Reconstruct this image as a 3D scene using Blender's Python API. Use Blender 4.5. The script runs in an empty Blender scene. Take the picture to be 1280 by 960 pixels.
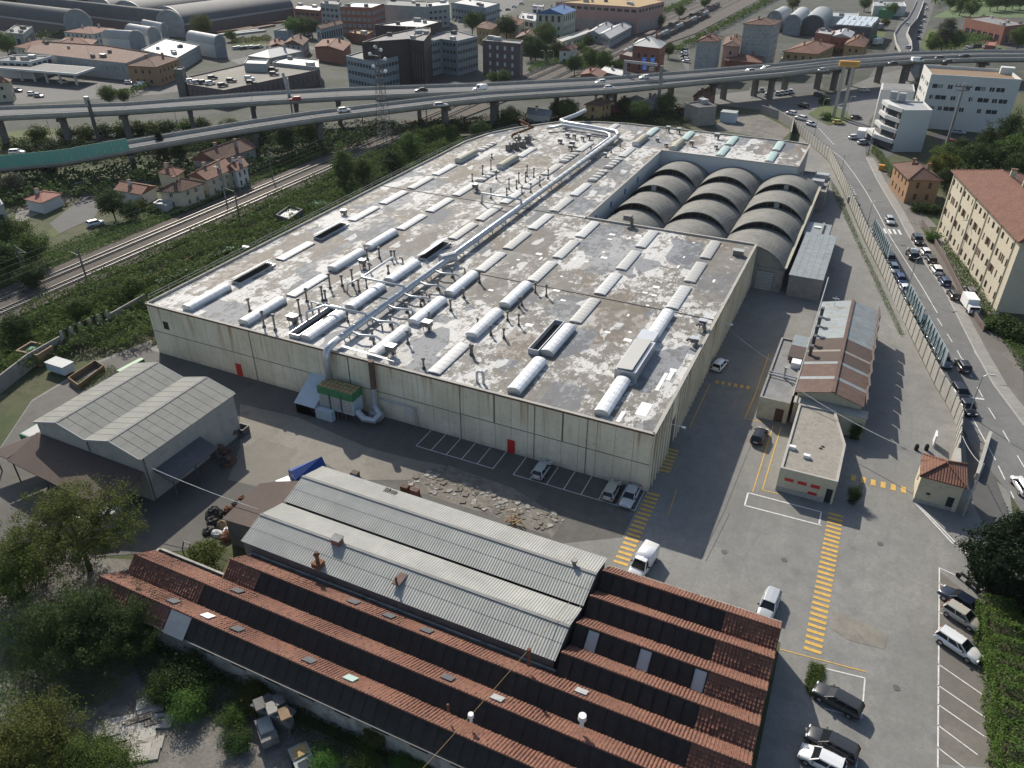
import bpy, math, random
import numpy as np
from mathutils import Vector, Matrix
random.seed(7); RNG = np.random.default_rng(11)
sc = bpy.context.scene; COL = sc.collection
R = math.radians; PI = math.pi

# ---------------------------------------------------------------- camera
cam_d = bpy.data.cameras.new('camera'); cam = bpy.data.objects.new('camera', cam_d); COL.objects.link(cam)
CAM = Vector((17.2077, -78.1145, 65.1316))
_yaw, _pit, _rol = -0.4378, 0.5584, 0.0021
_f = Vector((math.sin(_yaw)*math.cos(_pit), math.cos(_yaw)*math.cos(_pit), -math.sin(_pit)))
_r = Vector((math.cos(_yaw), -math.sin(_yaw), 0)); _u = _r.cross(_f)
_r2 = _r*math.cos(_rol)+_u*math.sin(_rol); _u2 = -_r*math.sin(_rol)+_u*math.cos(_rol)
cam.matrix_world = Matrix(((_r2.x, _u2.x, -_f.x, CAM.x), (_r2.y, _u2.y, -_f.y, CAM.y), (_r2.z, _u2.z, -_f.z, CAM.z), (0, 0, 0, 1)))
cam_d.sensor_width = 36; cam_d.lens = 27.345; cam_d.clip_start = 0.5; cam_d.clip_end = 6000
sc.camera = cam
# ---------------------------------------------------------------- sky, sun, exposure
SUN = Vector((-9.1, 8.9, 9.2)).normalized()
w = bpy.data.worlds.new('World'); sc.world = w; w.use_nodes = True
nt = w.node_tree; bg = nt.nodes['Background']
sky = nt.nodes.new('ShaderNodeTexSky'); sky.sky_type = 'NISHITA'; sky.sun_disc = False
sky.sun_elevation = math.asin(SUN.z); sky.sun_rotation = math.atan2(SUN.x, SUN.y)
sky.air_density = 1.1; sky.dust_density = 1.6; sky.ozone_density = 1.0
nt.links.new(sky.outputs[0], bg.inputs[0]); bg.inputs[1].default_value = 0.10
sl = bpy.data.lights.new('sun', 'SUN'); so = bpy.data.objects.new('sun', sl); COL.objects.link(so)
sl.energy = 4.4; sl.angle = R(0.55); sl.color = (1, 0.93, 0.82)
so.rotation_euler = SUN.to_track_quat('Z', 'Y').to_euler(); so.location = (-100, 100, 150)
sc.view_settings.view_transform = 'Standard'; sc.view_settings.look = 'None'
sc.view_settings.gamma = 1; sc.view_settings.use_curve_mapping = False; sc.view_settings.exposure = 0.52

# ---------------------------------------------------------------- mesh helpers
ORG = {}
class MB:
    def __init__(s): s.v = []; s.f = []; s.m = []; s.mi = 0
    def mat(s, i): s.mi = i; return s
    def add(s, vs, fs):
        b = len(s.v); s.v.extend([tuple(p) for p in vs])
        for f in fs: s.f.append(tuple(b+i for i in f)); s.m.append(s.mi)
        return s
    def box(s, x0, y0, z0, x1, y1, z1):
        return s.add([(x0,y0,z0),(x1,y0,z0),(x1,y1,z0),(x0,y1,z0),(x0,y0,z1),(x1,y0,z1),(x1,y1,z1),(x0,y1,z1)],
                     [(0,3,2,1),(4,5,6,7),(0,1,5,4),(1,2,6,5),(2,3,7,6),(3,0,4,7)])
    def obox(s, cx, cy, cz, lx, ly, lz, rz=0, tilt=0):
        c, n = math.cos(rz), math.sin(rz); P = []
        for dz in (-.5, .5):
            for dx, dy in ((-.5,-.5),(.5,-.5),(.5,.5),(-.5,.5)):
                x, y, z = dx*lx, dy*ly, dz*lz
                if tilt: x, z = x*math.cos(tilt)+z*math.sin(tilt), -x*math.sin(tilt)+z*math.cos(tilt)
                P.append((cx+c*x-n*y, cy+n*x+c*y, cz+z))
        return s.add(P, [(0,3,2,1),(4,5,6,7),(0,1,5,4),(1,2,6,5),(2,3,7,6),(3,0,4,7)])
    def prism(s, poly, z0, z1, bottom=True):
        n = len(poly); vs = [(p[0], p[1], z0) for p in poly]+[(p[0], p[1], z1) for p in poly]
        fs = [tuple(range(n, 2*n))]+[(i, (i+1) % n, n+(i+1) % n, n+i) for i in range(n)]
        if bottom: fs.append(tuple(range(n-1, -1, -1)))
        return s.add(vs, fs)
    def bar(s, a, b, wd, ht=None):
        ht = ht or wd; a = Vector(a); b = Vector(b); d = b-a
        side = d.cross(Vector((0,0,1)))
        if side.length < 1e-5: side = Vector((1,0,0))
        side.normalize(); up = side.cross(d).normalized(); side *= wd/2; up *= ht/2
        vs = [a-side-up, a+side-up, a+side+up, a-side+up, b-side-up, b+side-up, b+side+up, b-side+up]
        return s.add(vs, [(0,1,2,3),(7,6,5,4),(0,4,5,1),(1,5,6,2),(2,6,7,3),(3,7,4,0)])
    def tube(s, path, r, n=8, cap=True):
        path = [Vector(p) for p in path]; rs = r if isinstance(r, (list, tuple)) else [r]*len(path)
        rings = []; prev = None
        for i, p in enumerate(path):
            if i == 0: d = path[1]-p
            elif i == len(path)-1: d = p-path[i-1]
            else: d = (path[i+1]-p).normalized()+(p-path[i-1]).normalized()
            d.normalize()
            ref = prev if prev is not None else (Vector((0,0,1)) if abs(d.z) < .9 else Vector((1,0,0)))
            a = d.cross(ref)
            if a.length < 1e-4: a = d.cross(Vector((.3,1,.2)))
            a.normalize(); b = a.cross(d); prev = b
            k = 1.0
            if 0 < i < len(path)-1:
                cs = max(.35, (path[i+1]-p).normalized().dot(d)); k = 1/cs
            rings.append([p+(a*math.cos(t)+b*math.sin(t))*rs[i] for t in (2*PI*j/n for j in range(n))])
        vs = [q for g in rings for q in g]; fs = []
        for i in range(len(path)-1):
            for j in range(n):
                fs.append((i*n+j, (i+1)*n+j, (i+1)*n+(j+1) % n, i*n+(j+1) % n))
        if cap:
            fs.append(tuple(range(n))); m = (len(path)-1)*n; fs.append(tuple(m+j for j in range(n-1, -1, -1)))
        return s.add(vs, fs)
    def cyl(s, x, y, z0, z1, r, n=10, r2=None):
        return s.tube([(x,y,z0),(x,y,z1)], [r, r if r2 is None else r2], n)
    def mesh(s, name, mats, smooth=False, c=(0,0,0)):
        me = bpy.data.meshes.new(name)
        me.from_pydata([(x-c[0], y-c[1], z-c[2]) for x, y, z in s.v], [], s.f)
        for m in (mats if isinstance(mats, (list, tuple)) else [mats]): me.materials.append(MAT[m])
        if any(s.m): me.polygons.foreach_set('material_index', s.m)
        if smooth: me.polygons.foreach_set('use_smooth', [True]*len(s.f))
        me.update(); return me
    def build(s, name, mats, parent=None, smooth=False):
        if not s.v: return None
        a = np.array(s.v); lo, hi = a.min(0), a.max(0); c = ((lo[0]+hi[0])/2, (lo[1]+hi[1])/2, lo[2])
        return link(name, s.mesh(name, mats, smooth, c), parent, c)
def link(name, me, parent=None, at=(0,0,0), rz=0):
    o = bpy.data.objects.new(name, me); COL.objects.link(o)
    put(o, parent, at, rz); return o
def put(o, parent, at, rz=0):
    p = ORG.get(parent.name, (0,0,0)) if parent else (0,0,0)
    o.parent = parent; o.location = (at[0]-p[0], at[1]-p[1], at[2]-p[2]); o.rotation_euler = (0,0,rz)
    ORG[o.name] = tuple(at)
def tag(o, label, cat, group=None):
    o['label'] = label; o['category'] = cat
    if group: o['group'] = group
    return o
def thing(name, label, cat, loc=(0,0,0), group=None):
    o = bpy.data.objects.new(name, None); o.empty_display_size = .3; COL.objects.link(o)
    put(o, None, loc); return tag(o, label, cat, group)
def struct(mb, name, mats, parent=None):
    o = mb.build(name, mats, parent)
    if not parent: o['kind'] = 'structure'
    return o
def stuff(o): o['kind'] = 'stuff'; return o
def copy_tree(o, parent=None):
    c = o.copy(); COL.objects.link(c); c.parent = parent
    for ch in o.children: copy_tree(ch, c)
    return c
def V2(a, b): return Vector((b[0]-a[0], b[1]-a[1]))
def ccw(p):
    p = [tuple(q[:2]) for q in p]
    a = sum(p[i][0]*p[(i+1) % len(p)][1]-p[(i+1) % len(p)][0]*p[i][1] for i in range(len(p)))
    return p if a > 0 else p[::-1]
def inset(p, d):
    n = len(p); o = []
    for i in range(n):
        a, b, c = Vector(p[i-1]), Vector(p[i]), Vector(p[(i+1) % n])
        e1 = (b-a).normalized(); e2 = (c-b).normalized(); n1 = Vector((-e1.y, e1.x)); n2 = Vector((-e2.y, e2.x))
        m = n1+n2; k = max(.3, m.dot(n1)); o.append(tuple(b+m*(d/k)))
    return o
def para(a, b, c): return [a, b, c, (a[0]+c[0]-b[0], a[1]+c[1]-b[1])]
def rect(cx, cy, lx, ly, rz=0):
    c, s = math.cos(rz), math.sin(rz)
    return [(cx+c*x-s*y, cy+s*x+c*y) for x, y in ((-lx/2,-ly/2),(lx/2,-ly/2),(lx/2,ly/2),(-lx/2,ly/2))]

# ---------------------------------------------------------------- materials
MAT = {}
class NB:
    def __init__(s, name):
        m = bpy.data.materials.new(name); m.use_nodes = True; s.m = m; s.t = m.node_tree; s.p = s.t.nodes['Principled BSDF']; MAT[name] = m
        s.pos = s.t.nodes.new('ShaderNodeNewGeometry').outputs['Position']
    def n(s, ty, **kw):
        o = s.t.nodes.new(ty)
        for k, v in kw.items():
            if k[0] == '_': setattr(o, k[1:], v)
            else: o.inputs[k].default_value = v
        return o
    def l(s, a, b): s.t.links.new(a, b)
    def obj(s): s.pos = s.n('ShaderNodeTexCoord').outputs['Object']
    def map(s, sc=(1,1,1), rot=(0,0,0), loc=(0,0,0)):
        m = s.n('ShaderNodeMapping'); m.inputs['Scale'].default_value = sc; m.inputs['Rotation'].default_value = rot; m.inputs['Location'].default_value = loc
        s.l(s.pos, m.inputs['Vector']); return m.outputs[0]
    def noise(s, scale, detail=4, rough=.6, vec=None, dist=0):
        o = s.n('ShaderNodeTexNoise', Scale=scale, Detail=detail, Roughness=rough, Distortion=dist); s.l(vec or s.pos, o.inputs['Vector']); return o.outputs[0]
    def ramp(s, fac, stops, interp='LINEAR'):
        o = s.n('ShaderNodeValToRGB'); r = o.color_ramp; r.interpolation = interp
        while len(r.elements) < len(stops): r.elements.new(.5)
        for e, (p, c) in zip(r.elements, stops):
            e.position = p; e.color = (c, c, c, 1) if isinstance(c, (int, float)) else (*c, 1)
        s.l(fac, o.inputs[0]); return o.outputs[0]
    def mix(s, fac, a, b, mode='MIX'):
        o = s.n('ShaderNodeMix', _data_type='RGBA', _blend_type=mode)
        for sock, v in ((o.inputs[0], fac), (o.inputs[6], a), (o.inputs[7], b)):
            if isinstance(v, (int, float)): sock.default_value = v
            elif isinstance(v, tuple): sock.default_value = (*v, 1)
            else: s.l(v, sock)
        return o.outputs[2]
    def math(s, op, a, b=0.0):
        o = s.n('ShaderNodeMath', _operation=op)
        for i, v in enumerate((a, b)):
            if isinstance(v, (int, float)): o.inputs[i].default_value = v
            else: s.l(v, o.inputs[i])
        return o.outputs[0]
    def xyz(s, vec=None):
        o = s.n('ShaderNodeSeparateXYZ'); s.l(vec or s.pos, o.inputs[0]); return o.outputs
    def bump(s, h, st=.3, d=.05):
        o = s.n('ShaderNodeBump', Strength=st, Distance=d); s.l(h, o.inputs['Height']); s.l(o.outputs[0], s.p.inputs['Normal'])
    def out(s, col, rough=.8, metal=0):
        if isinstance(col, tuple): s.p.inputs['Base Color'].default_value = (*col, 1)
        else: s.l(col, s.p.inputs['Base Color'])
        if isinstance(rough, (int, float)): s.p.inputs['Roughness'].default_value = rough
        else: s.l(rough, s.p.inputs['Roughness'])
        s.p.inputs['Metallic'].default_value = metal; s.p.inputs['Specular IOR Level'].default_value = .35
def sc3(c, k): return tuple(min(1, x*k) for x in c)
def plain(name, c, rough=.8, var=.25, s=.6, metal=0, dirt=None, bump=0, obj=False):
    b = NB(name)
    if obj: b.obj()
    f = b.noise(s, 5, .65); g = b.noise(s*9, 3, .6)
    col = b.mix(b.ramp(f, [(.3, 0), (.7, 1)]), sc3(c, 1-var), sc3(c, 1+var))
    col = b.mix(b.ramp(g, [(.35, 0), (.7, 1)]), col, sc3(c, 1-var*.8))
    if dirt: col = b.mix(b.ramp(b.noise(s*2.3, 6, .7), [(.5, 0), (.72, 1)]), col, dirt)
    b.out(col, rough, metal)
    if bump: b.bump(g, bump)
    return b
plain('white_paint', (.72,.72,.70), .5, .10, 1.5)
plain('road_white', (.62,.62,.60), .7, .22, 2.0, dirt=(.3,.3,.29))
plain('road_yellow', (.58,.36,.08), .75, .25, 2.0, dirt=(.25,.19,.10))
b = NB('skylight_white'); oi = b.n('ShaderNodeObjectInfo'); col = b.mix(b.math('MULTIPLY', oi.outputs['Random'], .5), (.72,.74,.76), (.50,.49,.45)); b.out(b.mix(b.ramp(b.noise(.9, 5, .7), [(.45, 0), (.75, .5)]), col, (.33,.32,.30)), .4)
b = NB('skylight_grey'); oi = b.n('ShaderNodeObjectInfo'); col = b.mix(b.math('MULTIPLY', oi.outputs['Random'], .75), (.45,.46,.46), (.30,.295,.27)); b.out(b.mix(b.ramp(b.noise(.9, 5, .7), [(.45, 0), (.75, .5)]), col, (.33,.32,.30)), .5)
plain('skylight_green', (.36,.47,.43), .4, .12, .8)
plain('skylight_beige', (.36,.34,.26), .7, .15, .8)
plain('steel', (.42,.43,.44), .45, .2, 1.2, .35, dirt=(.22,.19,.16))
plain('galvanised', (.50,.52,.54), .38, .15, 1.0, .5)
plain('dark_steel', (.10,.10,.10), .6, .3, 1.5, .2)
plain('flue_steel', (.20,.19,.18), .55, .3, 1.5, .35, dirt=(.12,.07,.04))
plain('rust', (.17,.075,.04), .9, .35, 1.3, dirt=(.08,.04,.03))
plain('copper_rust', (.125,.080,.064), .85, .35, .9)
plain('concrete', (.26,.25,.23), .9, .2, .35, dirt=(.16,.155,.14), bump=.2)
plain('concrete_dark', (.15,.145,.135), .9, .25, .35, dirt=(.08,.08,.075), bump=.2)
plain('concrete_light', (.36,.345,.31), .9, .15, .35, dirt=(.26,.25,.23))
plain('vault_concrete', (.185,.182,.165), .9, .25, .25, dirt=(.10,.098,.09), bump=.2)
plain('cream', (.50,.45,.33), .85, .1, .4, dirt=(.36,.32,.24))
plain('cream_yellow', (.49,.44,.345), .85, .08, .3, dirt=(.42,.37,.27))
plain('ochre', (.36,.25,.12), .85, .12, .3)
plain('orange_wall', (.30,.185,.105), .85, .12, .3)
plain('white_wall', (.52,.52,.50), .7, .06, .2, dirt=(.5,.5,.48))
plain('grey_wall', (.30,.31,.30), .8, .12, .25, dirt=(.2,.2,.2))
plain('bluegrey_wall', (.24,.28,.30), .7, .12, .25)
plain('brown_wall', (.13,.10,.095), .8, .15, .3)
plain('dark_brown', (.050,.038,.036), .7, .2, .3)
plain('pink_wall', (.36,.22,.19), .8, .12, .25)
plain('brick_red', (.26,.11,.08), .85, .2, .4)
plain('green_wall', (.36,.38,.32), .85, .1, .2)
plain('red_paint', (.50,.03,.025), .5, .1, 1)
plain('grey_roof', (.20,.20,.195), .85, .2, .18, dirt=(.12,.12,.12))
plain('light_roof', (.33,.34,.34), .6, .15, .2, dirt=(.3,.3,.3))
plain('dark_roof', (.085,.09,.095), .8, .25, .2)
plain('brown_roof', (.085,.062,.052), .85, .2, .3)
plain('bluegrey_roof', (.22,.25,.26), .55, .2, .3, dirt=(.15,.14,.12))
plain('glass', (.035,.045,.055), .12, .3, .5)
plain('glass_dirty', (.026,.021,.018), .8, .5, .7, dirt=(.04,.034,.03))
plain('glass_pale', (.22,.25,.27), .25, .3, .5)
plain('shutter_brown', (.10,.055,.035), .7, .2, 1)
plain('shutter_white', (.55,.56,.55), .7, .1, 1)
plain('black', (.018,.018,.018), .7, .3, 1)
plain('tarp_blue', (.012,.05,.22), .5, .25, .8)
plain('tarp_green', (.05,.19,.08), .5, .25, 1.2)
plain('netting_green', (.03,.15,.09), .7, .3, .8)
plain('awning_green', (.14,.36,.29), .5, .08, .3)
plain('bin_teal', (.10,.18,.18), .45, .2, 1)
plain('orange_plastic', (.60,.16,.02), .6, .2, 1)
plain('sign_blue', (.02,.14,.50), .4, .05, 1)
plain('sign_orange', (.55,.26,.04), .5, .1, 1)
plain('wood', (.22,.15,.09), .85, .3, 1)
plain('blue_paint', (.05,.13,.30), .5, .2, 1)
plain('pale_blue', (.44,.50,.54), .5, .15, .8)
plain('bark', (.055,.042,.032), .95, .35, 2, obj=True, bump=.4)
plain('tyre', (.015,.015,.016), .8, .2, 2, obj=True)
plain('rim', (.35,.36,.37), .35, .1, 2, .6, obj=True)
plain('car_glass', (.012,.015,.018), .08, .1, 2, obj=True)
plain('lamp_white', (.75,.76,.75), .2, .05, 2, obj=True)
plain('lamp_red', (.30,.01,.01), .25, .1, 2, obj=True)
plain('trim', (.03,.03,.032), .6, .1, 2, obj=True)
plain('rubble', (.17,.155,.13), .95, .35, .9, dirt=(.16,.13,.10), bump=.5)
plain('stone_white', (.30,.285,.255), .9, .25, 1.2)
plain('ballast', (.085,.072,.060), .95, .35, 1.5, dirt=(.06,.05,.045), bump=.5)
plain('rail_steel', (.30,.28,.26), .3, .15, 1.5, .7)
plain('hay', (.34,.24,.11), .9, .25, .8)
plain('gravel', (.20,.185,.165), .95, .3, .5, dirt=(.12,.11,.095), bump=.4)
plain('roof_gravel', (.27,.25,.215), .95, .18, .8, dirt=(.17,.155,.13), bump=.4)
plain('kerb', (.34,.33,.31), .9, .15, .8)
plain('pavement', (.25,.24,.22), .9, .2, .4, dirt=(.17,.165,.155))
# car paint takes the object's own colour
b = NB('car_paint'); oi = b.n('ShaderNodeObjectInfo'); b.out(oi.outputs['Color'], .28, .25)
b.p.inputs['Coat Weight'].default_value = .6; b.p.inputs['Coat Roughness'].default_value = .06

def asphalt(name, c, crack=.5, patch=.35, s=.05):
    b = NB(name)
    big = b.noise(s, 5, .6); mid = b.noise(.45, 5, .7); fine = b.noise(9, 2, .6)
    col = b.mix(b.ramp(big, [(.32, 0), (.68, 1)]), sc3(c, .80), sc3(c, 1.18))
    col = b.mix(b.ramp(mid, [(.42, 0), (.75, 1)]), col, sc3(c, .72))
    v = b.n('ShaderNodeTexVoronoi', _distance='CHEBYCHEV', Scale=.12); b.l(b.map((1,.7,0)), v.inputs['Vector'])
    vs = b.xyz(v.outputs['Color'])[0]
    col = b.mix(b.math('MULTIPLY', b.ramp(vs, [(.70, 0), (.73, 1)], 'CONSTANT'), patch*.6), col, sc3(c, 1.25))
    col = b.mix(b.math('MULTIPLY', b.ramp(vs, [(0, 1), (.16, 0)], 'CONSTANT'), patch*.7), col, sc3(c, .68))
    e = b.n('ShaderNodeTexVoronoi', _feature='DISTANCE_TO_EDGE', Scale=.11)
    wv = b.n('ShaderNodeVectorMath', _operation='ADD'); nz = b.n('ShaderNodeTexNoise', Scale=.5, Detail=5)
    b.l(b.pos, nz.inputs['Vector']); b.l(b.pos, wv.inputs[0]); b.l(nz.outputs['Color'], wv.inputs[1]); b.l(wv.outputs[0], e.inputs['Vector'])
    ck = b.math('MULTIPLY', b.ramp(e.outputs['Distance'], [(.003, 1), (.010, 0)]), b.ramp(b.noise(.09, 3, .6), [(.52, 0), (.66, crack*.8)]))
    col = b.mix(ck, col, sc3(c, .5))
    oil = b.n('ShaderNodeTexVoronoi', Scale=.16); b.l(wv.outputs[0], oil.inputs['Vector']); col = b.mix(b.ramp(oil.outputs['Distance'], [(.05, .5), (.16, 0)]), col, sc3(c, .5))
    trk = b.noise(1.0, 3, .5, b.map((.9, .05, 1), rot=(0,0,.12))); col = b.mix(b.ramp(trk, [(.5, 0), (.75, .28)]), col, sc3(c, .66))
    st = b.ramp(b.noise(.22, 6, .75, dist=.6), [(.63, 0), (.70, .6)])
    col = b.mix(st, col, sc3(c, .55))
    col = b.mix(b.ramp(b.noise(2.1, 5, .75), [(.36, .32), (.58, 0)]), col, sc3(c, .55))
    col = b.mix(b.ramp(b.noise(1.3, 6, .8), [(.58, 0), (.76, .35)]), col, sc3(c, 1.3))
    col = b.mix(b.ramp(fine, [(.3, .4), (.7, 0)]), col, sc3(c, .5))
    b.out(col, .88); b.bump(fine, .15, .02)
asphalt('asphalt', (.215,.212,.198))
asphalt('road_asphalt', (.165,.165,.160), .4, .2)
asphalt('parking_worn', (.17,.158,.140), .8, .5)
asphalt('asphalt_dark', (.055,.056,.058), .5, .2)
asphalt('city_asphalt', (.105,.105,.103), .2, .3, .02)
asphalt('concrete_pad', (.215,.20,.17), .9, .6)
asphalt('asphalt_mid', (.115,.11,.10), .8, .5)  # darker, more cracked asphalt for the left part of the yard
asphalt('deck_asphalt', (.11,.115,.12), .2, .15)

def ground_mat(name, cols, s1=.03, s2=.3, rough=.95):
    b = NB(name)
    f = b.noise(s1, 6, .65); g = b.noise(s2, 6, .7); h = b.noise(3.5, 4, .7)
    col = b.mix(b.ramp(f, [(.42, 0), (.58, 1)]), cols[0], cols[1])
    col = b.mix(b.ramp(g, [(.45, 0), (.65, 1)]), col, cols[2])
    col = b.mix(b.ramp(h, [(.4, 0), (.75, .5)]), col, sc3(cols[0], .4))
    b.out(col, rough); b.bump(h, .6, .12)
ground_mat('earth_green', ((.050,.070,.022), (.085,.080,.045), (.038,.05,.018)))
ground_mat('grass', ((.075,.105,.028), (.055,.080,.022), (.10,.105,.04)), .05, .4)
ground_mat('city_ground', ((.055,.057,.053), (.030,.043,.021), (.078,.078,.072)), .025, .09)
ground_mat('dirt', ((.155,.145,.128), (.11,.10,.085), (.20,.19,.17)), .12, .5)
ground_mat('rubble_ground', ((.17,.155,.13), (.115,.105,.09), (.22,.205,.18)), .15, .9)
ground_mat('field', ((.09,.14,.05), (.075,.12,.04), (.10,.14,.055)), .01, .1)

def leaf_mat(name, c, c2, dark=.55):
    b = NB(name); b.obj()
    f = b.noise(.55, 3, .6); g = b.noise(4.0, 2, .6); oi = b.n('ShaderNodeObjectInfo')
    col = b.mix(b.ramp(f, [(.35, 0), (.65, 1)]), c, c2)
    col = b.mix(b.ramp(g, [(.35, 0), (.7, 1)]), col, sc3(c, dark))
    hs = b.n('ShaderNodeHueSaturation'); b.l(col, hs.inputs['Color'])
    b.l(b.math('ADD', b.math('MULTIPLY', oi.outputs['Random'], .4), .8), hs.inputs['Value'])
    b.l(b.math('ADD', b.math('MULTIPLY', oi.outputs['Random'], .03), .485), hs.inputs['Hue'])
    b.out(hs.outputs[0], .75); b.p.inputs['Specular IOR Level'].default_value = .12
    tr = b.n('ShaderNodeBsdfTranslucent'); b.l(hs.outputs[0], tr.inputs['Color'])
    ms = b.n('ShaderNodeMixShader'); ms.inputs[0].default_value = .28
    b.l(b.p.outputs[0], ms.inputs[1]); b.l(tr.outputs[0], ms.inputs[2])
    b.l(ms.outputs[0], b.t.nodes['Material Output'].inputs['Surface'])
leaf_mat('leaf_mid', (.075,.125,.028), (.12,.175,.04))
leaf_mat('leaf_dark', (.044,.078,.023), (.068,.105,.03))
leaf_mat('leaf_olive', (.085,.105,.024), (.13,.135,.035))
leaf_mat('leaf_bright', (.12,.155,.022), (.16,.17,.03))
leaf_mat('leaf_silver', (.085,.105,.070), (.11,.125,.085))
leaf_mat('leaf_conifer', (.016,.034,.016), (.028,.048,.022))
leaf_mat('leaf_hedge', (.075,.155,.03), (.13,.21,.045))

# worn membrane of the factory roof: felt sheets, flaking silver paint, dark damp repairs
b = NB('roof_membrane')
grit = b.noise(2.6, 6, .85, b.map((1.2,.8,1))); big = b.noise(.05, 3, .6); mid = b.noise(.30, 5, .7); fl = b.noise(1.05, 6, .78, b.map((1.35,.7,1)), .3)
def cells(scale, sx, sy, loc=(0,0,0)):
    v = b.n('ShaderNodeTexVoronoi', _distance='CHEBYCHEV', Scale=scale, Randomness=.9)
    b.l(b.map((sx, sy, 0), loc=loc), v.inputs['Vector']); return b.xyz(v.outputs['Color'])
c1 = cells(1.15, 1.0, .8); c2 = cells(.55, 1.4, .6, (3.3,7.1,0)); c3 = cells(.13, 1.5, .8, (1.7,2.9,0))
xx = b.xyz()
strip = b.n('ShaderNodeTexNoise', Scale=.5, Detail=2, _noise_dimensions='1D'); b.l(b.math('SNAP', xx[0], 1.05), strip.inputs['W'])
col = b.mix(b.ramp(mid, [(.32, 0), (.70, 1)]), (.125,.115,.10), (.215,.205,.185))
col = b.mix(b.math('MULTIPLY', b.ramp(strip.outputs[0], [(.4, 0), (.6, 1)]), .4), col, (.115,.105,.09))
col = b.mix(b.ramp(c3[0], [(.72, 0), (.74, .7)], 'CONSTANT'), col, (.095,.105,.12))
col = b.mix(b.ramp(c3[1], [(.78, 0), (.80, .5)], 'CONSTANT'), col, (.13,.105,.08))
sil = b.math('ADD', b.math('MULTIPLY', b.math('SUBTRACT', big, .5), 1.5), fl)
sil = b.math('ADD', sil, b.math('MULTIPLY', b.math('SUBTRACT', c1[1], .5), .26))
sil = b.math('ADD', sil, b.math('MULTIPLY', b.math('SUBTRACT', grit, .5), .8))
sil = b.math('ADD', sil, b.math('MULTIPLY', b.math('SUBTRACT', mid, .5), .5))
sil = b.math('ADD', sil, b.math('MULTIPLY', b.math('SUBTRACT', strip.outputs[0], .5), .35))
front = b.ramp(b.math('MULTIPLY', xx[1], .01), [(.02, .12), (.24, 0)]); sil = b.math('ADD', sil, front)
wear = b.ramp(sil, [(.52, 0), (.64, 1)])
col = b.mix(b.math('MULTIPLY', wear, .88), col, (.52,.515,.50))
dk = b.ramp(b.math('ADD', c3[0], b.math('MULTIPLY', b.math('SUBTRACT', grit, .5), .25)), [(.68, 0), (.74, .72)])
col = b.mix(dk, col, (.092,.105,.125))
col = b.mix(b.ramp(b.math('ADD', c3[1], b.math('MULTIPLY', b.math('SUBTRACT', grit, .5), .3)), [(.74, 0), (.82, .6)]), col, (.135,.108,.08))
col = b.mix(b.ramp(c2[2], [(.955, 0), (.96, .8)], 'CONSTANT'), col, (.50,.50,.49))
col = b.mix(b.ramp(c1[0], [(.07, .55), (.08, 0)], 'CONSTANT'), col, (.09,.085,.078))
col = b.mix(b.ramp(grit, [(.32, .9), (.45, 0)]), col, (.05,.047,.042))
seam = b.math('FRACT', b.math('MULTIPLY', xx[0], 1/1.05)); col = b.mix(b.ramp(seam, [(.0, .5), (.06, 0)]), col, (.085,.08,.072))
b.out(col, .75); b.bump(b.math('ADD', grit, b.math('MULTIPLY', c1[0], .4)), .5, .06)

# precast facade panels: cream grey with dirt runs and rust streaks from the parapet
b = NB('facade_panel')
z = b.xyz()[2]
st = b.noise(1.0, 4, .6, b.map((1.6, 1.6, .10))); st2 = b.noise(1.0, 3, .6, b.map((.7, .7, .05), loc=(5,3,1)))
col = b.mix(b.ramp(b.noise(.16, 5, .65), [(.32, 0), (.68, 1)]), (.56,.49,.36), (.76,.69,.54))
col = b.mix(b.ramp(st, [(.45, 0), (.78, .38)]), col, (.46,.39,.28))
top = b.ramp(b.math('MULTIPLY', z, .1), [(.35, 0), (.92, 1)])
col = b.mix(b.math('MULTIPLY', b.ramp(st2, [(.56, 0), (.66, .85)]), top), col, (.30,.17,.07))
col = b.mix(b.ramp(b.noise(1.4, 5, .7), [(.58, 0), (.72, .6)]), col, (.36,.26,.15))
base = b.ramp(b.math('MULTIPLY', z, .1), [(.0, .55), (.10, 0)]); col = b.mix(b.math('MULTIPLY', base, b.ramp(b.noise(.8, 4, .7), [(.35, 0), (.6, 1)])), col, (.26,.23,.18)); b.out(col, .85); b.bump(b.noise(6, 3, .6), .1, .02)

# clay tiles: rolls down the slope, courses across, mottled reds
def tile_mat(name, c1_, c2_, c3_, ax=0, pitch=.32):
    b = NB(name); p = b.xyz(); a = p[ax]; y = p[1-ax]
    roll = b.math('ABSOLUTE', b.math('SINE', b.math('MULTIPLY', a, PI/pitch)))
    crs = b.math('FRACT', b.math('MULTIPLY', y, 1/.30))
    cell = b.n('ShaderNodeTexWhiteNoise', _noise_dimensions='2D'); cv = b.n('ShaderNodeCombineXYZ')
    b.l(b.math('FLOOR', b.math('MULTIPLY', a, 1/pitch)), cv.inputs[0]); b.l(b.math('FLOOR', b.math('MULTIPLY', y, 1/.30)), cv.inputs[1]); b.l(cv.outputs[0], cell.inputs['Vector'])
    col = b.mix(b.ramp(b.noise(.5, 5, .7), [(.35, 0), (.65, 1)]), c1_, c2_)
    col = b.mix(b.ramp(cell.outputs[0], [(.55, 0), (1, .8)]), col, c3_)
    col = b.mix(b.ramp(b.noise(2.5, 4, .7), [(.58, 0), (.75, .55)]), col, (.07,.06,.045))
    h = b.math('ADD', roll, b.math('MULTIPLY', crs, -.5))
    b.out(col, .85); b.bump(h, .9, .07)
tile_mat('clay_tile', (.150,.066,.044), (.195,.092,.062), (.105,.055,.04))
tile_mat('clay_tile_y', (.15,.068,.046), (.195,.095,.065), (.11,.058,.042), 1)
tile_mat('clay_dark', (.12,.065,.048), (.16,.085,.06), (.09,.055,.042), 1)
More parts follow.
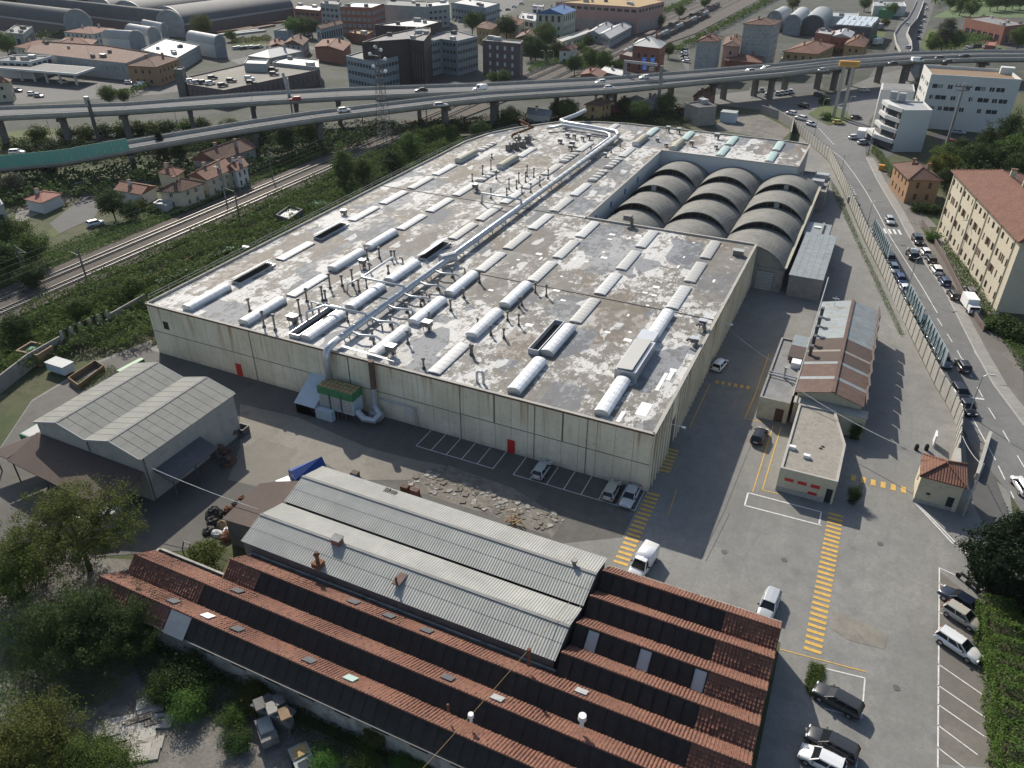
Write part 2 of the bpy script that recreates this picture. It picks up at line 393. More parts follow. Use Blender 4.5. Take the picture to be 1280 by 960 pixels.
b = NB('corrugated'); col = b.mix(b.ramp(b.noise(.3, 6, .7), [(.35, 0), (.68, 1)]), (.26,.265,.245), (.34,.34,.315))
col = b.mix(b.ramp(b.noise(1.0, 5, .7, b.map((3, .4, 1))), [(.55, 0), (.75, .6)]), col, (.24,.235,.21)); b.out(col, .8)
b = NB('shed_panel'); oi = b.n('ShaderNodeObjectInfo')
col = b.mix(b.ramp(b.noise(.4, 6, .7), [(.35, 0), (.7, 1)]), (.155,.16,.145), (.22,.215,.19)); col = b.mix(b.math('MULTIPLY', oi.outputs['Random'], .35), col, (.17,.18,.175)); b.out(col, .8)
b = NB('stone_wall'); col = b.mix(b.ramp(b.noise(.8, 6, .75), [(.38, 0), (.62, 1)]), (.20,.185,.16), (.42,.40,.36)); b.out(b.mix(b.ramp(b.noise(.4, 5, .8), [(.55,0),(.7,1)]), col, (.10,.085,.07)), .95); b.bump(b.noise(3, 4, .7), .5, .1)

# ================================================================ the ground
def sheet(name, mat, poly, z): return struct(MB().add([(p[0], p[1], z) for p in ccw(poly)], [tuple(range(len(poly)))]), name, mat)
sheet('ground', 'earth_green', [(-2500,-900),(2500,-900),(2500,3500),(-2500,3500)], 0)
sheet('city_ground', 'city_ground', [(-330,20),(-232,72),(-105,160),(-45,218),(40,300),(300,300),(1200,700),(1200,3000),(-2200,3000),(-2200,-200)], .02)
sheet('far_field', 'field', [(28.58,537.73),(82.12,563.85), (260,700), (420,1500), (150,1200)], .05)
YARD = [(-84.35,-29.44),(-91.29,-19.2),(-92.15,-6.77),(-89.57,2.65), (-87.5,0), (-86.5,95), (-70,143), (-5,150), (-7.1,193.26),(4.57,166.89),(10.46,141.93),(18.68,105.04),(23.58,85.7),(29.68,59.74),(33.36,44.85),(37.33,32.06),(37.99,25.31), (42.5,20), (43,-60), (20,-60), (19.5,-17.5), (-40,-17.5), (-45,-33), (-60,-42), (-100,-40)]
sheet('yard', 'asphalt', YARD, .03)
sheet('left_yard', 'asphalt_mid', [(-84.0,-29.69),(-90.89,-19.5),(-91.5,-7.33),(-88.9,2.02), (-87,.0), (-46,-.1), (-30,-.1), (-.2,-.1), (-.2,-9.5), (-12,-17.4), (-40,-17.4), (-45,-33), (-60,-42), (-100,-40)], .034)
sheet('dirt_lot', 'dirt', [(-110,-75),(19,-75),(19,-46),(-46,-46),(-47,-36),(-60,-41),(-90,-38),(-110,-36)], .025)
sheet('rubble_ground', 'rubble_ground', [(-29.64,-9.52),(-25.96,-6.25),(-16.13,-6.82),(-7.71,-9.64),(-7.85,-13.16),(-17.77,-12.76),(-27.01,-12.85)], .042)
sheet('concrete_pad', 'concrete_pad', [(-61.84,-6.5),(-51.63,-5.71),(-37.99,-7.55),(-30.52,-7.04),(-25.88,-6.41),(-29.23,-11.19),(-35.91,-14.35),(-42.37,-12.63),(-45.3,-20.59),(-50.69,-21.32),(-54.13,-15.17)], .038)
ROAD = [(38.47,28.57),(37.54,32.38),(35.92,37.78),(33.58,45.48),(29.92,60.5),(26.98,72.36),(23.83,86.69),(18.93,106.23),(10.71,143.53),(4.6,168.72),(-6.91,201.28),(-13.88,213.74),(-23.95,224.87),(-38.71,226.32),(-51.42,235.35),(-29.4,265.76),(-4.6,264.22),(5.83,304.68),(14.82,337.84),(25.21,351.82),(25.26,317.93),(14.41,257.7),(11.66,223.44),(12.48,194.0),(14.21,176.06),(18.65,153.44),(24.75,126.96),(27.11,115.06),(31.59,95.78),(35.05,83.99),(39.67,59.46),(42.05,48.43),(45.49,37.69), (57,5), (78,-70), (66,-70), (48,2), (43,18)]
sheet('road', 'road_asphalt', ROAD, .045)
sheet('back_street', 'city_asphalt', [(-279.6,110.84),(-268.38,122.08),(-241.51,150.49),(-236.31,166.35),(-250.68,181.27),(-281.39,162.7),(-310.0,143.37),(-323.55,142.42)], .05)
sheet('avenue', 'city_asphalt', [(-215.67,348.15),(-211.24,364.61),(-229.96,448.71),(-250.91,514.63),(-280.66,500.01),(-248.77,420.46),(-231.38,362.24)], .05)
sheet('far_road', 'city_asphalt', [(5.83,304.68),(10.03,395.05),(9.76,495.02),(8.27,641.95),(30.28,652.76),(26.66,503.25),(24.21,401.91),(25.21,351.82)], .055)
sheet('lane', 'city_asphalt', [(-147.78,30.85),(-149.46,41.66),(-155.82,49.46),(-156.73,60.86),(-160.48,76.95),(-167.44,67.94),(-167.89,54.1),(-161.8,45.95),(-155.34,34.09)], .05)
sheet('forecourt', 'gravel', [(-162.16,29.68),(-164.45,40.79),(-164.91,48.5),(-169.04,51.4),(-171.85,46.57),(-171.17,37.59)], .045)
sheet('lawn', 'grass', [(-148.32,24.15),(-158.25,43.73),(-158.13,49.03),(-153.82,45.84),(-146.88,29.09)], .04)
sheet('lawn', 'grass', [(-134.93,17.7),(-141.22,35.08),(-138.32,39.28),(-129.04,35.42),(-131.74,24.94)], .04)
sheet('meadow', 'grass', [(-214.6,64.15),(-224.04,87.4),(-218.22,94.57),(-234.79,95.81),(-243.35,84.8)], .04)
sheet('traffic_island', 'grass', [(-8.7,225.35),(-0.44,211.49),(6.47,223.48),(2.56,237.57),(-5.48,245.19)], .16)
sheet('verge', 'grass', [(24.21,401.91),(26.91,484.09),(65.31,421.79),(56.42,385.89),(31.79,384.09)], .06)
sheet('lawn', 'grass', [(-302.6,258.05),(-300.37,280.46),(-280.51,260.1),(-286.56,246.07)], .06)
sheet('parking_bays', 'parking_worn', [(34.12,0.83),(37.56,-2.32),(38.54,-11.39),(38.82,-18.2),(39.22,-23.24),(34.23,-25.18)], .040)
sheet('kerbside_strip', 'parking_worn', [(27.07,116.16),(29.88,119.79),(32.18,111.99),(35.82,95.05),(39.09,82.31),(42.22,71.67),(46.86,60.17),(45.47,37.46),(42.05,48.43),(39.67,59.46),(35.05,83.99),(31.59,95.78)], .035)
sheet('apartment_path', 'pavement', [(32.62,117.67),(34.29,120.73),(44.29,77.25),(42.38,75.62),(37.82,89.87)], .04)
sheet('kerbside_strip', 'parking_worn', [(13.93,176.86),(17.05,184.07),(22.82,164.31),(29.61,133.08),(33.61,121.56),(29.88,119.79),(27.07,116.16),(24.35,128.03),(18.45,153.34)], .033)
sheet('gate_apron', 'city_asphalt', [(37.51,30.64),(38.35,31.68),(39.13,30.55),(41.04,21.98),(43.39,8.33),(42.7,-1.4),(40.33,6.89),(37.79,16.86)], .039)
sheet('terrace_forecourt', 'city_asphalt', [(6.28,213.5),(11.24,225.76),(21.89,186.38),(18.87,175.52),(13.76,182.5)], .036)
# pavement with kerb on the far side of the road
m = MB()
KERB = [(14.21,176.06),(18.65,153.44),(24.75,126.96),(27.11,115.06),(31.59,95.78),(35.05,83.99),(39.67,59.46),(42.05,48.43),(45.49,37.69)]
for a, b in zip(KERB, KERB[1:]):
    d = V2(a, b).normalized(); n = Vector((d.y, -d.x))
    if n.x < 0: n = -n
    q = [a, b, (b[0]+n.x*1.9, b[1]+n.y*1.9), (a[0]+n.x*1.9, a[1]+n.y*1.9)]
    m.mat(0).prism(ccw(q), .0, .14); k = [a, b, (b[0]-n.x*.2, b[1]-n.y*.2), (a[0]-n.x*.2, a[1]-n.y*.2)]
    m.mat(1).prism(ccw(k), .0, .17)
struct(m, 'pavement', ['pavement', 'kerb'])
# painted lines
def line(m, pts, wd, z): 
    for a, b in zip(pts, pts[1:]):
        d = V2(a, b); 
        if d.length < 1e-3: continue
        d.normalize(); n = Vector((-d.y, d.x))*wd/2
        m.add([(a[0]+n.x,a[1]+n.y,z),(a[0]-n.x,a[1]-n.y,z),(b[0]-n.x,b[1]-n.y,z),(b[0]+n.x,b[1]+n.y,z)], [(0,1,2,3)])
def dashed(m, pts, wd, z, on, off):
    t = 0
    for a, b in zip(pts, pts[1:]):
        L = V2(a, b).length; d = V2(a, b)/L; s = -t
        while s < L:
            p, q = max(0, s), min(L, s+on)
            if q > p: line(m, [(a[0]+d.x*p, a[1]+d.y*p), (a[0]+d.x*q, a[1]+d.y*q)], wd, z)
            s += on+off
        t = (L+t) % (on+off)
m = MB(); YARD_Z = .055
xs = [-0.34-2.4*k for k in range(8)]
for x in xs: line(m, [(x,-.15),(x,-4.3)], .12, YARD_Z)
line(m, [(xs[-1]-.06,-4.3),(.0-.28,-4.3)], .12, YARD_Z)
line(m, [(-32.2,-4.3),(-20.1,-4.3)], .12, YARD_Z)
for k in range(6): line(m, [(-32.15+2.4*k,-.15),(-32.15+2.4*k,-4.3)], .12, YARD_Z)
struct(m, 'parking_bay_lines', 'road_white')
m = MB()
line(m, [(21.16,2.87),(11.96,2.59),(11.87,5.29)], .2, YARD_Z); line(m, [(11.87,5.29),(20.87,5.43),(20.9,2.86)], .2, YARD_Z)
line(m, [(31.42,12.37),(35.75,6.21)], .18, YARD_Z); line(m, [(31.57,12.54),(37.73,4.22)], .16, YARD_Z)
line(m, [(34.28,1.19),(34.23,-25.59)], .14, YARD_Z); line(m, [(34.28,1.19),(36.42,0.55)], .14, YARD_Z)
for a in ((1173,729,1212,750),(1173,753,1222,778),(1172,775,1224,802),(1172,800,1228,830),(1172,832,1230,868),(1171,856,1231,892),(1171,880,1232,918),(1171,906,1233,945),(1171,934,1215,962)):
    pass
struct(m, 'yard_lines', 'road_white')
m = MB()
for a, b in (((34.21,-1.43), (37.31,-2.69)), ((34.22,-6.01), (37.95,-7.23)), ((34.16,-10.16), (38.09,-12.14)), ((34.18,-13.45), (38.24,-15.61)), ((34.12,-16.17), (38.22,-18.2)), ((34.13,-18.52), (38.2,-20.48)), ((34.14,-20.95), (37.47,-22.72)), ((34.15,-23.43), (36.96,-24.96))):
    line(m, [a, b], .12, YARD_Z)
line(m, [(23.76,-18.88),(27.69,-18.38),(27.76,-23.22),(24.45,-23.65)], .14, YARD_Z); line(m, [(27.7,-26.99),(27.7,-28.66)], .14, YARD_Z)
struct(m, 'bay_lines', 'road_white')
m = MB()
line(m, [(19.57,-18.38),(27.7,-17.55)], .12, .06); line(m, [(12.29,22.01),(12.38,5.66)], .14, .06); line(m, [(13.37,22.28),(13.43,6.66),(15.5,6.69)], .14, .06)
line(m, [(8.1,43.41),(8.36,29.85),(8.18,22.23),(10.61,22.41)], .14, .06); line(m, [(1.33,29.73),(1.38,16.45)], .14, .06)
line(m, [(3.37,2.02),(3.71,-3.44)], .1, .06)
struct(m, 'yellow_lines', 'road_yellow')
def zebra(name, a, b, wd, on, off, mat='road_yellow', z=.062):
    m = MB(); L = V2(a, b).length; d = V2(a, b)/L; n = Vector((-d.y, d.x))*wd/2; s = 0
    while s+on <= L+.05:
        p = Vector(a)+d*s; q = p+d*on
        m.add([(p.x+n.x,p.y+n.y,z),(p.x-n.x,p.y-n.y,z),(q.x-n.x,q.y-n.y,z),(q.x+n.x,q.y+n.y,z)], [(0,1,2,3)]); s += on+off
    struct(m, name, mat)
zebra('yellow_crossing', (22.6,5.8), (22.6,-17.5), 1.75, .42, .42)
zebra('yellow_crossing', (0.87,-0.04), (0.97,-13.96), 1.7, .42, .42)
zebra('yellow_crossing', (0.7,10.32), (0.86,4.88), 1.5, .42, .42)
zebra('yellow_crossing', (1.97,30.69), (7.98,31.21), 1.0, .5, .45)
zebra('yellow_crossing', (23.62,14.36), (30.35,14.52), 1.3, .6, .62)
zebra('white_crossing', (19.27,112.78), (26.61,114.36), 3.2, .5, .55, 'road_white')
m = MB()
dashed(m, [(2.27,183.54),(8.01,171.37),(12.26,157.5),(16.23,143.03),(20.58,125.13),(23.83,110.25),(27.59,96.32),(30.86,84.17),(33.75,72.45)], .15, .062, 40, 0)
dashed(m, [(33.78,69.97),(36.47,60.08),(38.83,49.84),(40.89,40.85),(42.48,35.09),(44.6,26.61)], .15, .062, 3, 3)
dashed(m, [(38.5,37.21),(41.18,26.73)], .15, .062, 40, 0); dashed(m, [(41.46,25.47),(42.9,18.7)], .15, .062, 3, 2.5)
line(m, [(38.06,42.73),(40.41,43.22)], .45, .062); line(m, [(39.5,59.33),(42.66,46.07),(45.41,38.05)], .14, .062)
line(m, [(17.24,162.21),(22.46,138.99)], .12, .062)
dashed(m, [(3.88,187.18),(-4.23,210.03)], .3, .062, 1.2, 1.2)
struct(m, 'road_lines', 'road_white')

# ================================================================ the main factory
HF = 9.16; RZ = 8.92
fac = thing('factory', 'huge flat roofed cream factory hall with skylights and flues on its patched roof', 'factory', (-42, 60, 0))
OUT = [(-85,0),(0,0),(0,68.5),(-34.57,68.5),(-34.57,124.5),(0,124.5),(0,147),(-5.6,148.2),(-52,148),(-60,146),(-70,141.5),(-78,131),(-83,121),(-85,110)]
m = MB()
m.add([(x,y,RZ) for x,y in [(-85,0),(0,0),(0,68.5),(-34.57,68.5),(-85,68.5)]], [(0,1,2,3,4)])
m.add([(x,y,RZ) for x,y in [(-85,68.5),(-34.57,68.5),(-34.57,124.5),(0,124.5),(0,147),(-5.6,148.2),(-52,148),(-60,146),(-70,141.5),(-78,131),(-83,121),(-85,110)]], [tuple(range(12))])
m.build('roof', 'roof_membrane', fac)
# walls: real panels on the two sides one sees, plain walls elsewhere
m = MB(); IN = inset(OUT, .25)
for i in range(len(OUT)):
    a, b = OUT[i], OUT[(i+1) % len(OUT)]; a2, b2 = IN[i], IN[(i+1) % len(OUT)]
    m.add([(*a,0),(*b,0),(*b,HF-.02),(*a,HF-.02),(*a2,HF-.02),(*b2,HF-.02),(*a2,RZ-.3),(*b2,RZ-.3)], [(0,1,2,3),(3,2,5,4),(4,5,7,6)])
wall = m.build('wall', 'concrete_light', fac)
def panel(wd, z0, z1, rib):
    m = MB(); m.box(-wd/2+.022, -.06, z0, wd/2-.022, .0, z1)
    if rib: m.box(wd/2-.40, -.26, z0, wd/2-.06, -.06, z1); m.mat(1).box(wd/2-.60, -.075, z0, wd/2-.40, -.06, z1); m.mat(0)
    return m
pw = 85/70*1.0; low = panel(2.43, .05, 4.28, False).mesh('lower_panel', 'facade_panel'); up = panel(2.43, 4.36, 8.95, False).mesh('upper_panel', 'facade_panel')
for k in range(35):
    x = -85+2.4286*(k+.5)
    for me, nm in ((low, 'lower_panel'), (up, 'upper_panel')):
        link(nm, me, fac, (x, -.004-random.random()*.03, 0))
rib = panel(1.49, .05, 8.95, True).mesh('ribbed_panel', ['facade_panel','concrete_dark'])
for k in range(46):
    if k in (6,7): continue
    link('ribbed_panel', rib, fac, (.004, .75+1.489*k, 0), PI/2)
m = MB(); m.box(.01,8.95,5.2,.13,11.9,8.95); m.mat(1).box(.02,9.0,.05,.06,11.85,5.1); m.build('loading_door', ['facade_panel','dark_steel'], fac)
# coping with rusty flashing
m = MB()
for i in range(len(OUT)):
    a, b = OUT[i], OUT[(i+1) % len(OUT)]; d = V2(a,b).normalized(); n = Vector((d.y,-d.x))
    p = (Vector(a)+Vector(b))/2+n*.02
    m.obox(p.x, p.y, HF+.05, V2(a,b).length+.18, .42, .10, math.atan2(d.y,d.x))
m.build('coping', 'concrete_light', fac)
m = MB(); m.box(-85.2,-.17,8.9,.1,-.10,9.04); m.box(-85.2,-.20,9.04,.1,-.17,9.10); m.build('gutter', 'rust', fac)
m = MB(); m.box(-85.05,-.13,4.28,-.1,-.064,4.36); m.build('string_course', 'concrete_dark', fac)
for y0, x0, x1 in ((68.5,-84.8,-34.6),(34.1,-42.5,-.3),(33.9,-84.8,-50)):
    if y0 == 33.9: continue
    m = MB(); m.box(x0,y0-.10,RZ+.0,x1,y0+.10,RZ+.10); m.build('expansion_joint', 'dark_steel', fac)
# doors, downpipes and fixtures on the front
def wbox(name, x0, x1, z0, z1, mat, d=.10): MB().box(x0,-.07-d,z0,x1,-.068,z1).build(name, mat, fac)
for x in ((-19.42,1.23)[0], (-67.42,0.69)[0]): wbox('door', x-.55, x+.55, .03, 2.25, 'red_paint')
wbox('window', -82.2, -81.1, 5.2, 6.6, 'glass_dirty', .04)
wbox('notice', -36.2, -35.2, 1.6, 2.6, 'shutter_white', .03)
for x in (-63.8, -27.2, -8.6, -16.0): MB().cyl(x, -.16, .1, 8.9, .05, 6).build('downpipe', 'flue_steel', fac)
for x in (-52.0, -45.6, -22, -12): MB().box(x-.09,-.085,4.4,x+.09,-.066,8.8).build('rust_strip', 'copper_rust', fac)
m = MB(); m.tube([(-40.6,-.2,3.4),(-36.0,-.25,3.45),(-34.4,-.25,3.4),(-34.2,-.25,.2)], .07, 6); m.tube([(-40.6,-.35,3.15),(-36.0,-.4,3.2),(-34.6,-.4,3.15),(-34.5,-.4,.2)], .06, 6)
m.build('pipe_run', 'galvanised', fac)
m = MB(); m.tube([(.1,6.4,6.7),(1.0,6.4,6.8),(2.2,6.4,6.8)], .04, 6); m.box(2.1,6.25,6.7,2.6,6.55,6.85); m.build('wall_lamp', 'white_paint', fac)
m = MB(); m.tube([(.1,38,6.7),(1.0,38,6.8),(1.7,38,6.8)], .04, 6); m.box(1.7,37.85,6.7,2.2,38.15,6.85); m.build('wall_lamp', 'white_paint', fac)
# ---- skylights: a regular grid of bays
XC = (-77.4,-65.75,-53.9,-42.1,-31.9,-19.65,-7.3); YS = [1.2,12.5,23.9,35.1,46.4,57.9,69.4,80.7,92.0,103.4,114.7,126.0,137.2]
def skylight_mesh(kind, L=9.1, W=1.9):
    m = MB(); hb = {'dome':.42,'flat':.12,'ladder':.15,'beige':.5,'green':.2,'low':.2}[kind]; hr = {'dome':.62,'flat':.2,'ladder':.22,'beige':.75,'green':.35,'low':.35}[kind]
    m.mat(1).box(-W/2,0,0,W/2,L,hb)
    n = 8; ov = .10; A = [(-(W/2+ov)*math.cos(PI*k/n), hb+hr*math.sin(PI*k/n)) for k in range(n+1)]
    segs = 8
    for s in range(segs):
        y0 = L*s/segs-.08+.03; y1 = L*(s+1)/segs-.08-.03
        vs = [(x,y0,z+.03) for x,z in A]+[(x,y1,z+.03) for x,z in A]
        m.mat(0 if (kind != 'ladder' or s % 2) else 2).add(vs, [(i,i+1,n+2+i,n+1+i) for i in range(n)]+[tuple(range(n+1))]+[tuple(range(2*n+1,n,-1))])
    m.mat(1).add([(x,-.1,z-.0) for x,z in A]+[(x,L-.05,z-.0) for x,z in A], [(i,i+1,n+2+i,n+1+i) for i in range(n)]+[tuple(range(n+1))]+[tuple(range(2*n+1,n,-1))])
    return m
SKM = {k: skylight_mesh(k).mesh('skylight', [a, 'galvanised', 'dark_roof']) for k, a in dict(dome='skylight_white',flat='skylight_grey',ladder='skylight_grey',beige='skylight_beige',green='skylight_green',low='skylight_white').items()}
GR = ["dwlwlw?","dd?","d"]
STATE = {  # rows from the front; columns from the left: d dome, f flat, l ladder, b beige, g green, o open, t tilted lid, . none
 0: 'dd d d f d d', 1: 'o f d d d o .', 2: 'f d d d d f d', 3: 'o d o f f f f', 4: 'f f f f f f f', 5: 'f f f f f f f',
 6: 'f f f f . . .', 7: 'f l f f . . .', 8: 'b b f l . . .', 9: 'l f l l . . .', 10: '. . f f . . .', 11: '. . . b b g g', 12: '. . f g g g g'}
for r, s in STATE.items():
    s = s.replace(' ', '')
    for c, ch in enumerate(s[:7]):
        if ch == '.': continue
        x, y = XC[c]-.03, YS[r]
        if ch == 'o':
            link('skylight', SKM['dome' if c in (5,) else 'flat'] if False else SKM['dome'], fac, (x, y, RZ)) if c == 5 else None
            if c != 5:   # lid standing open beside its kerb
                k = MB(); k.box(x-.95,y,RZ,x+.95,y+9.1,RZ+.35); k.mat(1).box(x-.8,y+.1,RZ+.35,x+.8,y+9,RZ+.36); k.build('skylight_kerb', ['galvanised','black'], fac)
                k = MB(); k.obox(x-.35,y+4.5,RZ+.95,2.0,9.1,.10,0,-.42); k.build('skylight_lid', 'skylight_white', fac)
            continue
        link('skylight', SKM[dict(d='dome',f='flat',l='ladder',b='beige',g='green')[ch]], fac, (x, y, RZ))
def trough(x0, y0, x1, y1, h):
    k = MB(); k.box(x0,y0,RZ,x1,y0+.1,RZ+h); k.box(x0,y1-.1,RZ,x1,y1,RZ+h); k.box(x0,y0+.1,RZ,x0+.1,y1-.1,RZ+h); k.box(x1-.1,y0+.1,RZ,x1,y1-.1,RZ+h)
    k.mat(1).box(x0+.1,y0+.1,RZ,x1-.1,y1-.1,RZ+.02); k.build('roof_trough', ['galvanised','black'], fac)
trough(-22.4,11.9,-20.75,22.0,.9); trough(-56.9,1.0,-55.0,11.6,.8)
# louvred box with a sheet lid near the right edge
k = MB(); k.box(-8.9,10.9,RZ,-5.9,20.4,RZ+1.5); k.mat(1).obox(-7.55,15.6,RZ+1.72,2.2,9.3,.12,0,-.08); k.build('roof_plenum', ['galvanised','skylight_grey'], fac)
k = MB(); k.box(-9.0,21.0,RZ,-6.4,24.0,RZ+1.3); k.build('roof_plenum', 'galvanised', fac)
# ---- flues
def flue(x, y, h, r=.14, cap=True, box=False):
    m = MB(); m.mat(0).cyl(x,y,RZ,RZ+h,r,8); m.mat(1).cyl(x,y,RZ,RZ+.35,r*1.9,8); m.mat(0)
    if h > 1.4: m.cyl(x,y,RZ+h*.55,RZ+h*.55+.1,r*1.25,8)
    if cap: m.cyl(x,y,RZ+h,RZ+h+.12,r*1.2,8,r*2.0); m.cyl(x,y,RZ+h+.12,RZ+h+.42,r*2.0,8,r*1.6); m.mat(1).cyl(x,y,RZ+h+.42,RZ+h+.46,r*1.3,8)
    if box: m.mat(0).box(x-.5,y-.4,RZ+h,x+.5,y+.4,RZ+h+.55)
    m.build('flue', ['flue_steel','dark_steel'], fac)
def gooseneck(x, y, h, dx, dy, r=.16):
    m = MB(); m.tube([(x,y,RZ),(x,y,RZ+h),(x+dx*.3,y+dy*.3,RZ+h+.35),(x+dx*.8,y+dy*.8,RZ+h+.35),(x+dx,y+dy,RZ+h)], r, 8); m.build('vent_bend', 'flue_steel', fac)
def fanbox(x, y, s=1.0, h=.9):
    m = MB()
    for a, c in ((-.4,-.3),(.4,-.3),(.4,.3),(-.4,.3)): m.box(x+a*s-.04,y+c*s-.04,RZ,x+a*s+.04,y+c*s+.04,RZ+h)
    m.mat(1).box(x-.55*s,y-.45*s,RZ+h,x+.55*s,y+.45*s,RZ+h+.65*s); m.mat(0).cyl(x+.25*s,y,RZ+h*.2,RZ+h,.22*s,8); m.mat(2).box(x-.6*s,y-.5*s,RZ+h+.65*s,x+.6*s,y+.5*s,RZ+h+.72*s)
    m.build('roof_fan', ['dark_steel','flue_steel','galvanised'], fac)
for p, h in zip([(-68.22,5.34),(-62.56,2.06),(-60.38,2.0),(-62.21,12.13),(-61.91,18.03),(-60.6,19.65),(-60.04,13.46),(-59.7,13.81),(-59.95,7.51), (-59.15,20.68),(-56.61,18.9),(-59.74,26.68),(-63.16,31.03),(-61.57,32.57),(-59.12,32.8),(-58.84,33.47),(-56.31,20.69),(-56.21,27.28),(-51.91,9.04),(-57.36,9.03),(-45.04,25.37),(-39.3,19.34),(-39.75,7.05),(-40.86,15.12),(-39.63,24.39),(-40.02,30.77),(-33.95,1.85),(-29.46,7.97),(-33.24,17.05),(-46.76,17.3),(-44.49,18.68)],
                [1.9,2.4,2.3,2.0,2.3,1.6,2.3,1.5,2.6, 2.6,1.9,1.3,1.8,1.7,1.5,1.3,1.2,1.3,1.2,1.5, 1.6,1.6,1.8,.9,1.3,1.9,1.3,1.4,.6,1.0,1.1]): flue(*p, h, .15 if h > 1.2 else .11)
for p, h in zip([(-29.6,20.17),(-27.26,19.32),(-29.78,25.96),(-29.88,25.0),(-29.73,31.32),(-27.5,30.77),(-29.74,14.64),(-27.58,14.61),(-39.95,30.8)], [1.2,1.6,1.2,1.4,1.4,1.7,1.3,1.3,1.6]): flue(*p, h, .12)
for p, h in zip([(-29.75,8.07),(-29.74,14.64),(-27.68,14.83)], [1.4,1.1,1.2]): flue(*p, h, .13)
for p, h in zip([(-67.55,86.18),(-67.39,90.29),(-71.81,99.61),(-63.08,84.41),(-57.03,78.66),(-55.68,74.64),(-55.71,79.88),(-57.09,84.1),(-55.91,85.29),(-57.24,89.12),(-55.56,89.28),(-51.79,84.16),(-52.05,89.66),(-51.69,78.84),(-53.09,77.02),(-57.94,71.3),(-67.39,80.45),(-45.93,117.31),(-45.65,123.83),(-50.94,115.7)], [1.9,2.2,.7,1.6,2.2,1.4,1.6,2.0,2.0,2.4,1.9,1.8,1.9,1.7,1.3,1.9,1.4,1.2,1.8,1.0]): flue(*p, h, .13)
for p in [(-58.8,4.94), (-59.15,4.77),(-40.02,2.97),(-39.29,11.99),(-61.77,27.55), (-63.46,74.41),(-61.51,120.4),(-56.23,114.75),(-59.43,125.67),(-56.83,125.19),(-46.18,113.34),(-61.99,127.08),(-57.48,119.0),(-55.89,127.36), (-81.06,48.81),(-64.13,76.07), (-1.32,30.33),(-1.2,25.13), (-38.33,144.43),(-35.13,143.81),(-28.62,132.78),(-24.07,142.86),(-22.11,133.03),(-34.52,129.0),(-38.12,133.13)]: fanbox(*p, random.choice((.8,1.0,1.2)), random.choice((.4,.7,.9)))
for p in [(-0.86,29.2), (-0.96,29.42),(-1.02,23.87)]: gooseneck(p[0]+.2, p[1]+.2, .8, -1.4, .2, .2)
for p in [(-44.18,33.34),(-44.29,21.24),(-44.29,15.8),(-45.53,9.03),(-44.25,4.67),(-56.6,32.62)]: gooseneck(*p, .55, -.7, .1, .14)
k = MB(); p = (-25.51,1.85); k.tube([(p[0],p[1],RZ),(p[0],p[1],RZ+1.5),(p[0]+.3,p[1],RZ+1.8),(p[0]+.7,p[1],RZ+1.8),(p[0]+1.0,p[1],RZ+1.5),(p[0]+1.0,p[1],RZ)], .2, 8); k.build('vent_bend', 'galvanised', fac)
for p in [(-2.16,62.2)]: 
    k = MB(); k.box(p[0]-.9,p[1]-.6,RZ,p[0]+.9,p[1]+.6,RZ+1.0); k.mat(1).box(p[0]-1,p[1]-.7,RZ+1.0,p[0]+1,p[1]+.7,RZ+1.08); k.build('roof_hatch', ['flue_steel','light_roof'], fac)
p = (-25.35,68.17); k = MB(); k.box(p[0]-1,p[1]-.6,RZ+1.2,p[0]+.6,p[1]+.6,RZ+2.2); k.cyl(p[0]+.7,p[1],RZ,RZ+1.6,.35,8); k.build('roof_fan', 'flue_steel', fac)
# ---- the big insulated duct, with its branches
DX = -48.5; DZ = RZ+1.15
duct = MB(); duct.tube([(DX,-1.15,5.0),(DX,-1.15,8.6),(DX,-.75,9.75),(DX,.3,DZ),(DX,2,DZ)], .55, 14); duct.tube([(DX,2,DZ),(DX,129,DZ)], .52, 14)
du = duct.build('main_duct', 'galvanised', fac, True)
k = MB()
for y in np.arange(3,128,3.0): k.tube([(DX,y,DZ),(DX,y+.10,DZ)], .55, 14)
for y in np.arange(4,128,6.0): k.box(DX-.6,y-.08,RZ,DX-.5,y+.08,DZ); k.box(DX+.5,y-.08,RZ,DX+.6,y+.08,DZ); k.box(DX-.6,y-.08,RZ+.45,DX+.6,y+.08,RZ+.55)
k.build('collar', 'steel', du)
def branch(pts, r=.22): MB().tube(pts, r, 8).build('branch_duct', 'galvanised', fac, True)
for y in (5.0, 10.0, 14.8, 19.6, 24.6, 29.8):
    branch([(DX,y,DZ),(DX+2.0,y-.5,DZ-.05),(DX+4.4,y+.2,DZ-.05),(DX+5.2,y+.3,DZ-.5),(DX+5.2,y+.3,RZ)], .2); flue(DX+3.2, y+1.0, 1.3, .18)
branch([(DX,9.5,DZ+.3),(DX-.2,9.4,DZ+.8),(DX-7.6,9.0,DZ+.8),(DX-8.8,6.0,DZ+.7),(DX-8.8,6.0,RZ)], .2)
branch([(DX-7.6,9,DZ+.8),(DX-10.5,9.4,DZ+.7),(DX-10.5,9.4,RZ)], .16)
branch([(DX,20.5,DZ+.3),(DX-.2,20.4,DZ+.8),(DX-8.4,20.4,DZ+.8),(DX-8.4,24,DZ+.8),(DX-8.4,30.0,DZ+.8),(DX-8.2,31.0,DZ)], .2)
branch([(DX-8.4,20.4,DZ+.8),(DX-9.6,18.0,DZ+.3),(DX-9.6,17.5,RZ)], .16)
branch([(DX,67,DZ+.2),(DX-.3,67,DZ+1.2),(DX-9.5,67.4,DZ+1.2),(DX-9.8,67.4,RZ)], .26)
k = MB(); k.tube([(DX-.9,34.0,DZ+.1),(DX+.6,36.6,DZ+.1)], .95, 12); k.build('duct_fan', 'steel', fac); 
a0 = (DX,129,DZ)
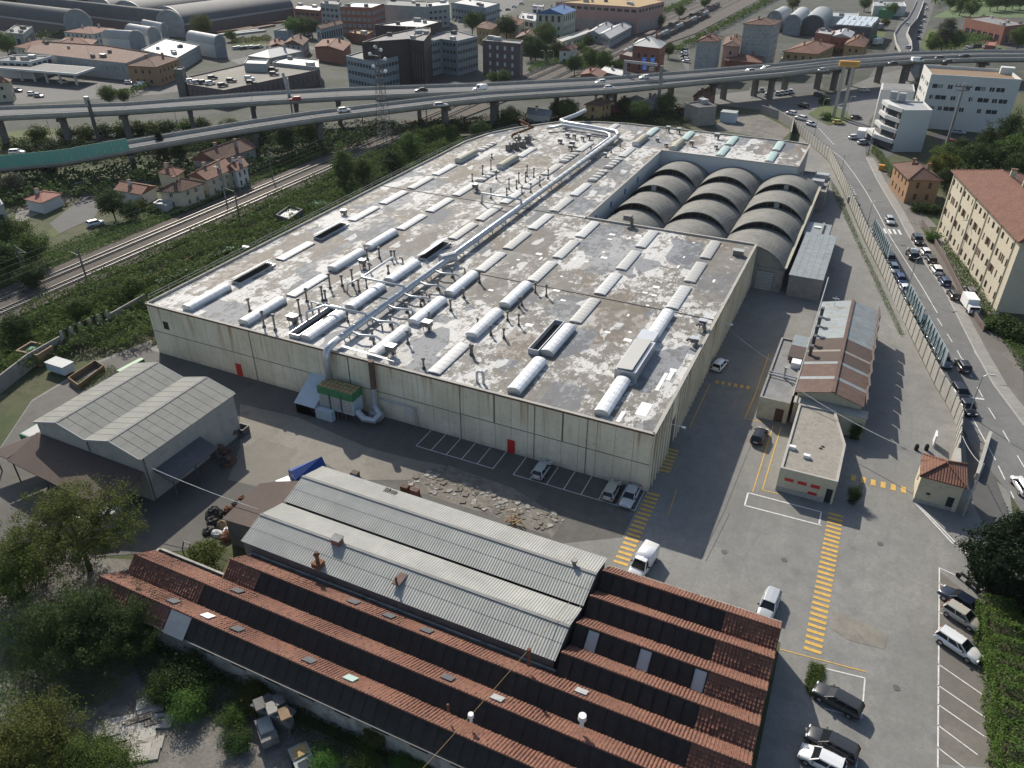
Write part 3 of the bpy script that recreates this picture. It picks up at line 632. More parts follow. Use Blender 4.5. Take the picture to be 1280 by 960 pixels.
branch([a0,(DX-.1,131,DZ+.1),(DX-1.5,133.2,DZ+.3),(DX-10,134.5,DZ+.4),(DX-18,135.5,DZ+.5),(DX-19.5,137,DZ+.6),(DX-17,143,DZ+1.2),(DX-16.0,147.5,DZ+1.6)], .62)
branch([(DX-1.2,110,DZ-.1),(DX-1.2,127,DZ),(DX-2.2,130,DZ+.1),(DX-4,131.5,DZ+.1),(DX-17.5,133.5,DZ+.2),(DX-21,130,DZ-.3)], .40)
# rusty conveyor frame and machinery by the left rear
k = MB(); k.tube([(-75.76,120.17,9.2), (-74.92,118.86,10), (-70.77,123.18,11.5), (-75.94,125.48,12.5)], .35, 6); k.bar((-79.49,134.31,9.2), (-71.51,122.81,11.3), .2); k.build('conveyor', 'rust', fac)
for u, v, s in ((300,300,1.6),(345,285,1.8),(390,275,1.5),(425,245,1.9),(360,240,1.6)):
    p = P_ = None
    x, y = {300:(-70.81,107.78), 345:(-69.82,109.85), 390:(-69.12,112.62), 425:(-69.39,116.64), 360:(-72.09,116.19)}[u]
    k = MB(); k.box(x-.7,y-.7,RZ,x+.7,y+.7,RZ+s); k.mat(1).cyl(x+.2,y,RZ+s,RZ+s+.7,.3,8); k.build('machine_unit', ['flue_steel','galvanised'], fac)
# handrail along the left edge and pipes
k = MB(); LP = [(-85.4,1),(-85.4,60),(-85.6,100),(-84.6,113),(-78.5,130)]
for h in (.55, 1.0): k.tube([(x,y,HF+h) for x,y in LP], .05, 5)
for i in range(24): k.box(-85.45,1+i*4.3,HF,-85.37,1.08+i*4.3,HF+1)
k.build('edge_rail', 'concrete_light', fac)
# white wall flanking the vaults, with small windows
for y in (74,84,94,104): MB().box(-34.55,y,6.3,-34.49,y+1.1,7.6).build('window', 'blue_paint', fac)
MB().add([(-34.545,68.7,0),(-34.545,124.5,0),(-34.545,124.5,HF-.1),(-34.545,68.7,HF-.1)], [(0,1,2,3)]).build('courtyard_wall', 'white_wall', fac)
MB().add([(-34.5,124.45,0),(0,124.45,0),(0,124.45,HF-.1),(-34.5,124.45,HF-.1)], [(0,1,2,3)]).build('courtyard_wall', 'white_wall', fac)
# repair sheets stuck on the membrane
for x, y, a, c in ((-3.6,3.5,1.5,3.2),(-5.3,.9,.55,2.6),(-2.9,10.2,.5,5.0),(-2.3,13.4,.6,2.6),(-2.5,16,1.0,.8)):
    MB().box(x,y,RZ+.012,x+a,y+c,RZ+.022).build('repair_sheet', 'white_paint', fac)
for i in range(60):
    x, y = random.uniform(-45,-3), random.uniform(14,66); a, c = random.choice(((.6,.5),(.9,.6),(.4,1.3),(.5,.5),(1.2,.9),(.3,.9)))
    if any(abs(x-q) < 2.6 for q in XC): continue
    MB().box(x,y,RZ+.012,x+a,y+c,RZ+.022).build('repair_sheet', 'white_paint', fac)
k = MB(); k.tube([(-47.2,1.0,HF+.5),(-38,.6,HF+.5)], .06, 6); k.tube([(-47.2,1.0,HF+.75),(-39,.6,HF+.75)], .05, 6); k.build('edge_pipe', 'galvanised', fac)
# ---------------------------------------------------------------- cooling unit by the front wall
def U(x, y, z): return (x, y, z)
cu = thing('cooling_unit', 'green netted cooling tower unit on a frame against the cream front wall', 'cooling tower', (-45,-3,0))
cx0, cx1, cy0, cy1 = -48.9, -42.9, -3.6, -1.2
k = MB(); k.box(cx0,cy0,1.5,cx1,cy1,3.9); k.mat(1)
for i in range(3): k.box(cx0+.2+2*i,cy0-.012,1.7,cx0+1.8+2*i,cy0,3.8)
k.build('casing', ['pale_blue','concrete_light'], cu)
k = MB(); k.box(cx0-.06,cy0-.06,3.9,cx1+.06,cy1+.06,5.1); k.build('netting', 'tarp_green', cu)
k = MB()
for i in range(8):
    for j in range(3): k.box(cx0+.1+.74*i,cy0+.1+.78*j,5.1,cx0+.72+.74*i,cy0+.74+.78*j,5.2)
k.build('slatted_top', 'hay', cu)
k = MB()
for x in np.linspace(cx0+.1,cx1-.1,5):
    for y in (cy0+.1,cy1-.1): k.box(x-.07,y-.07,0,x+.07,y+.07,1.5)
for x in (cx0+2,cx0+4): k.box(x-.12,cy0-.10,1.0,x+.12,cy0-.02,4.4)
k.build('frame', 'dark_steel', cu)
k = MB(); k.tube([(cx1+.2,-3.0,2.0),(cx1+1.6,-3.4,1.4),(cx1+3.0,-3.0,1.2),(cx1+3.2,-1.8,1.6),(cx1+1.9,-1.0,2.2)], .5, 10); k.tube([(cx1+1.9,-1.0,2.0),(cx1+1.9,-.8,4.0),(cx1+1.9,-.75,9.6)], .42, 10); k.box(cx1+1.6,-2.2,.6,cx1+3.4,-1.0,1.7); k.build('exhaust_duct', 'galvanised', cu, False)
k = MB(); k.tube([(cx1+1.9,-.78,5.2),(cx1+1.9,-.74,9.75)], .45, 10); k.build('rusty_stack', 'copper_rust', cu)
ls = thing('lean_to', 'small pale blue metal lean to beside the green netted cooling unit', 'shed', (-51,-2.5,0))
k = MB(); k.prism([(-52.6,-4.6),(-46.2,-4.6),(-46.2,-3.75),(-52.6,-3.75)], 0, 1.7); k.add([(-52.6,-4.6,0),(-49.1,-4.6,0),(-49.1,-.1,0),(-52.6,-.1,0),(-52.6,-4.6,1.7),(-49.1,-4.6,1.7),(-49.1,-.1,4.3),(-52.6,-.1,4.3)], [(0,1,5,4),(1,2,6,5),(3,0,4,7)]); k.build('wall', 'pale_blue', ls)
k = MB()
for i in range(9): k.add([(-52.75+.41*i,-4.75,1.72),(-52.36+.41*i,-4.75,1.72),(-52.36+.41*i,-.1,4.42),(-52.75+.41*i,-.1,4.42),(-52.75+.41*i,-4.75,1.8),(-52.36+.41*i,-4.75,1.8),(-52.36+.41*i,-.1,4.5),(-52.75+.41*i,-.1,4.5)], [(0,3,2,1),(4,5,6,7),(0,1,5,4),(1,2,6,5),(2,3,7,6),(3,0,4,7)])
k.build('roof', 'pale_blue', ls)
k = MB(); k.box(-49.9,-4.66,.9,-49.2,-4.6,1.4); k.build('vent', 'black', ls)
# ---------------------------------------------------------------- concrete shed vaults behind the front block
vt = thing('vaulted_hall', 'dark concrete hall of twelve arched shell roofs enclosed by the white walls', 'hall', (-14,96,0))
VX = [-34.3,-21.3,-7.7,6.0]; ZS = 4.7
def arc(x0, x1, zs, zc, n=18):
    h = zc-zs; a = (x1-x0)/2; r = (a*a+h*h)/(2*h); cz = zc-r; cx = (x0+x1)/2; t0 = math.asin(a/r)
    return [(cx+r*math.sin(-t0+2*t0*i/n), cz+r*math.cos(-t0+2*t0*i/n)) for i in range(n+1)]
for c in range(3):
    x0, x1 = VX[c], VX[c+1]
    for r in range(4):
        y0 = 69.0+13.85*r; n = 18
        prof = [(y0, 8.75), (y0+4.4, 8.5), (y0+9.2, 7.95)]
        k = MB(); A = [(y, arc(x0+.05, x1-.05, ZS, zc, n)) for y, zc in prof]
        vs = [(x, y, z) for y, pr in A for x, z in pr]+[(x, y, z-.22) for y, pr in A for x, z in pr]; N = n+1; T = len(A)*N; fs = []
        for j in range(len(A)-1):
            for i in range(n):
                fs.append((j*N+i, j*N+i+1, (j+1)*N+i+1, (j+1)*N+i)); fs.append((T+j*N+i, T+(j+1)*N+i, T+(j+1)*N+i+1, T+j*N+i+1))
        for i in range(n): fs.append((i, T+i, T+i+1, i+1)); e = (len(A)-1)*N; fs.append((e+i, e+i+1, T+e+i+1, T+e+i))
        k.add(vs, fs); sh = k.build('shell', 'vault_concrete', vt, False)
        k = MB()                                     # lower link shell down to the next lunette
        pr0 = arc(x0+.05, x1-.05, ZS-.02, 7.73, n); pr1 = arc(x0+.05, x1-.05, ZS-.02, 7.25, n)
        k.add([(x, y0+9.2, z) for x, z in pr0]+[(x, y0+13.85+.8, z) for x, z in pr1], [(i, i+1, N+i+1, N+i) for i in range(n)]); k.build('link_shell', 'vault_concrete', vt)
        k = MB(); pr = arc(x0+.05, x1-.05, ZS, 8.5, n)       # lunette glazing set back under the lip
        k.add([(x, y0+1.0, z) for x, z in pr], [tuple(range(n, -1, -1))]); k.build('lunette', 'glass_dirty', vt)
        k = MB()
        for i in range(3, n-2, 2): k.bar((pr[i][0], y0+.95, 6.2 if r else 4.9), (pr[i][0], y0+.95, pr[i][1]), .09)
        stuff(k.build('mullions', 'concrete_dark', vt))
        if (c, r) in ((0,2),(1,0),(2,3),(2,2)):
            k = MB(); xm = (x0+x1)/2+(.3 if c == 2 else -.6); k.box(xm-.5,y0+.2,7.3,xm+.5,y0+.9,8.5); k.mat(1).box(xm-.28,y0+.18,7.6,xm+.28,y0+.2,8.2); k.build('vent_hatch', ['concrete_light','grey_wall'], vt)
k = MB(); k.box(-34.4,69.0,0,5.7,69.5,4.7); k.box(5.6,69.5,0,5.95,124.3,4.75); pr = arc(VX[2]+.05, VX[3]-.05, 4.7, 8.5, 18)
k.add([(x,69.3,z) for x,z in pr], [tuple(range(18,-1,-1))]); k.build('wall', 'concrete', vt)
k = MB(); k.bar((6.05,69.2,4.95),(6.05,124.3,4.95),.55,.3); k.build('gutter', 'skylight_beige', vt)
k = MB(); k.box(.9,68.86,.05,4.2,68.97,4.0); k.mat(1)
for i in range(8): k.box(.95,68.84,.1+.48*i,4.15,68.86,.5+.48*i)
k.build('rolling_door', ['concrete_dark','light_roof'], vt)

# ================================================================ building kit
WINC = {}
def window_mesh(w_, h_, style):
    key = (round(w_,2), round(h_,2), style)
    if key not in WINC:
        m = MB(); f = .07
        fm, gm = {'w':('white_paint','glass'),'d':('dark_steel','glass'),'b':('shutter_brown','glass'),'s':('shutter_white','glass_pale'),'r':('shutter_brown','shutter_brown'),'p':('shutter_white','shutter_white'),'g':('grey_wall','glass')}[style]
        m.mat(1).add([(-w_/2,0,0),(w_/2,0,0),(w_/2,0,h_),(-w_/2,0,h_)], [(0,1,2,3)])
        m.mat(0).box(-w_/2,-.05,0,-w_/2+f,.0,h_); m.box(w_/2-f,-.05,0,w_/2,.0,h_); m.box(-w_/2+f,-.05,0,w_/2-f,0,f); m.box(-w_/2+f,-.05,h_-f,w_/2-f,0,h_)
        if w_ > .9: m.box(-.03,-.05,f,.03,0,h_-f)
        WINC[key] = m.mesh('window', [fm, gm])
    return WINC[key]
def facade(mb, root, a, b, z0, z1, wins, depth=.16, name='window'):
    a = Vector(a[:2]); b = Vector(b[:2]); L = (b-a).length; d = (b-a)/L; n = Vector((d.y,-d.x))
    wins = [q for q in wins if q[0] > .02 and q[1] < L-.02 and q[3] < z1-z0]
    us = sorted({0.0, L, *[q[0] for q in wins], *[q[1] for q in wins]}); vs = sorted({0.0, z1-z0, *[q[2] for q in wins], *[q[3] for q in wins]})
    def pt(u, v, o=0): return (a.x+d.x*u-n.x*o, a.y+d.y*u-n.y*o, z0+v)
    for j in range(len(vs)-1):
        i = 0
        while i < len(us)-1:
            def hole(k): 
                cu, cv = (us[k]+us[k+1])/2, (vs[j]+vs[j+1])/2
                return any(q[0] < cu < q[1] and q[2] < cv < q[3] for q in wins)
            if hole(i): i += 1; continue
            k = i
            while k < len(us)-1 and not hole(k): k += 1
            mb.add([pt(us[i],vs[j]),pt(us[k],vs[j]),pt(us[k],vs[j+1]),pt(us[i],vs[j+1])], [(0,1,2,3)]); i = k
    rz = math.atan2(d.y, d.x)
    for q in wins:
        u0,u1,v0,v1 = q[:4]; st = q[4] if len(q) > 4 else 'w'
        c = [pt(u0,v0),pt(u1,v0),pt(u1,v1),pt(u0,v1)]; e = [pt(u0,v0,depth),pt(u1,v0,depth),pt(u1,v1,depth),pt(u0,v1,depth)]
        mb.add(c+e, [(0,4,5,1),(1,5,6,2),(2,6,7,3),(3,7,4,0)][0:4])
        p = pt((u0+u1)/2, v0, depth); link(q[5] if len(q) > 5 else name, window_mesh(u1-u0, v1-v0, st), root, p, rz)
def rows(L, sp, w_, h_, zs, st='w', m0=None):
    n = max(0, int((L-.6)/sp))
    if not n: return []
    o = (L-n*sp)/2
    return [(o+sp*(k+.5)-w_/2, o+sp*(k+.5)+w_/2, z, z+h_, st) for z in zs for k in range(n)]
def visible(a, b):
    d = V2(a, b).normalized(); n = Vector((d.y,-d.x)); c = Vector((CAM.x-(a[0]+b[0])/2, CAM.y-(a[1]+b[1])/2)).normalized()
    return n.dot(c) > -.15
def roof_flat(root, foot, h, mat, cop='concrete_light', lip=.45, wallmat=None):
    q = inset(foot, .3); n = len(foot); m = MB()
    m.add([(*p,h) for p in foot]+[(*p,h) for p in q]+[(*p,h-lip) for p in q], [(i,(i+1)%n,n+(i+1)%n,n+i) for i in range(n)]+[(n+i,n+(i+1)%n,2*n+(i+1)%n,2*n+i) for i in range(n)])
    m.build('parapet', cop, root)
    MB().add([(*p,h-lip) for p in q], [tuple(range(n))]).build('roof', mat, root)
def roof_pitched(root, foot, h, rise, mat, hip=True, over=.5, soffit='white_wall'):
    f = inset(foot, -over); a, b, c, d = [Vector(p) for p in f]
    if (b-a).length < (c-b).length: a, b, c, d = b, c, d, a
    s = (c-b).length/2; e = (b-a).normalized(); k = s if hip else 0
    r0 = (a+d)/2+e*min(k, (b-a).length/2-.2); r1 = (b+c)/2-e*min(k, (b-a).length/2-.2); z = h-.05
    vs = [(*a,z),(*b,z),(*c,z),(*d,z),(*r0,h+rise),(*r1,h+rise)]
    m = MB(); m.add(vs+[(p[0],p[1],p[2]-.16) for p in vs[:4]], [(0,1,5,4),(2,3,4,5),(1,2,5),(3,0,4),(0,6,7,1),(1,7,8,2),(2,8,9,3),(3,9,6,0)])
    m.mat(1).add([(*p,z-.16) for p in (a,b,c,d)], [(3,2,1,0)])
    r = m.build('roof', [mat, soffit], root)
    m = MB(); m.tube([(*r0,h+rise+.02),(*r1,h+rise+.02)], .16, 6)
    if hip:
        for p in (a,d): m.tube([(*p,z+.03),(*r0,h+rise+.02)], .13, 5)
        for p in (b,c): m.tube([(*p,z+.03),(*r1,h+rise+.02)], .13, 5)
    m.build('ridge_tile', mat, r)
    return r
def building(name, label, cat, foot, h, wall, roof=('flat','grey_roof'), win=None, group=None, z0=0, chim=(), extra=None):
    foot = ccw(foot); c = np.mean(np.array(foot), 0); root = thing(name, label, cat, (c[0], c[1], z0), group); m = MB(); n = len(foot)
    for i in range(n):
        a, b = foot[i], foot[(i+1) % n]; L = V2(a,b).length; ws = []
        if win and visible(a, b): 
            for q in (win if isinstance(win, list) else [win]): ws += rows(L, *q)
        facade(m, root, a, b, z0, z0+h, ws)
    m.build('wall', wall, root)
    if roof[0] == 'flat':
        r = roof_flat(root, foot, z0+h, roof[1], wall if len(roof) < 3 else roof[2]); rr_ = random.Random(len(label)*7+int(c[0]))
        A_ = abs(sum(foot[i][0]*foot[(i+1)%n][1]-foot[(i+1)%n][0]*foot[i][1] for i in range(n)))/2
        if h > 4.5 and A_ > 60 and name != 'parking_deck':
            for k in range(min(7, 2+int(A_/250))):
                i = rr_.randrange(n); f_ = rr_.uniform(.25,.75); x, y = c[0]+(foot[i][0]-c[0])*f_, c[1]+(foot[i][1]-c[1])*f_; s_ = rr_.uniform(.5,1.6); q_ = MB(); q_.obox(x,y,z0+h+.1,s_*2,s_*1.4,1.1+s_*.5,math.atan2(foot[1][1]-foot[0][1],foot[1][0]-foot[0][0])); q_.build('roof_unit', rr_.choice(('light_roof','grey_wall','concrete_dark','steel')), root)
            q_ = MB(); q_.cyl(c[0],c[1],z0+h-.4,z0+h+2.8,.06,5); q_.bar((c[0]-.7,c[1],z0+h+2.4),(c[0]+.7,c[1],z0+h+2.4),.05); q_.build('aerial', 'steel', root)
    elif roof[0] in ('hip','gable'): 
        r = roof_pitched(root, foot, z0+h, roof[2], roof[1], roof[0] == 'hip')
        if roof[0] == 'gable':
            a, b, cc, d = foot
            if V2(a,b).length < V2(b,cc).length: a, b, cc, d = b, cc, d, a
            for p, q in ((d,a),(b,cc)):
                mid = ((p[0]+q[0])/2,(p[1]+q[1])/2); MB().add([(*p,z0+h),(*q,z0+h),(*mid,z0+h+roof[2]-.15)], [(0,1,2)]).build('gable_wall', wall, root)
        for x, y in (list(chim) or [((foot[0][0]*.62+foot[2][0]*.38),(foot[0][1]*.62+foot[2][1]*.38)), ((foot[0][0]*.3+foot[2][0]*.7),(foot[0][1]*.3+foot[2][1]*.7))][:1 if h < 5 else 2]):
            k = MB(); k.box(x-.35,y-.35,z0+h,x+.35,y+.35,z0+h+roof[2]+.9); k.mat(1).box(x-.45,y-.45,z0+h+roof[2]+.9,x+.45,y+.45,z0+h+roof[2]+1.05); k.build('chimney', [wall,'clay_tile'], r)
    return root
def field(o, u, v, L, W, pitch, course, amp, step, jit=0, sub=6, barrel=True):
    """real rolls and courses on a slope: o corner on the ridge, u along it, v down the slope"""
    o, u, v = np.array(o,float), np.array(u,float), np.array(v,float); u /= np.linalg.norm(u); v /= np.linalg.norm(v); nn = np.cross(u, v); nn *= np.sign(nn[2])
    nr = max(1, round(L/pitch)); nc = max(1, round(W/course)); us = np.linspace(0, L, nr*sub+1); ph = np.arange(nr*sub+1)/sub
    prof = amp*(np.abs(np.sin(PI*ph)) if barrel else .5+.5*np.sin(2*PI*ph))
    V = []; F = []
    J = RNG.normal(0, jit, (nc, nr+1)) if jit else np.zeros((nc, nr+1)); ci = np.minimum((ph+.001).astype(int), nr)
    for j in range(nc):
        for t, hh in ((j*W/nc, 0.0), ((j+1)*W/nc, step)):
            P3 = o+us[:,None]*u+v*t+nn*(prof+hh+J[j][ci])[:,None]; V.append(P3)
    N = nr*sub+1; R_ = len(V)
    idx = np.arange(N-1)
    for r in range(R_-1): F.append(np.stack([r*N+idx, r*N+idx+1, (r+1)*N+idx+1, (r+1)*N+idx], 1))
    return np.concatenate(V), np.concatenate(F)
def field_obj(name, mat, parent, *a, **k):
    V, F = field(*a, **k); m = MB(); m.v = [tuple(x) for x in V]; m.f = [tuple(x) for x in F.tolist()]; m.m = [0]*len(m.f)
    return stuff(m.build(name, mat, parent))

# ================================================================ tiled sawtooth works in the foreground
sw = thing('sawtooth_works', 'long workshop with parallel red tiled sawtooth roofs in the foreground', 'workshop', (-10,-32,0))
ZR, ZV, FR, BR = 5.45, 4.0, 1.58, 2.25; FL = math.hypot(FR, ZR-ZV); BL = math.hypot(BR, ZR-ZV); RY = [-20.9-3.83*k for k in range(7)]
FD = (0, -FR/FL, -(ZR-ZV)/FL); FN = (0, -(ZR-ZV)/FL, FR/FL); BD = (0, BR/BL, -(ZR-ZV)/BL); BN = (0, (ZR-ZV)/BL, BR/BL)
XL = [.95,.95,.95,.95,-35.5,-45.2,-46.0]; XT = [13.8,13.7,13.9,14.0,14.2,14.0,14.0]; XLT = [None,None,None,None,-31.2,-35.2,-36.0]; XR = 19.1
pane = MB(); LS = FL
def slope_pts(x0, x1, t0, t1, h): return [(x, t*FD[1]+h*FN[1], t*FD[2]+h*FN[2]) for x, t in ((x0,t0),(x1,t0),(x1,t1),(x0,t1))]
pane.mat(1).add(slope_pts(-.55,.55,.12,LS-.1,.03), [(0,3,2,1)])
pane.mat(0)
for x0, x1, t0, t1 in ((-.60,-.54,.1,LS-.05),(.54,.60,.1,LS-.05),(-.54,.54,.08,.16),(-.54,.54,LS-.12,LS-.05)):
    a = slope_pts(x0,x1,t0,t1,.02); c = slope_pts(x0,x1,t0,t1,.08); pane.add(a+c, [(0,1,2,3),(7,6,5,4),(0,4,5,1),(1,5,6,2),(2,6,7,3),(3,7,4,0)])
PM = pane.mesh('roof_pane', ['black','glass_dirty']); PMP = pane.mesh('pale_pane', ['black','skylight_grey'])
for k in range(7):
    y = RY[k]; x0 = XL[k]
    field_obj('tile_slope', 'clay_tile', sw, (x0,y,ZR), (1,0,0), BD, XR-x0, BL+.05, .33, .38, .06, .05, .012)
    field_obj('tile_slope', 'clay_tile', sw, (XT[k],y,ZR), (1,0,0), FD, XR-XT[k], FL+.05, .33, .38, .06, .06, .015)
    gx0 = x0
    if XLT[k]: field_obj('tile_slope', 'clay_tile', sw, (x0,y,ZR), (1,0,0), FD, XLT[k]-x0, FL+.05, .33, .38, .06, .06, .02); gx0 = XLT[k]
    MB().add([(gx0,y-.02,ZR-.06),(XT[k],y-.02,ZR-.06),(XT[k],y-FR,ZV-.06),(gx0,y-FR,ZV-.06)], [(0,3,2,1)]).build('glazing_bed', 'black', sw)
    n = int((XT[k]-gx0)/1.2); stp = (XT[k]-gx0)/n
    for i in range(n):
        link('roof_pane', PMP if (k == 2 and i in (1,5,9)) else PM, sw, (gx0+stp*(i+.5), y-.02, ZR-.02))
    m = MB(); nn = int((XR-x0)/.42)
    for i in range(nn): m.tube([(x0+.42*i,y,ZR+.02),(x0+.42*(i+1)+.05,y,ZR+.05)], .13, 6)
    stuff(m.build('ridge_tile', 'clay_tile', sw))
    MB().box(x0,y-FR-.16,ZV-.06,XR,y-FR+.12,ZV+.03).build('valley_gutter', 'dark_steel', sw)
    for xe, s in ((XR-.02, 1), (x0+.02, -1)):               # end gables
        MB().add([(xe,y+BR,ZV),(xe,y,ZR-.03),(xe,y-FR,ZV)], [(0,2,1) if s > 0 else (0,1,2)]).build('gable_wall', 'concrete_dark', sw)
m = MB(); m.box(XR-.35,-45.0,0,XR-.03,-18.4,ZV-.02); m.box(.9,-18.6,0,XR-.35,-18.42,ZV); m.box(-46,-45.0,0,XR-.35,-44.7,ZV-.05); m.box(-46,-44.7,0,-45.7,-41,ZV-.05); m.box(-45.2,-41,0,-44.9,-37.2,ZV-.05); m.box(-35.5,-37,0,-35.2,-33.4,ZV-.05); m.box(-44.9,-37.3,0,-35.5,-37.05,ZV-.05); m.box(-35.2,-33.5,0,.9,-33.3,ZV-.05)
m.build('wall', 'stone_wall', sw)
for k in range(14): MB().box(-40+4*k,-45.03,2.6,-38.2+4*k,-45.0,3.2).build('window', 'glass_dirty', sw)
m = MB()
for i in range(28): m.box(-36.0+.085*i*2,-45.35,3.0,-35.93+.085*i*2,-45.33,3.2)
a = slope_pts(0,2.6,.1,LS+.2,.09); y6 = RY[6]
m = MB(); c = slope_pts(0,2.6,.1,LS+.2,.16); m.add([(x-35.8,y+y6,z+ZR) for x,y,z in a+c], [(0,1,2,3),(7,6,5,4),(0,4,5,1),(1,5,6,2),(2,6,7,3),(3,7,4,0)])
for i in range(10): q = slope_pts(.1+.25*i,.18+.25*i,.1,LS+.2,.2); m.add([(x-35.8,y+y6,z+ZR) for x,y,z in q], [(0,3,2,1)])
m.build('metal_sheet', 'light_roof', sw)
# roof lights and loose fittings lying in the tiles
for k, x, c in ((4,-21,'dark_roof'),(4,-16.8,'dark_roof'),(4,-12.5,'dark_roof'),(4,3.5,'light_roof'),(5,-32.6,'dark_roof'),(5,-8,'dark_roof'),(5,-3.0,'light_roof'),(6,-37.5,'dark_roof'),(6,-33,'white_paint'),(6,-29.2,'dark_roof'),(6,-20.6,'dark_roof'),(6,-16,'skylight_green')):
    y = RY[k]; m = MB(); q = [(x,.6),(x+1.1,.6),(x+1.1,1.7),(x,1.7)]
    lo = [(a_, y+t*BD[1]+.08*BN[1], ZR+t*BD[2]+.08*BN[2]) for a_,t in q]; hi = [(a_, y+t*BD[1]+.2*BN[1], ZR+t*BD[2]+.2*BN[2]) for a_,t in q]
    m.add(lo+hi, [(0,3,2,1),(4,5,6,7),(0,1,5,4),(1,2,6,5),(2,3,7,6),(3,0,4,7)]); m.build('roof_light', c, sw)
def stack(x, y, z0, h, r, root=sw, mat='rust'):
    m = MB(); m.cyl(x,y,z0,z0+h,r,8); m.cyl(x,y,z0+h,z0+h+.25,r*1.5,8,r*1.1); m.build('stack', mat, root)
stack(-1.1,-35.3,5.8,2.0,.16); stack(-5.4,-42.6,5.8,.8,.10)
m = MB(); p = (5.4,-38.8); m.cyl(p[0],p[1],5.5,6.5,.18,8); m.cyl(p[0],p[1],6.5,7.0,.38,10,.34); m.build('turbine_vent', 'white_paint', sw)
m = MB(); m.cyl(-3.3,-42.4,5.5,6.2,.14,8); m.cyl(-3.3,-42.4,6.2,6.55,.28,10,.24); m.build('turbine_vent', 'white_paint', sw)

# ---- two corrugated sheds
cg = thing('corrugated_shed', 'twin grey corrugated gable sheds between the red tiled roofs and the yard', 'shed', (-18,-26,0))
for yf, yr, yn in ((-18.7,-22.3,-25.85),(-26.4,-29.8,-33.2)):
    sl = math.hypot(3.6, 1.05)
    field_obj('roof_sheet', 'corrugated', cg, (-36.7,yr,6.1), (1,0,0), (0,yf-yr,-1.05), 37.4, math.hypot(yf-yr,1.05)+.1, .30, 1.9, .05, .03, 0, 6, False)
    field_obj('roof_sheet', 'corrugated', cg, (-36.7,yr,6.1), (1,0,0), (0,yn-yr,-1.05), 37.4, math.hypot(yn-yr,1.05)+.1, .30, 1.75, .05, .03, 0, 6, False)
    m = MB(); m.bar((-36.75,yr,6.16),(.75,yr,6.16),.35,.06); m.build('ridge_cap', 'grey_roof', cg)
    for x in (-36.5,.5): MB().add([(x,yf,5),(x,yn,5),(x,yr,6.02)], [(0,1,2)]).build('gable_wall', 'concrete', cg)
m = MB(); m.box(-36.5,-18.85,0,.5,-18.7,4.98); m.box(-36.5,-33.2,0,.5,-33.05,4.98); m.box(-36.5,-33.05,0,-36.35,-18.85,4.98); m.box(.35,-33.05,0,.5,-18.85,4.98); m.build('wall', 'concrete_dark', cg)
MB().box(-36.5,-26.4,4.5,.5,-25.85,4.75).build('valley_gutter', 'dark_steel', cg)
for u, z, s in (((-26.18,-29.8),6.0,.9),):
    m = MB(); m.box(u[0]-.5,u[1]-.45,5.9,u[0]+.5,u[1]+.45,6.7); m.mat(1).box(u[0]-.6,u[1]-.55,6.7,u[0]+.6,u[1]+.55,6.8); m.build('vent_box', ['brick_red','grey_roof'], cg)
u = (-26.45,-32.94); m = MB(); m.box(u[0]-.5,u[1]-.5,5.3,u[0]+.5,u[1]+.5,5.9); m.cyl(u[0],u[1],5.9,6.9,.2,8); m.cyl(u[0],u[1],6.9,7.3,.35,8,.2); m.build('fan_stack', 'rust', cg)
u = (-17.4,-31.2); m = MB(); m.box(u[0]-.4,u[1]-1,5.85,u[0]+.5,u[1]+.7,5.97); m.cyl(u[0],u[1]-.7,5.9,6.7,.12,8); m.build('patch_sheet', 'copper_rust', cg)
u = (-1.85,-21.98); m = MB(); m.cyl(u[0],u[1],5.3,6.5,.22,8); m.cyl(u[0],u[1],6.5,6.8,.34,8); m.build('fan_stack', 'flue_steel', cg)
for a in ((570,128),(585,135)): 
    u = {570:(-26.63,-19.54), 585:(-25.72,-19.65)}[a[0]]; MB().box(u[0]-.35,u[1]-.5,5.25,u[0]+.35,u[1]+.5,5.42).build('roof_opening', 'black', cg)
# brown lean-to
bl = thing('brown_lean_to', 'low brown sheet roofed lean to at the left end of the corrugated sheds', 'shed', (-41,-27,0))
A = [(-41.73,-30.93),(-42.11,-24.08),(-37.96,-22.43),(-37.19,-25.89),(-37.69,-28.74),(-37.82,-30.61)]
A = [(-41.93,-30.77), (-37.97,-30.5), (-36.75,-33.0), (-36.75,-20.6), (-40.77,-22.69), (-42.31,-23.9)]
m = MB(); m.prism(ccw(A), 4.1, 4.22); m.build('roof', 'brown_roof', bl)
m = MB(); m.prism(inset(ccw(A), .25), 0, 4.1); m.build('wall', 'concrete_dark', bl)

# ================================================================ shed on the left with two gables
ls2 = thing('twin_gable_shed', 'grey twin gabled shed with panelled asbestos roof left of the factory', 'shed', (-65,-20,0))
HE, HG = 6.8, 8.05; Y0, Y1 = -28.6, -12.5
m = MB()
for xa, xb in ((-74.9,-65.6),(-65.6,-56.2)):
    xm = (xa+xb)/2
    for y, s in ((Y0,1),(Y1,-1)):
        q = [(xa,y,0),(xb,y,0),(xb,y,HE),(xm,y,HG),(xa,y,HE)]; m.add(q, [(0,1,2,3,4) if s > 0 else (4,3,2,1,0)])
m.add([(-74.9,Y0,0),(-74.9,Y1,0),(-74.9,Y1,HE),(-74.9,Y0,HE)], [(0,3,2,1)]); m.add([(-56.2,Y0,0),(-56.2,Y1,0),(-56.2,Y1,HE),(-56.2,Y0,HE)], [(0,1,2,3)])
m.build('wall', 'concrete_light', ls2)
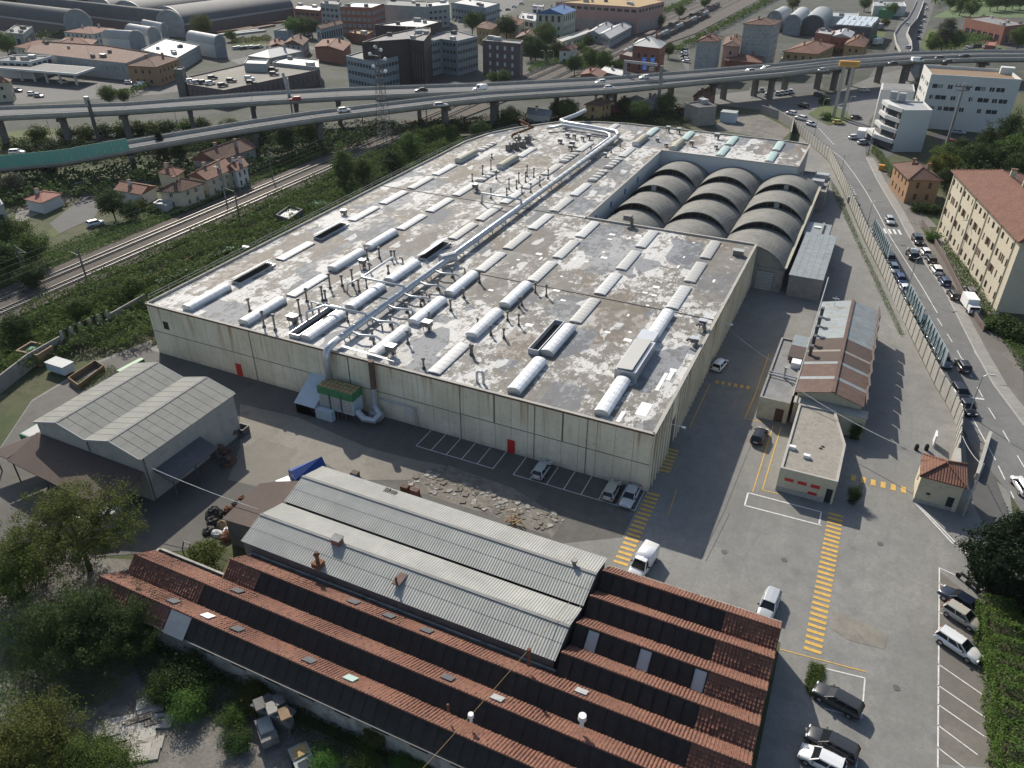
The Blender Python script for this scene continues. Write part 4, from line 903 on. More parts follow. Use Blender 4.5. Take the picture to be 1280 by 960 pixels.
for xa, xb in ((-74.9,-65.6),(-65.6,-56.2)):
    xm = (xa+xb)/2; sl = math.hypot(xb-xm, HG-HE); an = math.atan2(HG-HE, xb-xm)
    for s in (-1, 1):
        nr, nc = (3, 12); pw_, pl = (sl+.25)/nr, (Y1-Y0+.6)/nc; me = MB(); me.box(.0,-pl/2+.03,0,pw_+.06,pl/2-.03,.06)
        me = me.mesh('roof_panel', 'shed_panel')
        for i in range(nr):
            for j in range(nc):
                o = link('roof_panel', me, ls2, (xm+s*i*pw_*math.cos(an), Y0-.3+pl*(j+.5), HG+.04-i*pw_*math.sin(an)+.012*(nr-i)))
                o.rotation_euler = (0, an, 0) if s > 0 else (0, an, PI)
    m = MB(); m.bar((xm,Y0-.35,HG+.12),(xm,Y1+.35,HG+.12),.4,.06); m.build('ridge_cap', 'grey_roof', ls2)
    for y in (Y0-.32, Y1+.32):
        for p_, q_ in (((xa-.05,y,HE),(xm,y,HG+.05)),((xm,y,HG+.05),(xb+.05,y,HE))): MB().bar(p_,q_,.08,.25).build('barge_board', 'light_roof', ls2)
MB().box(-65.85,Y0,HE-.1,-65.35,Y1,HE-.02).build('valley_gutter', 'dark_steel', ls2)
for x_, y_ in ((-56.05,-28.4),(-65.5,-28.75)): MB().cyl(x_,y_,0,HE,.07,6).build('downpipe', 'dark_steel', ls2)
def canopy(name, label, pts3, posts, mat, roots=None):
    r = thing(name, label, 'canopy', (pts3[0][0], pts3[0][1], 0)); n = len(pts3)
    MB().add(list(pts3)+[(x,y,z-.12) for x,y,z in pts3], [tuple(range(n)), tuple(range(2*n-1,n-1,-1))]+[(i,n+i,n+(i+1)%n,(i+1)%n) for i in range(n)]).build('roof', mat, r)
    for x, y, z in posts: MB().box(x-.07,y-.07,0,x+.07,y+.07,z).build('post', 'dark_steel', r)
canopy('canopy', 'dark brown sheet canopy along the near gable end of the twin gabled shed', [(-75.5,-33.5,3.6),(-60.5,-34.6,3.5),(-56.4,-33.0,3.4),(-56.4,-28.7,4.7),(-75.5,-28.7,4.9)], [(-75,-33.2,3.5),(-68,-33.9,3.4),(-60.5,-34.3,3.3),(-56.6,-32.8,3.3)], 'brown_roof')
canopy('canopy', 'black felt canopy on the yard side of the twin gabled shed', [(-56.1,-27.5,4.2),(-53.2,-27.5,3.3),(-53.2,-19.5,3.3),(-56.1,-19.5,4.2)], [(-53.4,-27.2,3.2),(-53.4,-23.5,3.2),(-53.4,-19.8,3.2)], 'dark_roof')
canopy('canopy', 'small brown canopy at the far left corner of the twin gabled shed', [(-79.6,-33.0,3.3),(-75.8,-33.3,3.6),(-75.2,-27.6,4.6),(-77.0,-27.0,3.6)], [(-79.2,-32.8,3.2),(-76.9,-27.3,3.5)], 'brown_roof')

# ================================================================ small buildings on the right of the yard
ws = thing('workshop', 'gabled workshop with slate blue, brown and rust banded roof sheets', 'workshop', (19,42,0))
bands = [(25.2,29.2,'copper_rust'),(29.2,30.0,'bluegrey_roof'),(30.0,34.0,'copper_rust'),(34.0,34.8,'bluegrey_roof'),(34.8,38.2,'brown_roof'),(38.2,38.8,'roof_gravel'),(38.8,43.0,'brown_roof'),(43.0,46.8,'bluegrey_roof'),(46.8,47.1,'roof_gravel'),(47.1,51.0,'bluegrey_roof'),(51.0,51.3,'roof_gravel'),(51.3,54.6,'bluegrey_roof'),(54.6,54.9,'roof_gravel'),(54.9,58.0,'bluegrey_roof')]
for i, (y0, y1, mt) in enumerate(bands):
    for xa, xb in ((14.1,19.02),(23.4,19.02)):
        e = .004*(i % 2); m = MB(); q = [(xa,y0,4.6+e),(xb,y0,5.9+e),(xb,y1,5.9+e),(xa,y1,4.6+e)]; lo = [(x,y,z-.1) for x,y,z in q]
        f = [(0,1,2,3),(7,6,5,4),(0,4,5,1),(1,5,6,2),(2,6,7,3),(3,7,4,0)]
        m.add(q+lo, f if xa > xb else [t[::-1] for t in f]); m.build('roof_sheet', mt, ws)
m = MB(); m.bar((19.02,25.1,5.98),(19.02,58.1,5.98),.5,.08); m.build('ridge_cap', 'copper_rust', ws)
m = MB()
for y, s in ((26.2,1),(57.8,-1)): q = [(14.4,y,0),(23.2,y,0),(23.2,y,4.55),(19.02,y,5.78),(14.4,y,4.55)]; m.add(q, [(0,1,2,3,4) if s > 0 else (4,3,2,1,0)])
m.add([(14.4,26.2,0),(14.4,57.8,0),(14.4,57.8,4.55),(14.4,26.2,4.55)], [(0,3,2,1)]); m.add([(23.2,26.2,0),(23.2,57.8,0),(23.2,57.8,4.55),(23.2,26.2,4.55)], [(0,1,2,3)]); m.build('wall', 'cream', ws)
m = MB()
for k in range(8): m = MB(); m.obox(23.55,28.2+4.05*k,4.75,.14,4.0,1.3,R(5)); m.build('side_board', 'brown_wall', ws)
m = MB(); m.box(14.3,24.2,0,24.1,26.0,3.4); m.build('front_bay', 'cream', ws); m = MB(); m.box(14.2,24.1,3.4,24.2,26.05,3.55); m.build('bay_roof', 'concrete_light', ws)
m = MB(); m.box(11.6,36.0,3.6,14.0,43.6,4.3); m.build('side_wing', 'brown_wall', ws); m = MB(); m.box(11.5,35.9,4.3,14.05,40.0,4.4); m.mat(1).box(11.5,40.0,4.3,14.05,43.7,4.4); m.build('wing_roof', ['brown_roof','bluegrey_roof'], ws)
for k in range(5): y = 37+3.6*k; m = MB(); m.cyl(14.6,y,4.5,6.0,.28,8); m.box(14.3,y-.4,6.0,14.9,y+.4,6.5); m.build('roof_vent', 'dark_steel', ws)
m = MB(); m.cyl(16.2,56,5.2,6.9,.05,6); m.box(15.7,55.96,6.5,16.8,56.04,6.56); m.build('aerial', 'white_paint', ws)
an = thing('annex', 'low flat roofed cream annex with a brown door left of the banded workshop', 'building', (11.7,33,0))
foot = [(9.55,23.4),(13.85,23.4),(13.85,43.4),(9.55,43.4)]; m = MB(); facade(m, an, foot[0], foot[1], 0, 3.6, [(2.5,3.7,.02,2.3,'r','door')])
for i in (1,2,3): facade(m, an, foot[i], foot[(i+1)%4], 0, 3.6, [])
m.build('wall', 'cream', an); roof_flat(an, foot, 3.6, 'grey_roof', 'pavement', .25)
m = MB(); m.tube([(9.6,31.2,3.75),(13.8,30.8,3.75)], .1, 6); m.tube([(9.6,30.4,3.75),(13.8,30.0,3.75)], .1, 6); m.cyl(11.9,30.6,3.3,5.0,.16,8); m.cyl(11.9,30.6,5.0,5.3,.26,8); m.build('pipe_run', 'steel', an)
m = MB(); m.box(12.3,34.2,3.3,13.7,36.0,4.3); m.build('air_unit', 'white_paint', an)
of = thing('office', 'low cream office with gravel flat roof and red window panels', 'office', (18.5,15,0))
foot = ccw([(14.95,7.4),(21.9,7.5),(22.05,16.1),(19.95,24.0),(15.0,23.8)]); m = MB()
for i in range(5):
    a, b = foot[i], foot[(i+1)%5]; L = V2(a,b).length; wn = []
    if abs(a[1]-b[1]) < .5 and a[1] < 10: wn = [(.8,1.9,1.9,2.35,'r','red_panel'),(2.4,3.5,1.9,2.35,'r','red_panel'),(4.0,5.1,1.9,2.35,'r','red_panel'),(5.9,6.7,.02,2.3,'d','door')]
    elif a[0] > 21: wn = rows(L, 2.6, 1.2, 1.1, [1.2], 'd')
    facade(m, of, a, b, 0, 3.7, wn)
m.build('wall', 'cream', of); roof_flat(of, foot, 3.7, 'roof_gravel', 'concrete_light', .22)
m = MB(); m.box(18.8,7.42,.75,19.9,7.47,1.15); m.build('red_panel', 'red_paint', of)
for x in (15.75,17.35,18.95): MB().box(x,7.40,1.88,x+1.1,7.49,2.36).build('red_panel', 'red_paint', of)
MB().box(14.93,7.36,.02,20.8,7.40,.75).build('plinth', 'concrete_light', of)
for u in ((15.71,12.46), (17.66,11.27)): m = MB(); m.box(u[0]-.4,u[1]-.25,3.48,u[0]+.4,u[1]+.25,3.95); m.build('roof_light', 'white_paint', of)
for u in ((19.3,14.67), (19.09,14.12)): MB().box(u[0]-.2,u[1]-.12,3.48,u[0]+.2,u[1]+.12,3.58).build('roof_debris', 'black', of)
gh = thing('gatehouse', 'small cream gatehouse with a red tiled hip roof at the yard entrance', 'gatehouse', (33.5,15,0))
foot = [(31.2,12.65),(36.0,12.5),(36.1,17.3),(31.3,17.3)]; m = MB(); facade(m, gh, foot[0], foot[1], 0, 4.2, [(1.1,1.6,1.5,1.9,'d'),(3.5,4.3,.02,2.1,'d','door')])
for i in (1,2,3): facade(m, gh, foot[i], foot[(i+1)%4], 0, 4.2, [(1.6,2.6,1.3,2.3,'s')] if i == 3 else [])
m.build('wall', 'cream', gh); roof_pitched(gh, foot, 4.25, 1.25, 'clay_tile', True, .25); m = MB(); m.box(36.05,12.6,0,37.3,14.6,2.6); m.build('side_porch', 'concrete', gh)
MB().box(31.15,12.55,.02,35.9,12.6,.55).build('plinth', 'concrete_light', gh)
mb = thing('store_building', 'low store with worn blue grey metal roof beside the concrete vaults', 'store', (10.2,80,0))
m = MB(); m.box(7.1,68.2,0,13.1,92.6,4.3); m.build('wall', 'concrete', mb)
for k in range(5): m = MB(); m.box(6.95+1.26*k,68.0,4.34+.01*(k%2),6.95+1.26*(k+1)-.03,92.8,4.44+.01*(k%2)); m.build('roof_sheet', 'bluegrey_roof', mb)
m = MB(); m.box(6.6,93,0,11.4,101.5,3.6); m.mat(1).box(6.5,93,3.6,11.5,101.6,3.72); m.mat(0).box(9.6,93.4,3.72,10.0,101,4.2); m.build('rear_annex', ['concrete','bluegrey_roof'], mb)
m = MB(); m.box(8,98.0,3.73,9.6,98.9,3.95); m.build('roof_box', 'white_paint', mb)
sb = building('corner_store', 'small grey flat store between the rear factory wing and perimeter wall', 'store', [(.4,122),(7.8,122),(7.4,138),(.4,138)], 4.6, 'concrete', ('flat','grey_roof'))
m = MB(); m.box(.6,123.5,4.6,2.3,125.5,6.6); m.build('roof_cabin', 'light_roof', sb)
for i, (x, y) in enumerate(((1.6,140.5),(3.4,141.8),(2.0,143.2))):
    m = MB(); m.box(x-.8,y-.6,0,x+.8,y+.6,2.2)
    for j in range(4): m.box(x-.86,y-.66,.2+.5*j,x+.86,y+.66,.4+.5*j)
    tag(m.build('timber_crate', 'hay'), ['tan timber crate nearest the small grey corner store','tan timber crate against the perimeter wall behind the rear wing','rearmost tan timber crate beyond the rear factory wing'][i], 'crate', 'timber crates behind the rear wing')

# ================================================================ perimeter wall of concrete panels along the road
WALL = [(-21.78,220.43),(-12.68,205.63),(-7.24,194.31),(4.59,167.8),(10.58,142.73),(18.89,105.67),(23.71,86.19),(26.86,71.93),(29.8,60.12),(33.47,45.16),(35.81,37.49),(37.44,32.56)]
WALL = WALL[:-1]+[(36.6,33.5),(36.0,24.4)]
pwl = thing('perimeter_wall', 'long tan concrete panel wall between the factory yard and the road', 'wall', (20,100,0))
pc = {}
for a, b in zip(WALL, WALL[1:]):
    L = V2(a,b).length; n = max(1, round(L/2.5)); d = V2(a,b)/L; rz = math.atan2(d.y,d.x); s = round(L/n, 1)
    for k in range(n):
        if s not in pc:
            q = MB(); q.box(-s/2+.1,-.06,0,s/2-.1,.06,2.9); q2 = MB(); q2.box(-.11,-.13,0,.11,.13,3.05); q2.box(-.05,-.05,3.05,.05,.05,3.6); pc[s] = (q.mesh('wall_panel','concrete_light'), q2.mesh('wall_post','concrete'))
        t = (k+.5)*L/n; link('wall_panel', pc[s][0], pwl, (a[0]+d.x*t, a[1]+d.y*t, 0), rz)
        t = k*L/n; link('wall_post', pc[s][1], pwl, (a[0]+d.x*t, a[1]+d.y*t, 0), rz)
def billboard(label, t0, t1, seg, mat='bin_teal'):
    a, b = Vector(WALL[seg]), Vector(WALL[seg+1]); d = (b-a).normalized(); n = Vector((-d.y, d.x)); n = n if n.x > 0 else -n
    p = a+d*t0+n*.9; q = a+d*t1+n*.9; c = (p+q)/2; L = (q-p).length; rz = math.atan2(d.y,d.x)
    r = thing('billboard', label, 'billboard', (c.x,c.y,0), 'billboards along the perimeter wall')
    k = max(2, int(L/1.45))
    for i in range(k):
        o = p+d*(i+.5)*L/k; m = MB(); m.obox(o.x,o.y,4.0,L/k-.07,.12,2.6,rz); m.build('board', 'bluegrey_wall', r)
        o = p+d*i*L/k-n*.12; m = MB(); m.bar((o.x,o.y,2.6),(o.x,o.y,5.3),.12); m.bar((o.x-n.x*.7,o.y-n.y*.7,2.9),(o.x,o.y,5.0),.10); m.build('strut', mat, r)
    for t in (.12,.88): o = p+d*L*t; m = MB(); m.bar((o.x,o.y,0),(o.x,o.y,2.8),.18); m.build('post', 'dark_steel', r)
billboard('teal framed billboard by the white zebra crossing', 1.0, 17, 5)
billboard('short teal framed billboard halfway along the perimeter wall', .5, 11.5, 7)
billboard('teal framed billboard nearest the gatehouse end of the perimeter wall', 1.5, 14.5, 8)
# brick end with panels and stub wall at the gate
m = MB(); m.box(35.6,20.5,0,36.3,24.2,2.2); tag(m.build('gate_wall', 'concrete_light'), 'short pale stub wall between the gatehouse and the perimeter wall end', 'wall')
m = MB(); m.bar((38.6,21.0,0),(40.6,32.5,0),.4,2.0); tag(m.build('gate_panel', 'concrete_light'), 'low pale wall angled along the pavement beside the perimeter wall end', 'wall')
m = MB(); m.box(33.3,26.2,.3,33.5,27.8,2.0); m.mat(1).box(33.35,26.4,0,33.45,26.5,.3); m.box(33.35,27.5,0,33.45,27.6,.3); tag(m.build('notice_board', ['white_paint','dark_steel']), 'white notice board leaning near the end of the perimeter wall', 'sign')
# left boundary wall with black and white slatted fence
lw = thing('boundary_wall', 'weathered concrete boundary wall with striped palings left of the factory', 'wall', (-98,-8,0))
BW = [(-97.38,-20.08),(-99.84,-12.7),(-100.41,-6.22),(-99.7,3.44),(-100.45,11.98)]
for i, (a, b) in enumerate(zip(BW, BW[1:])):
    L = V2(a,b).length; n = max(1, round(L/3)); d = V2(a,b)/L; rz = math.atan2(d.y,d.x)
    for k in range(n):
        t = (k+.5)*L/n; m = MB(); m.obox(a[0]+d.x*t,a[1]+d.y*t,1.3 if i != 2 else .9,L/n-.06,.25,2.6 if i != 2 else 1.8,rz); m.build('wall_panel', 'concrete', lw)
    if i == 2:
        m = int(L/.85)
        for k in range(m): t = (k+.5)*L/m; q = MB(); q.obox(a[0]+d.x*t,a[1]+d.y*t,2.6,.5,.08,1.6,rz); q.build('paling', 'black' if k % 2 else 'concrete_light', lw)
wc = thing('white_tank', 'small pale metal tank box by the left boundary wall', 'tank', (-95.11,-10.94,0)); x, y = (-94.35,-11.42); m = MB(); m.box(x-2,y-1,.3,x+2,y+1,1.7); m.build('body', 'pale_blue', wc); m = MB(); m.box(x-2.1,y-1.1,1.7,x+2.1,y+1.1,1.85); m.build('lid', 'light_roof', wc)

NTH = 'first second third fourth fifth sixth seventh eighth ninth tenth eleventh twelfth'.split()
# ================================================================ railway
m = MB(); m.prism([(-131.5,-160),(-119,-160),(-117,160),(-112,230),(-92,400),(-88,900),(-130,900),(-131.5,160)], 0, .35); struct(m, 'railway_ballast', 'ballast')
SLP = MB(); SLP.box(-1.25,-.12,0,1.25,.12,.14)
def track(label, x0, ya, yb, bend=0):
    t = thing('railway_track', label, 'railway track', (x0, ya, 0), 'railway tracks')
    n = 12; ys = np.linspace(ya, yb, n); f = lambda y: x0+bend*max(0, (y-200)/300)**2*10
    for s in (-.76, .76): m = MB(); [m.bar((f(p)+s, p, .62), (f(q)+s, q, .62), .12, .18) for p, q in zip(ys, ys[1:])]; m.build('rail', 'rail_steel', t)
    m = MB(); y = ya
    while y < min(yb, 330): m.obox(f(y), y, .44, 2.5, .26, .16); y += .62
    stuff(m.build('sleepers', 'concrete_dark', t))
track('railway track running nearest the cream factory', -122.2, -150, 620)
track('railway track on the far side of the double line by the farmhouses', -127.6, -150, 620)
track('short siding track next to the freight wagons beyond the viaduct', -114.5, 235, 620)
track('freight track carrying the wagons nearest the pink industrial hall', -109.5, 260, 620)
track('outer freight track carrying wagons behind the red brick house', -104.0, 275, 620)
def wagon(x, y, L, kind, label):
    r = thing('freight_wagon', label, 'wagon', (x,y,.7), 'freight wagons on the sidings')
    m = MB(); m.box(x-1.3,y,.95,x+1.3,y+L,1.35); m.build('frame', 'dark_steel', r)
    for yy in (y+1.2, y+3.0, y+L-3.0, y+L-1.2):
        m = MB(); m.box(x-.9,yy-.4,.7,x+.9,yy+.4,1.1); m.build('bogie', 'black', r)
    m = MB()
    if kind == 'tank': m.tube([(x,y+.6,2.6),(x,y+L-.6,2.6)], 1.25, 12); m.cyl(x,y+L/2,3.7,4.2,.4,8)
    elif kind == 'van': m.box(x-1.35,y+.3,1.36,x+1.35,y+L-.3,3.6); m.add([(x-1.4,y+.2,3.6),(x+1.4,y+.2,3.6),(x+1.4,y+L-.2,3.6),(x-1.4,y+L-.2,3.6),(x,y+.2,4.0),(x,y+L-.2,4.0)], [(0,1,4),(1,2,5,4),(2,3,5),(3,0,4,5)])
    else:
        m.box(x-1.35,y+.3,1.36,x-1.2,y+L-.3,2.7); m.box(x+1.2,y+.3,1.36,x+1.35,y+L-.3,2.7); m.box(x-1.2,y+.3,1.36,x+1.2,y+.5,2.7); m.box(x-1.2,y+L-.5,1.36,x+1.2,y+L-.3,2.7); m.mat(1).box(x-1.2,y+.5,1.36,x+1.2,y+L-.5,2.1)
    m.build('body', ['grey_wall' if kind == 'tank' else random.choice(('brown_wall','dark_brown','copper_rust','concrete_dark')), 'rubble'], r)
for i in range(12): wagon(-109.5, 345+16*i, 14.5, ('open','van','open')[i % 3], 'dark freight wagon, %s from the camera in the long rake nearest the running lines' % NTH[i])
for i in range(11): wagon(-104.0, 305+16*i, 14.5, ('tank','open','tank','van')[i % 4], 'freight wagon, %s from the camera in the outer rake by the red brick depot' % NTH[i])
def mast(x, y, h, label, side=1):
    r = thing('catenary_mast', label, 'mast', (x,y,0), 'catenary masts along the railway')
    m = MB(); m.box(x-.12,y-.12,0,x+.12,y+.12,h); m.build('post', 'concrete_dark', r); m = MB(); m.bar((x,y,h-1.4),(x+side*2.8,y,h-1.0),.08); m.bar((x,y,h-.2),(x+side*2.6,y,h-1.0),.05); m.build('arm', 'dark_steel', r)
for i, y in enumerate((14,57,100,146,190)): mast(-118.6, y, 7.6, 'dark catenary mast between the tracks and the factory, number %s from the camera' % ('one','two','three','four','five')[i], -1)
for i, y in enumerate((10,66,84,128)): mast(-131.0, y, 7.6, 'catenary mast on the farmhouse side of the tracks, number %s from the camera' % ('one','two','three','four')[i], 1)
m = MB()
for x in (-122.2,-127.6):
    for z in (5.6,6.7): m.tube([(x,y,z-.0) for y in range(-100,240,20)], .015, 3)
tag(m.build('catenary_wires', 'dark_steel'), 'thin overhead wires hanging above the double railway line', 'wires')

# ================================================================ viaduct
def deck(root, L, Rr, th=1.3, lane=True):
    n = len(L); m = MB()
    m.mat(0).add([*L, *Rr], [(i, n+i, n+i+1, i+1) for i in range(n-1)])
    lo = [(x,y,z-th) for x,y,z in L]; ro = [(x,y,z-th) for x,y,z in Rr]; li = [(l[0]*.8+r[0]*.2, l[1]*.8+r[1]*.2, l[2]-th) for l, r in zip(L, Rr)]; ri = [(l[0]*.2+r[0]*.8, l[1]*.2+r[1]*.8, l[2]-th) for l, r in zip(L, Rr)]
    le = [(x,y,z-.55) for x,y,z in L]; re = [(x,y,z-.55) for x,y,z in Rr]
    m.mat(1).add([*L, *le, *li], [(i,i+1,n+i+1,n+i) for i in range(n-1)]+[(n+i,n+i+1,2*n+i+1,2*n+i) for i in range(n-1)])
    m.add([*Rr, *re, *ri], [(i+1,i,n+i,n+i+1) for i in range(n-1)]+[(n+i+1,n+i,2*n+i,2*n+i+1) for i in range(n-1)])
    m.add([*li, *ri], [(i,i+1,n+i+1,n+i) for i in range(n-1)])
    m.build('deck', ['deck_asphalt','concrete'], root)
    for E, s in ((L, 1), (Rr, -1)):
        O = Rr if E is L else L
        m = MB()
        for (p, q, o) in zip(E, E[1:], O): m.bar((p[0],p[1],p[2]+.42), (q[0],q[1],q[2]+.42), .28, .86)
        pr = m.build('parapet', 'concrete_light', root); m = MB()
        for h in (.25,): m.tube([(p[0],p[1],p[2]+.85+h) for p in E], .05, 4)
        for p, q in zip(E, E[1:]):
            k = int(Vector((q[0]-p[0],q[1]-p[1])).length/3)
            for i in range(k): t = i/k; x, y, z = p[0]+(q[0]-p[0])*t, p[1]+(q[1]-p[1])*t, p[2]+(q[2]-p[2])*t; m.bar((x,y,z+.8),(x,y,z+1.12),.06)
        stuff(m.build('guard_rail', 'steel', pr))
    if lane:
        for i in range(1, n-1): m = MB(); line3(m, [(L[i][0],L[i][1],L[i][2]+.02),(Rr[i][0],Rr[i][1],Rr[i][2]+.02)], .35); m.build('expansion_joint', 'asphalt_dark', root)
        m = MB()
        for f in (.07, .93): line3(m, [(l[0]+(r[0]-l[0])*f, l[1]+(r[1]-l[1])*f, l[2]+(r[2]-l[2])*f+.03) for l, r in zip(L, Rr)], .2)
        stuff(m.build('lane_lines', 'road_white', root))
def line3(m, pts, wd):
    for a, b in zip(pts, pts[1:]):
        d = V2(a, b).normalized(); n = Vector((-d.y, d.x))*wd/2; m.add([(a[0]+n.x,a[1]+n.y,a[2]),(a[0]-n.x,a[1]-n.y,a[2]),(b[0]-n.x,b[1]-n.y,b[2]),(b[0]+n.x,b[1]+n.y,b[2])], [(0,1,2,3)])
def pier(root, x, y, z, rz, wd=5.0):
    m = MB(); m.obox(x,y,z/2-.6,1.4,2.2,z-1.2,rz); m.obox(x,y,z-.75,1.6,wd,.9,rz); m.build('pier', 'concrete_dark', root)
ZD = 9.5
FA = [(-330,14),(-232,80),(-201,101),(-175,129.5),(-154,148),(-110,179.3),(-77,207),(-45,241),(-26,262),(-4,289),(17,311),(45,331),(85,349),(150,368)]
NA = [(-322,4),(-222,71),(-195,92),(-167,118.5),(-147,136.5),(-104,168.5),(-70.5,198.2),(-38,233),(-18.5,255),(3,281.5),(23,303),(50,322.5),(88,340),(152,359)]
via = thing('viaduct', 'long concrete road viaduct crossing behind the factory', 'viaduct', (-90,195,0))
deck(via, [(x,y,ZD) for x,y in FA], [(x,y,ZD) for x,y in NA])
for i, (x, y) in enumerate([((a[0]+b[0])/2,(a[1]+b[1])/2) for a, b in zip(FA, NA)]):
    if i in (0,): continue
    a = FA[i]; p = FA[i-1]; pier(via, x, y, ZD-1.25, math.atan2(a[1]-p[1], a[0]-p[0]), 6.5)
    if i > 1: q = ((FA[i-1][0]+NA[i-1][0])/2, (FA[i-1][1]+NA[i-1][1])/2); pier(via, (x+q[0])/2, (y+q[1])/2, ZD-1.25, math.atan2(a[1]-p[1], a[0]-p[0]), 6.5)
NB = [(-226,18,3.4), (-190.4,48.47,4.6), (-176.91,57.31,5.6), (-166.01,69.58,7), (-145.08,96.01,9), (-134,112,9.5), (-110,146.5,9.5), (-99.5,159.5,9.5), (-69,187,9.5), (-40,221.5,9.5), (-22,241.5,9.5), (-2,269.5,9.5), (22,293,9.5), (50,312,9.5), (88,331,9.5), (152,351,9.5)]
FB = []
for i, p in enumerate(NB):
    a, b = NB[max(0,i-1)], NB[min(len(NB)-1,i+1)]; d = V2(a,b).normalized(); FB.append((p[0]-d.y*8.6, p[1]+d.x*8.6, p[2]-.02))
vib = thing('ramp_viaduct', 'nearer viaduct carriageway climbing from the left behind the railway', 'viaduct', (-60,190,0))
deck(vib, FB, NB)
for i in range(3, len(NB)):
    a, b, c = NB[i-1], NB[i], FB[i]; ang = math.atan2(b[1]-a[1], b[0]-a[0]); pier(vib, (b[0]+c[0])/2, (b[1]+c[1])/2, b[2]-1.25, ang, 6.5)
# teal noise barrier on the ramp
nb = thing('noise_barrier', 'teal translucent noise barrier along the viaduct ramp on the left', 'barrier', (NB[2][0],NB[2][1],4))
def along(P3, n):
    out = []
    for a, b in zip(P3, P3[1:]):
        for k in range(n): out.append(tuple(a[j]+(b[j]-a[j])*k/n for j in range(3)))
    return out+[P3[-1]]
AL = along(NB[1:4], 8)
for a, b in zip(AL, AL[1:]):
    m = MB(); n = V2(a,b).normalized(); o = Vector((n.y,-n.x))*.22
    m.bar((a[0]+o.x+n.x*.06,a[1]+o.y+n.y*.06,a[2]+1.9),(b[0]+o.x-n.x*.06,b[1]+o.y-n.y*.06,b[2]+1.9),.08,3.2); m.build('barrier_panel', 'awning_green', nb)
    m = MB(); m.bar((a[0]+o.x,a[1]+o.y,a[2]+.2),(a[0]+o.x,a[1]+o.y,a[2]+3.6),.12); m.build('barrier_post', 'concrete_light', nb)
RL = [(15.94,312.54,9.4), (13.18,342.94,8.6), (10.71,388.64,7), (11.7,441.54,5), (14.68,496.85,3), (16.13,564.45,1.2), (17.08,632.49,0.4)]
RR = [(20.07,321.59,9.4), (19.27,349.88,8.6), (16.64,391.51,7), (16.9,438.59,5), (19.89,495.53,3), (21.2,566.93,1.2), (22.14,634.97,0.4)]
vr = thing('exit_ramp', 'curving exit ramp descending away from the viaduct on the right', 'ramp', (RL[0][0],RL[0][1],0)); deck(vr, RL, RR, .9)
for i in (1,2): p, q = RL[i], RR[i]; pier(vr, (p[0]+q[0])/2, (p[1]+q[1])/2, p[2]-.85, .8, 5)
# sign gantry with blue panels
sg = thing('sign_gantry', 'steel gantry with blue road signs over the viaduct', 'sign', (-58,203,0))
for p in ((-57.16,201.99,0), (-74.19,214.42,9.5)): MB().box(p[0]-.5,p[1]-.5,p[2],p[0]+.5,p[1]+.5,16.3 if p[2] == 0 else 14.8).build('post', 'concrete', sg)
a, b = ((-74.59,214.25), (-60.09,206.76)); m = MB(); m.bar((*a,14.6),(*b,15.6),.4,.9); m.build('beam', 'steel', sg)
for u, v, w_, h_, mt in ((875,150,2.0,1.7,'sign_blue'),(920,150,2.0,1.7,'sign_blue'),(877,185,1.8,1.7,'sign_blue'),(915,195,2.0,1.4,'concrete_light')):
    x, y = {875:(-67.25,214.43), 920:(-64.5,215.76), 877:(-65.76,210.46), 915:(-63.04,210.3)}[u]; zc = {875:15.5,920:15.5,877:13.7,915:13.4}[u]
    m = MB(); m.obox(x,y,zc,w_,.15,h_,R(48)); m.build('sign_panel', mt, sg)
    m = MB(); d = Vector((math.sin(R(48)),-math.cos(R(48)))); 
    for k in range(2): m.obox(x+d.x*.09,y+d.y*.09,zc-.35+.6*k,w_*.6,.02,.14,R(48))
    m.build('sign_lettering', 'white_paint' if mt == 'sign_blue' else 'dark_steel', sg)
# twin leaning totem with orange board
tt = thing('totem_sign', 'tall twin post totem carrying an orange board above the viaduct', 'sign', (0.97,224.87,0))
for a, h in (((0.01,224.41), 18), ((2.79,224.93), 17)): m = MB(); m.box(a[0]-.55,a[1]-.55,0,a[0]+.55,a[1]+.55,h); m.build('post', 'concrete_light', tt)
a, c = (0.01,224.41), (2.79,224.93); m = MB(); m.obox((a[0]+c[0])/2,(a[1]+c[1])/2-.2,17.8,6.4,1.5,1.7,.2); m.build('board', 'sign_orange', tt); m = MB(); m.obox((a[0]+c[0])/2+.16,(a[1]+c[1])/2-.97,17.8,4.6,.06,.6,.2); m.build('lettering', 'hay', tt)
# lattice pylon with lamps
py = thing('lattice_pylon', 'tall lattice steel tower with round floodlights beside the railway', 'pylon', (-117.5,119,0)); PX, PY = -117.5, 119.5
H_ = 31; m = MB(); n = 16
def leg(s, t, z): w_ = 1.5*(1-z/H_)+.35; return (PX+s*w_, PY+t*w_, z)
for s, t in ((-1,-1),(1,-1),(1,1),(-1,1)): m.bar(leg(s,t,0), leg(s,t,H_), .12)
m.build('legs', 'dark_steel', py) ; stuff(py.children[-1]); m = MB()
for k in range(n):
    z0, z1 = H_*k/n, H_*(k+1)/n
    for (s, t), (u, v) in (((-1,-1),(1,-1)),((1,-1),(1,1)),((1,1),(-1,1)),((-1,1),(-1,-1))): m.bar(leg(s,t,z0), leg(u,v,z1), .05); m.bar(leg(u,v,z0), leg(s,t,z1), .05); m.bar(leg(s,t,z1), leg(u,v,z1), .05)
stuff(m.build('bracing', 'dark_steel', py))
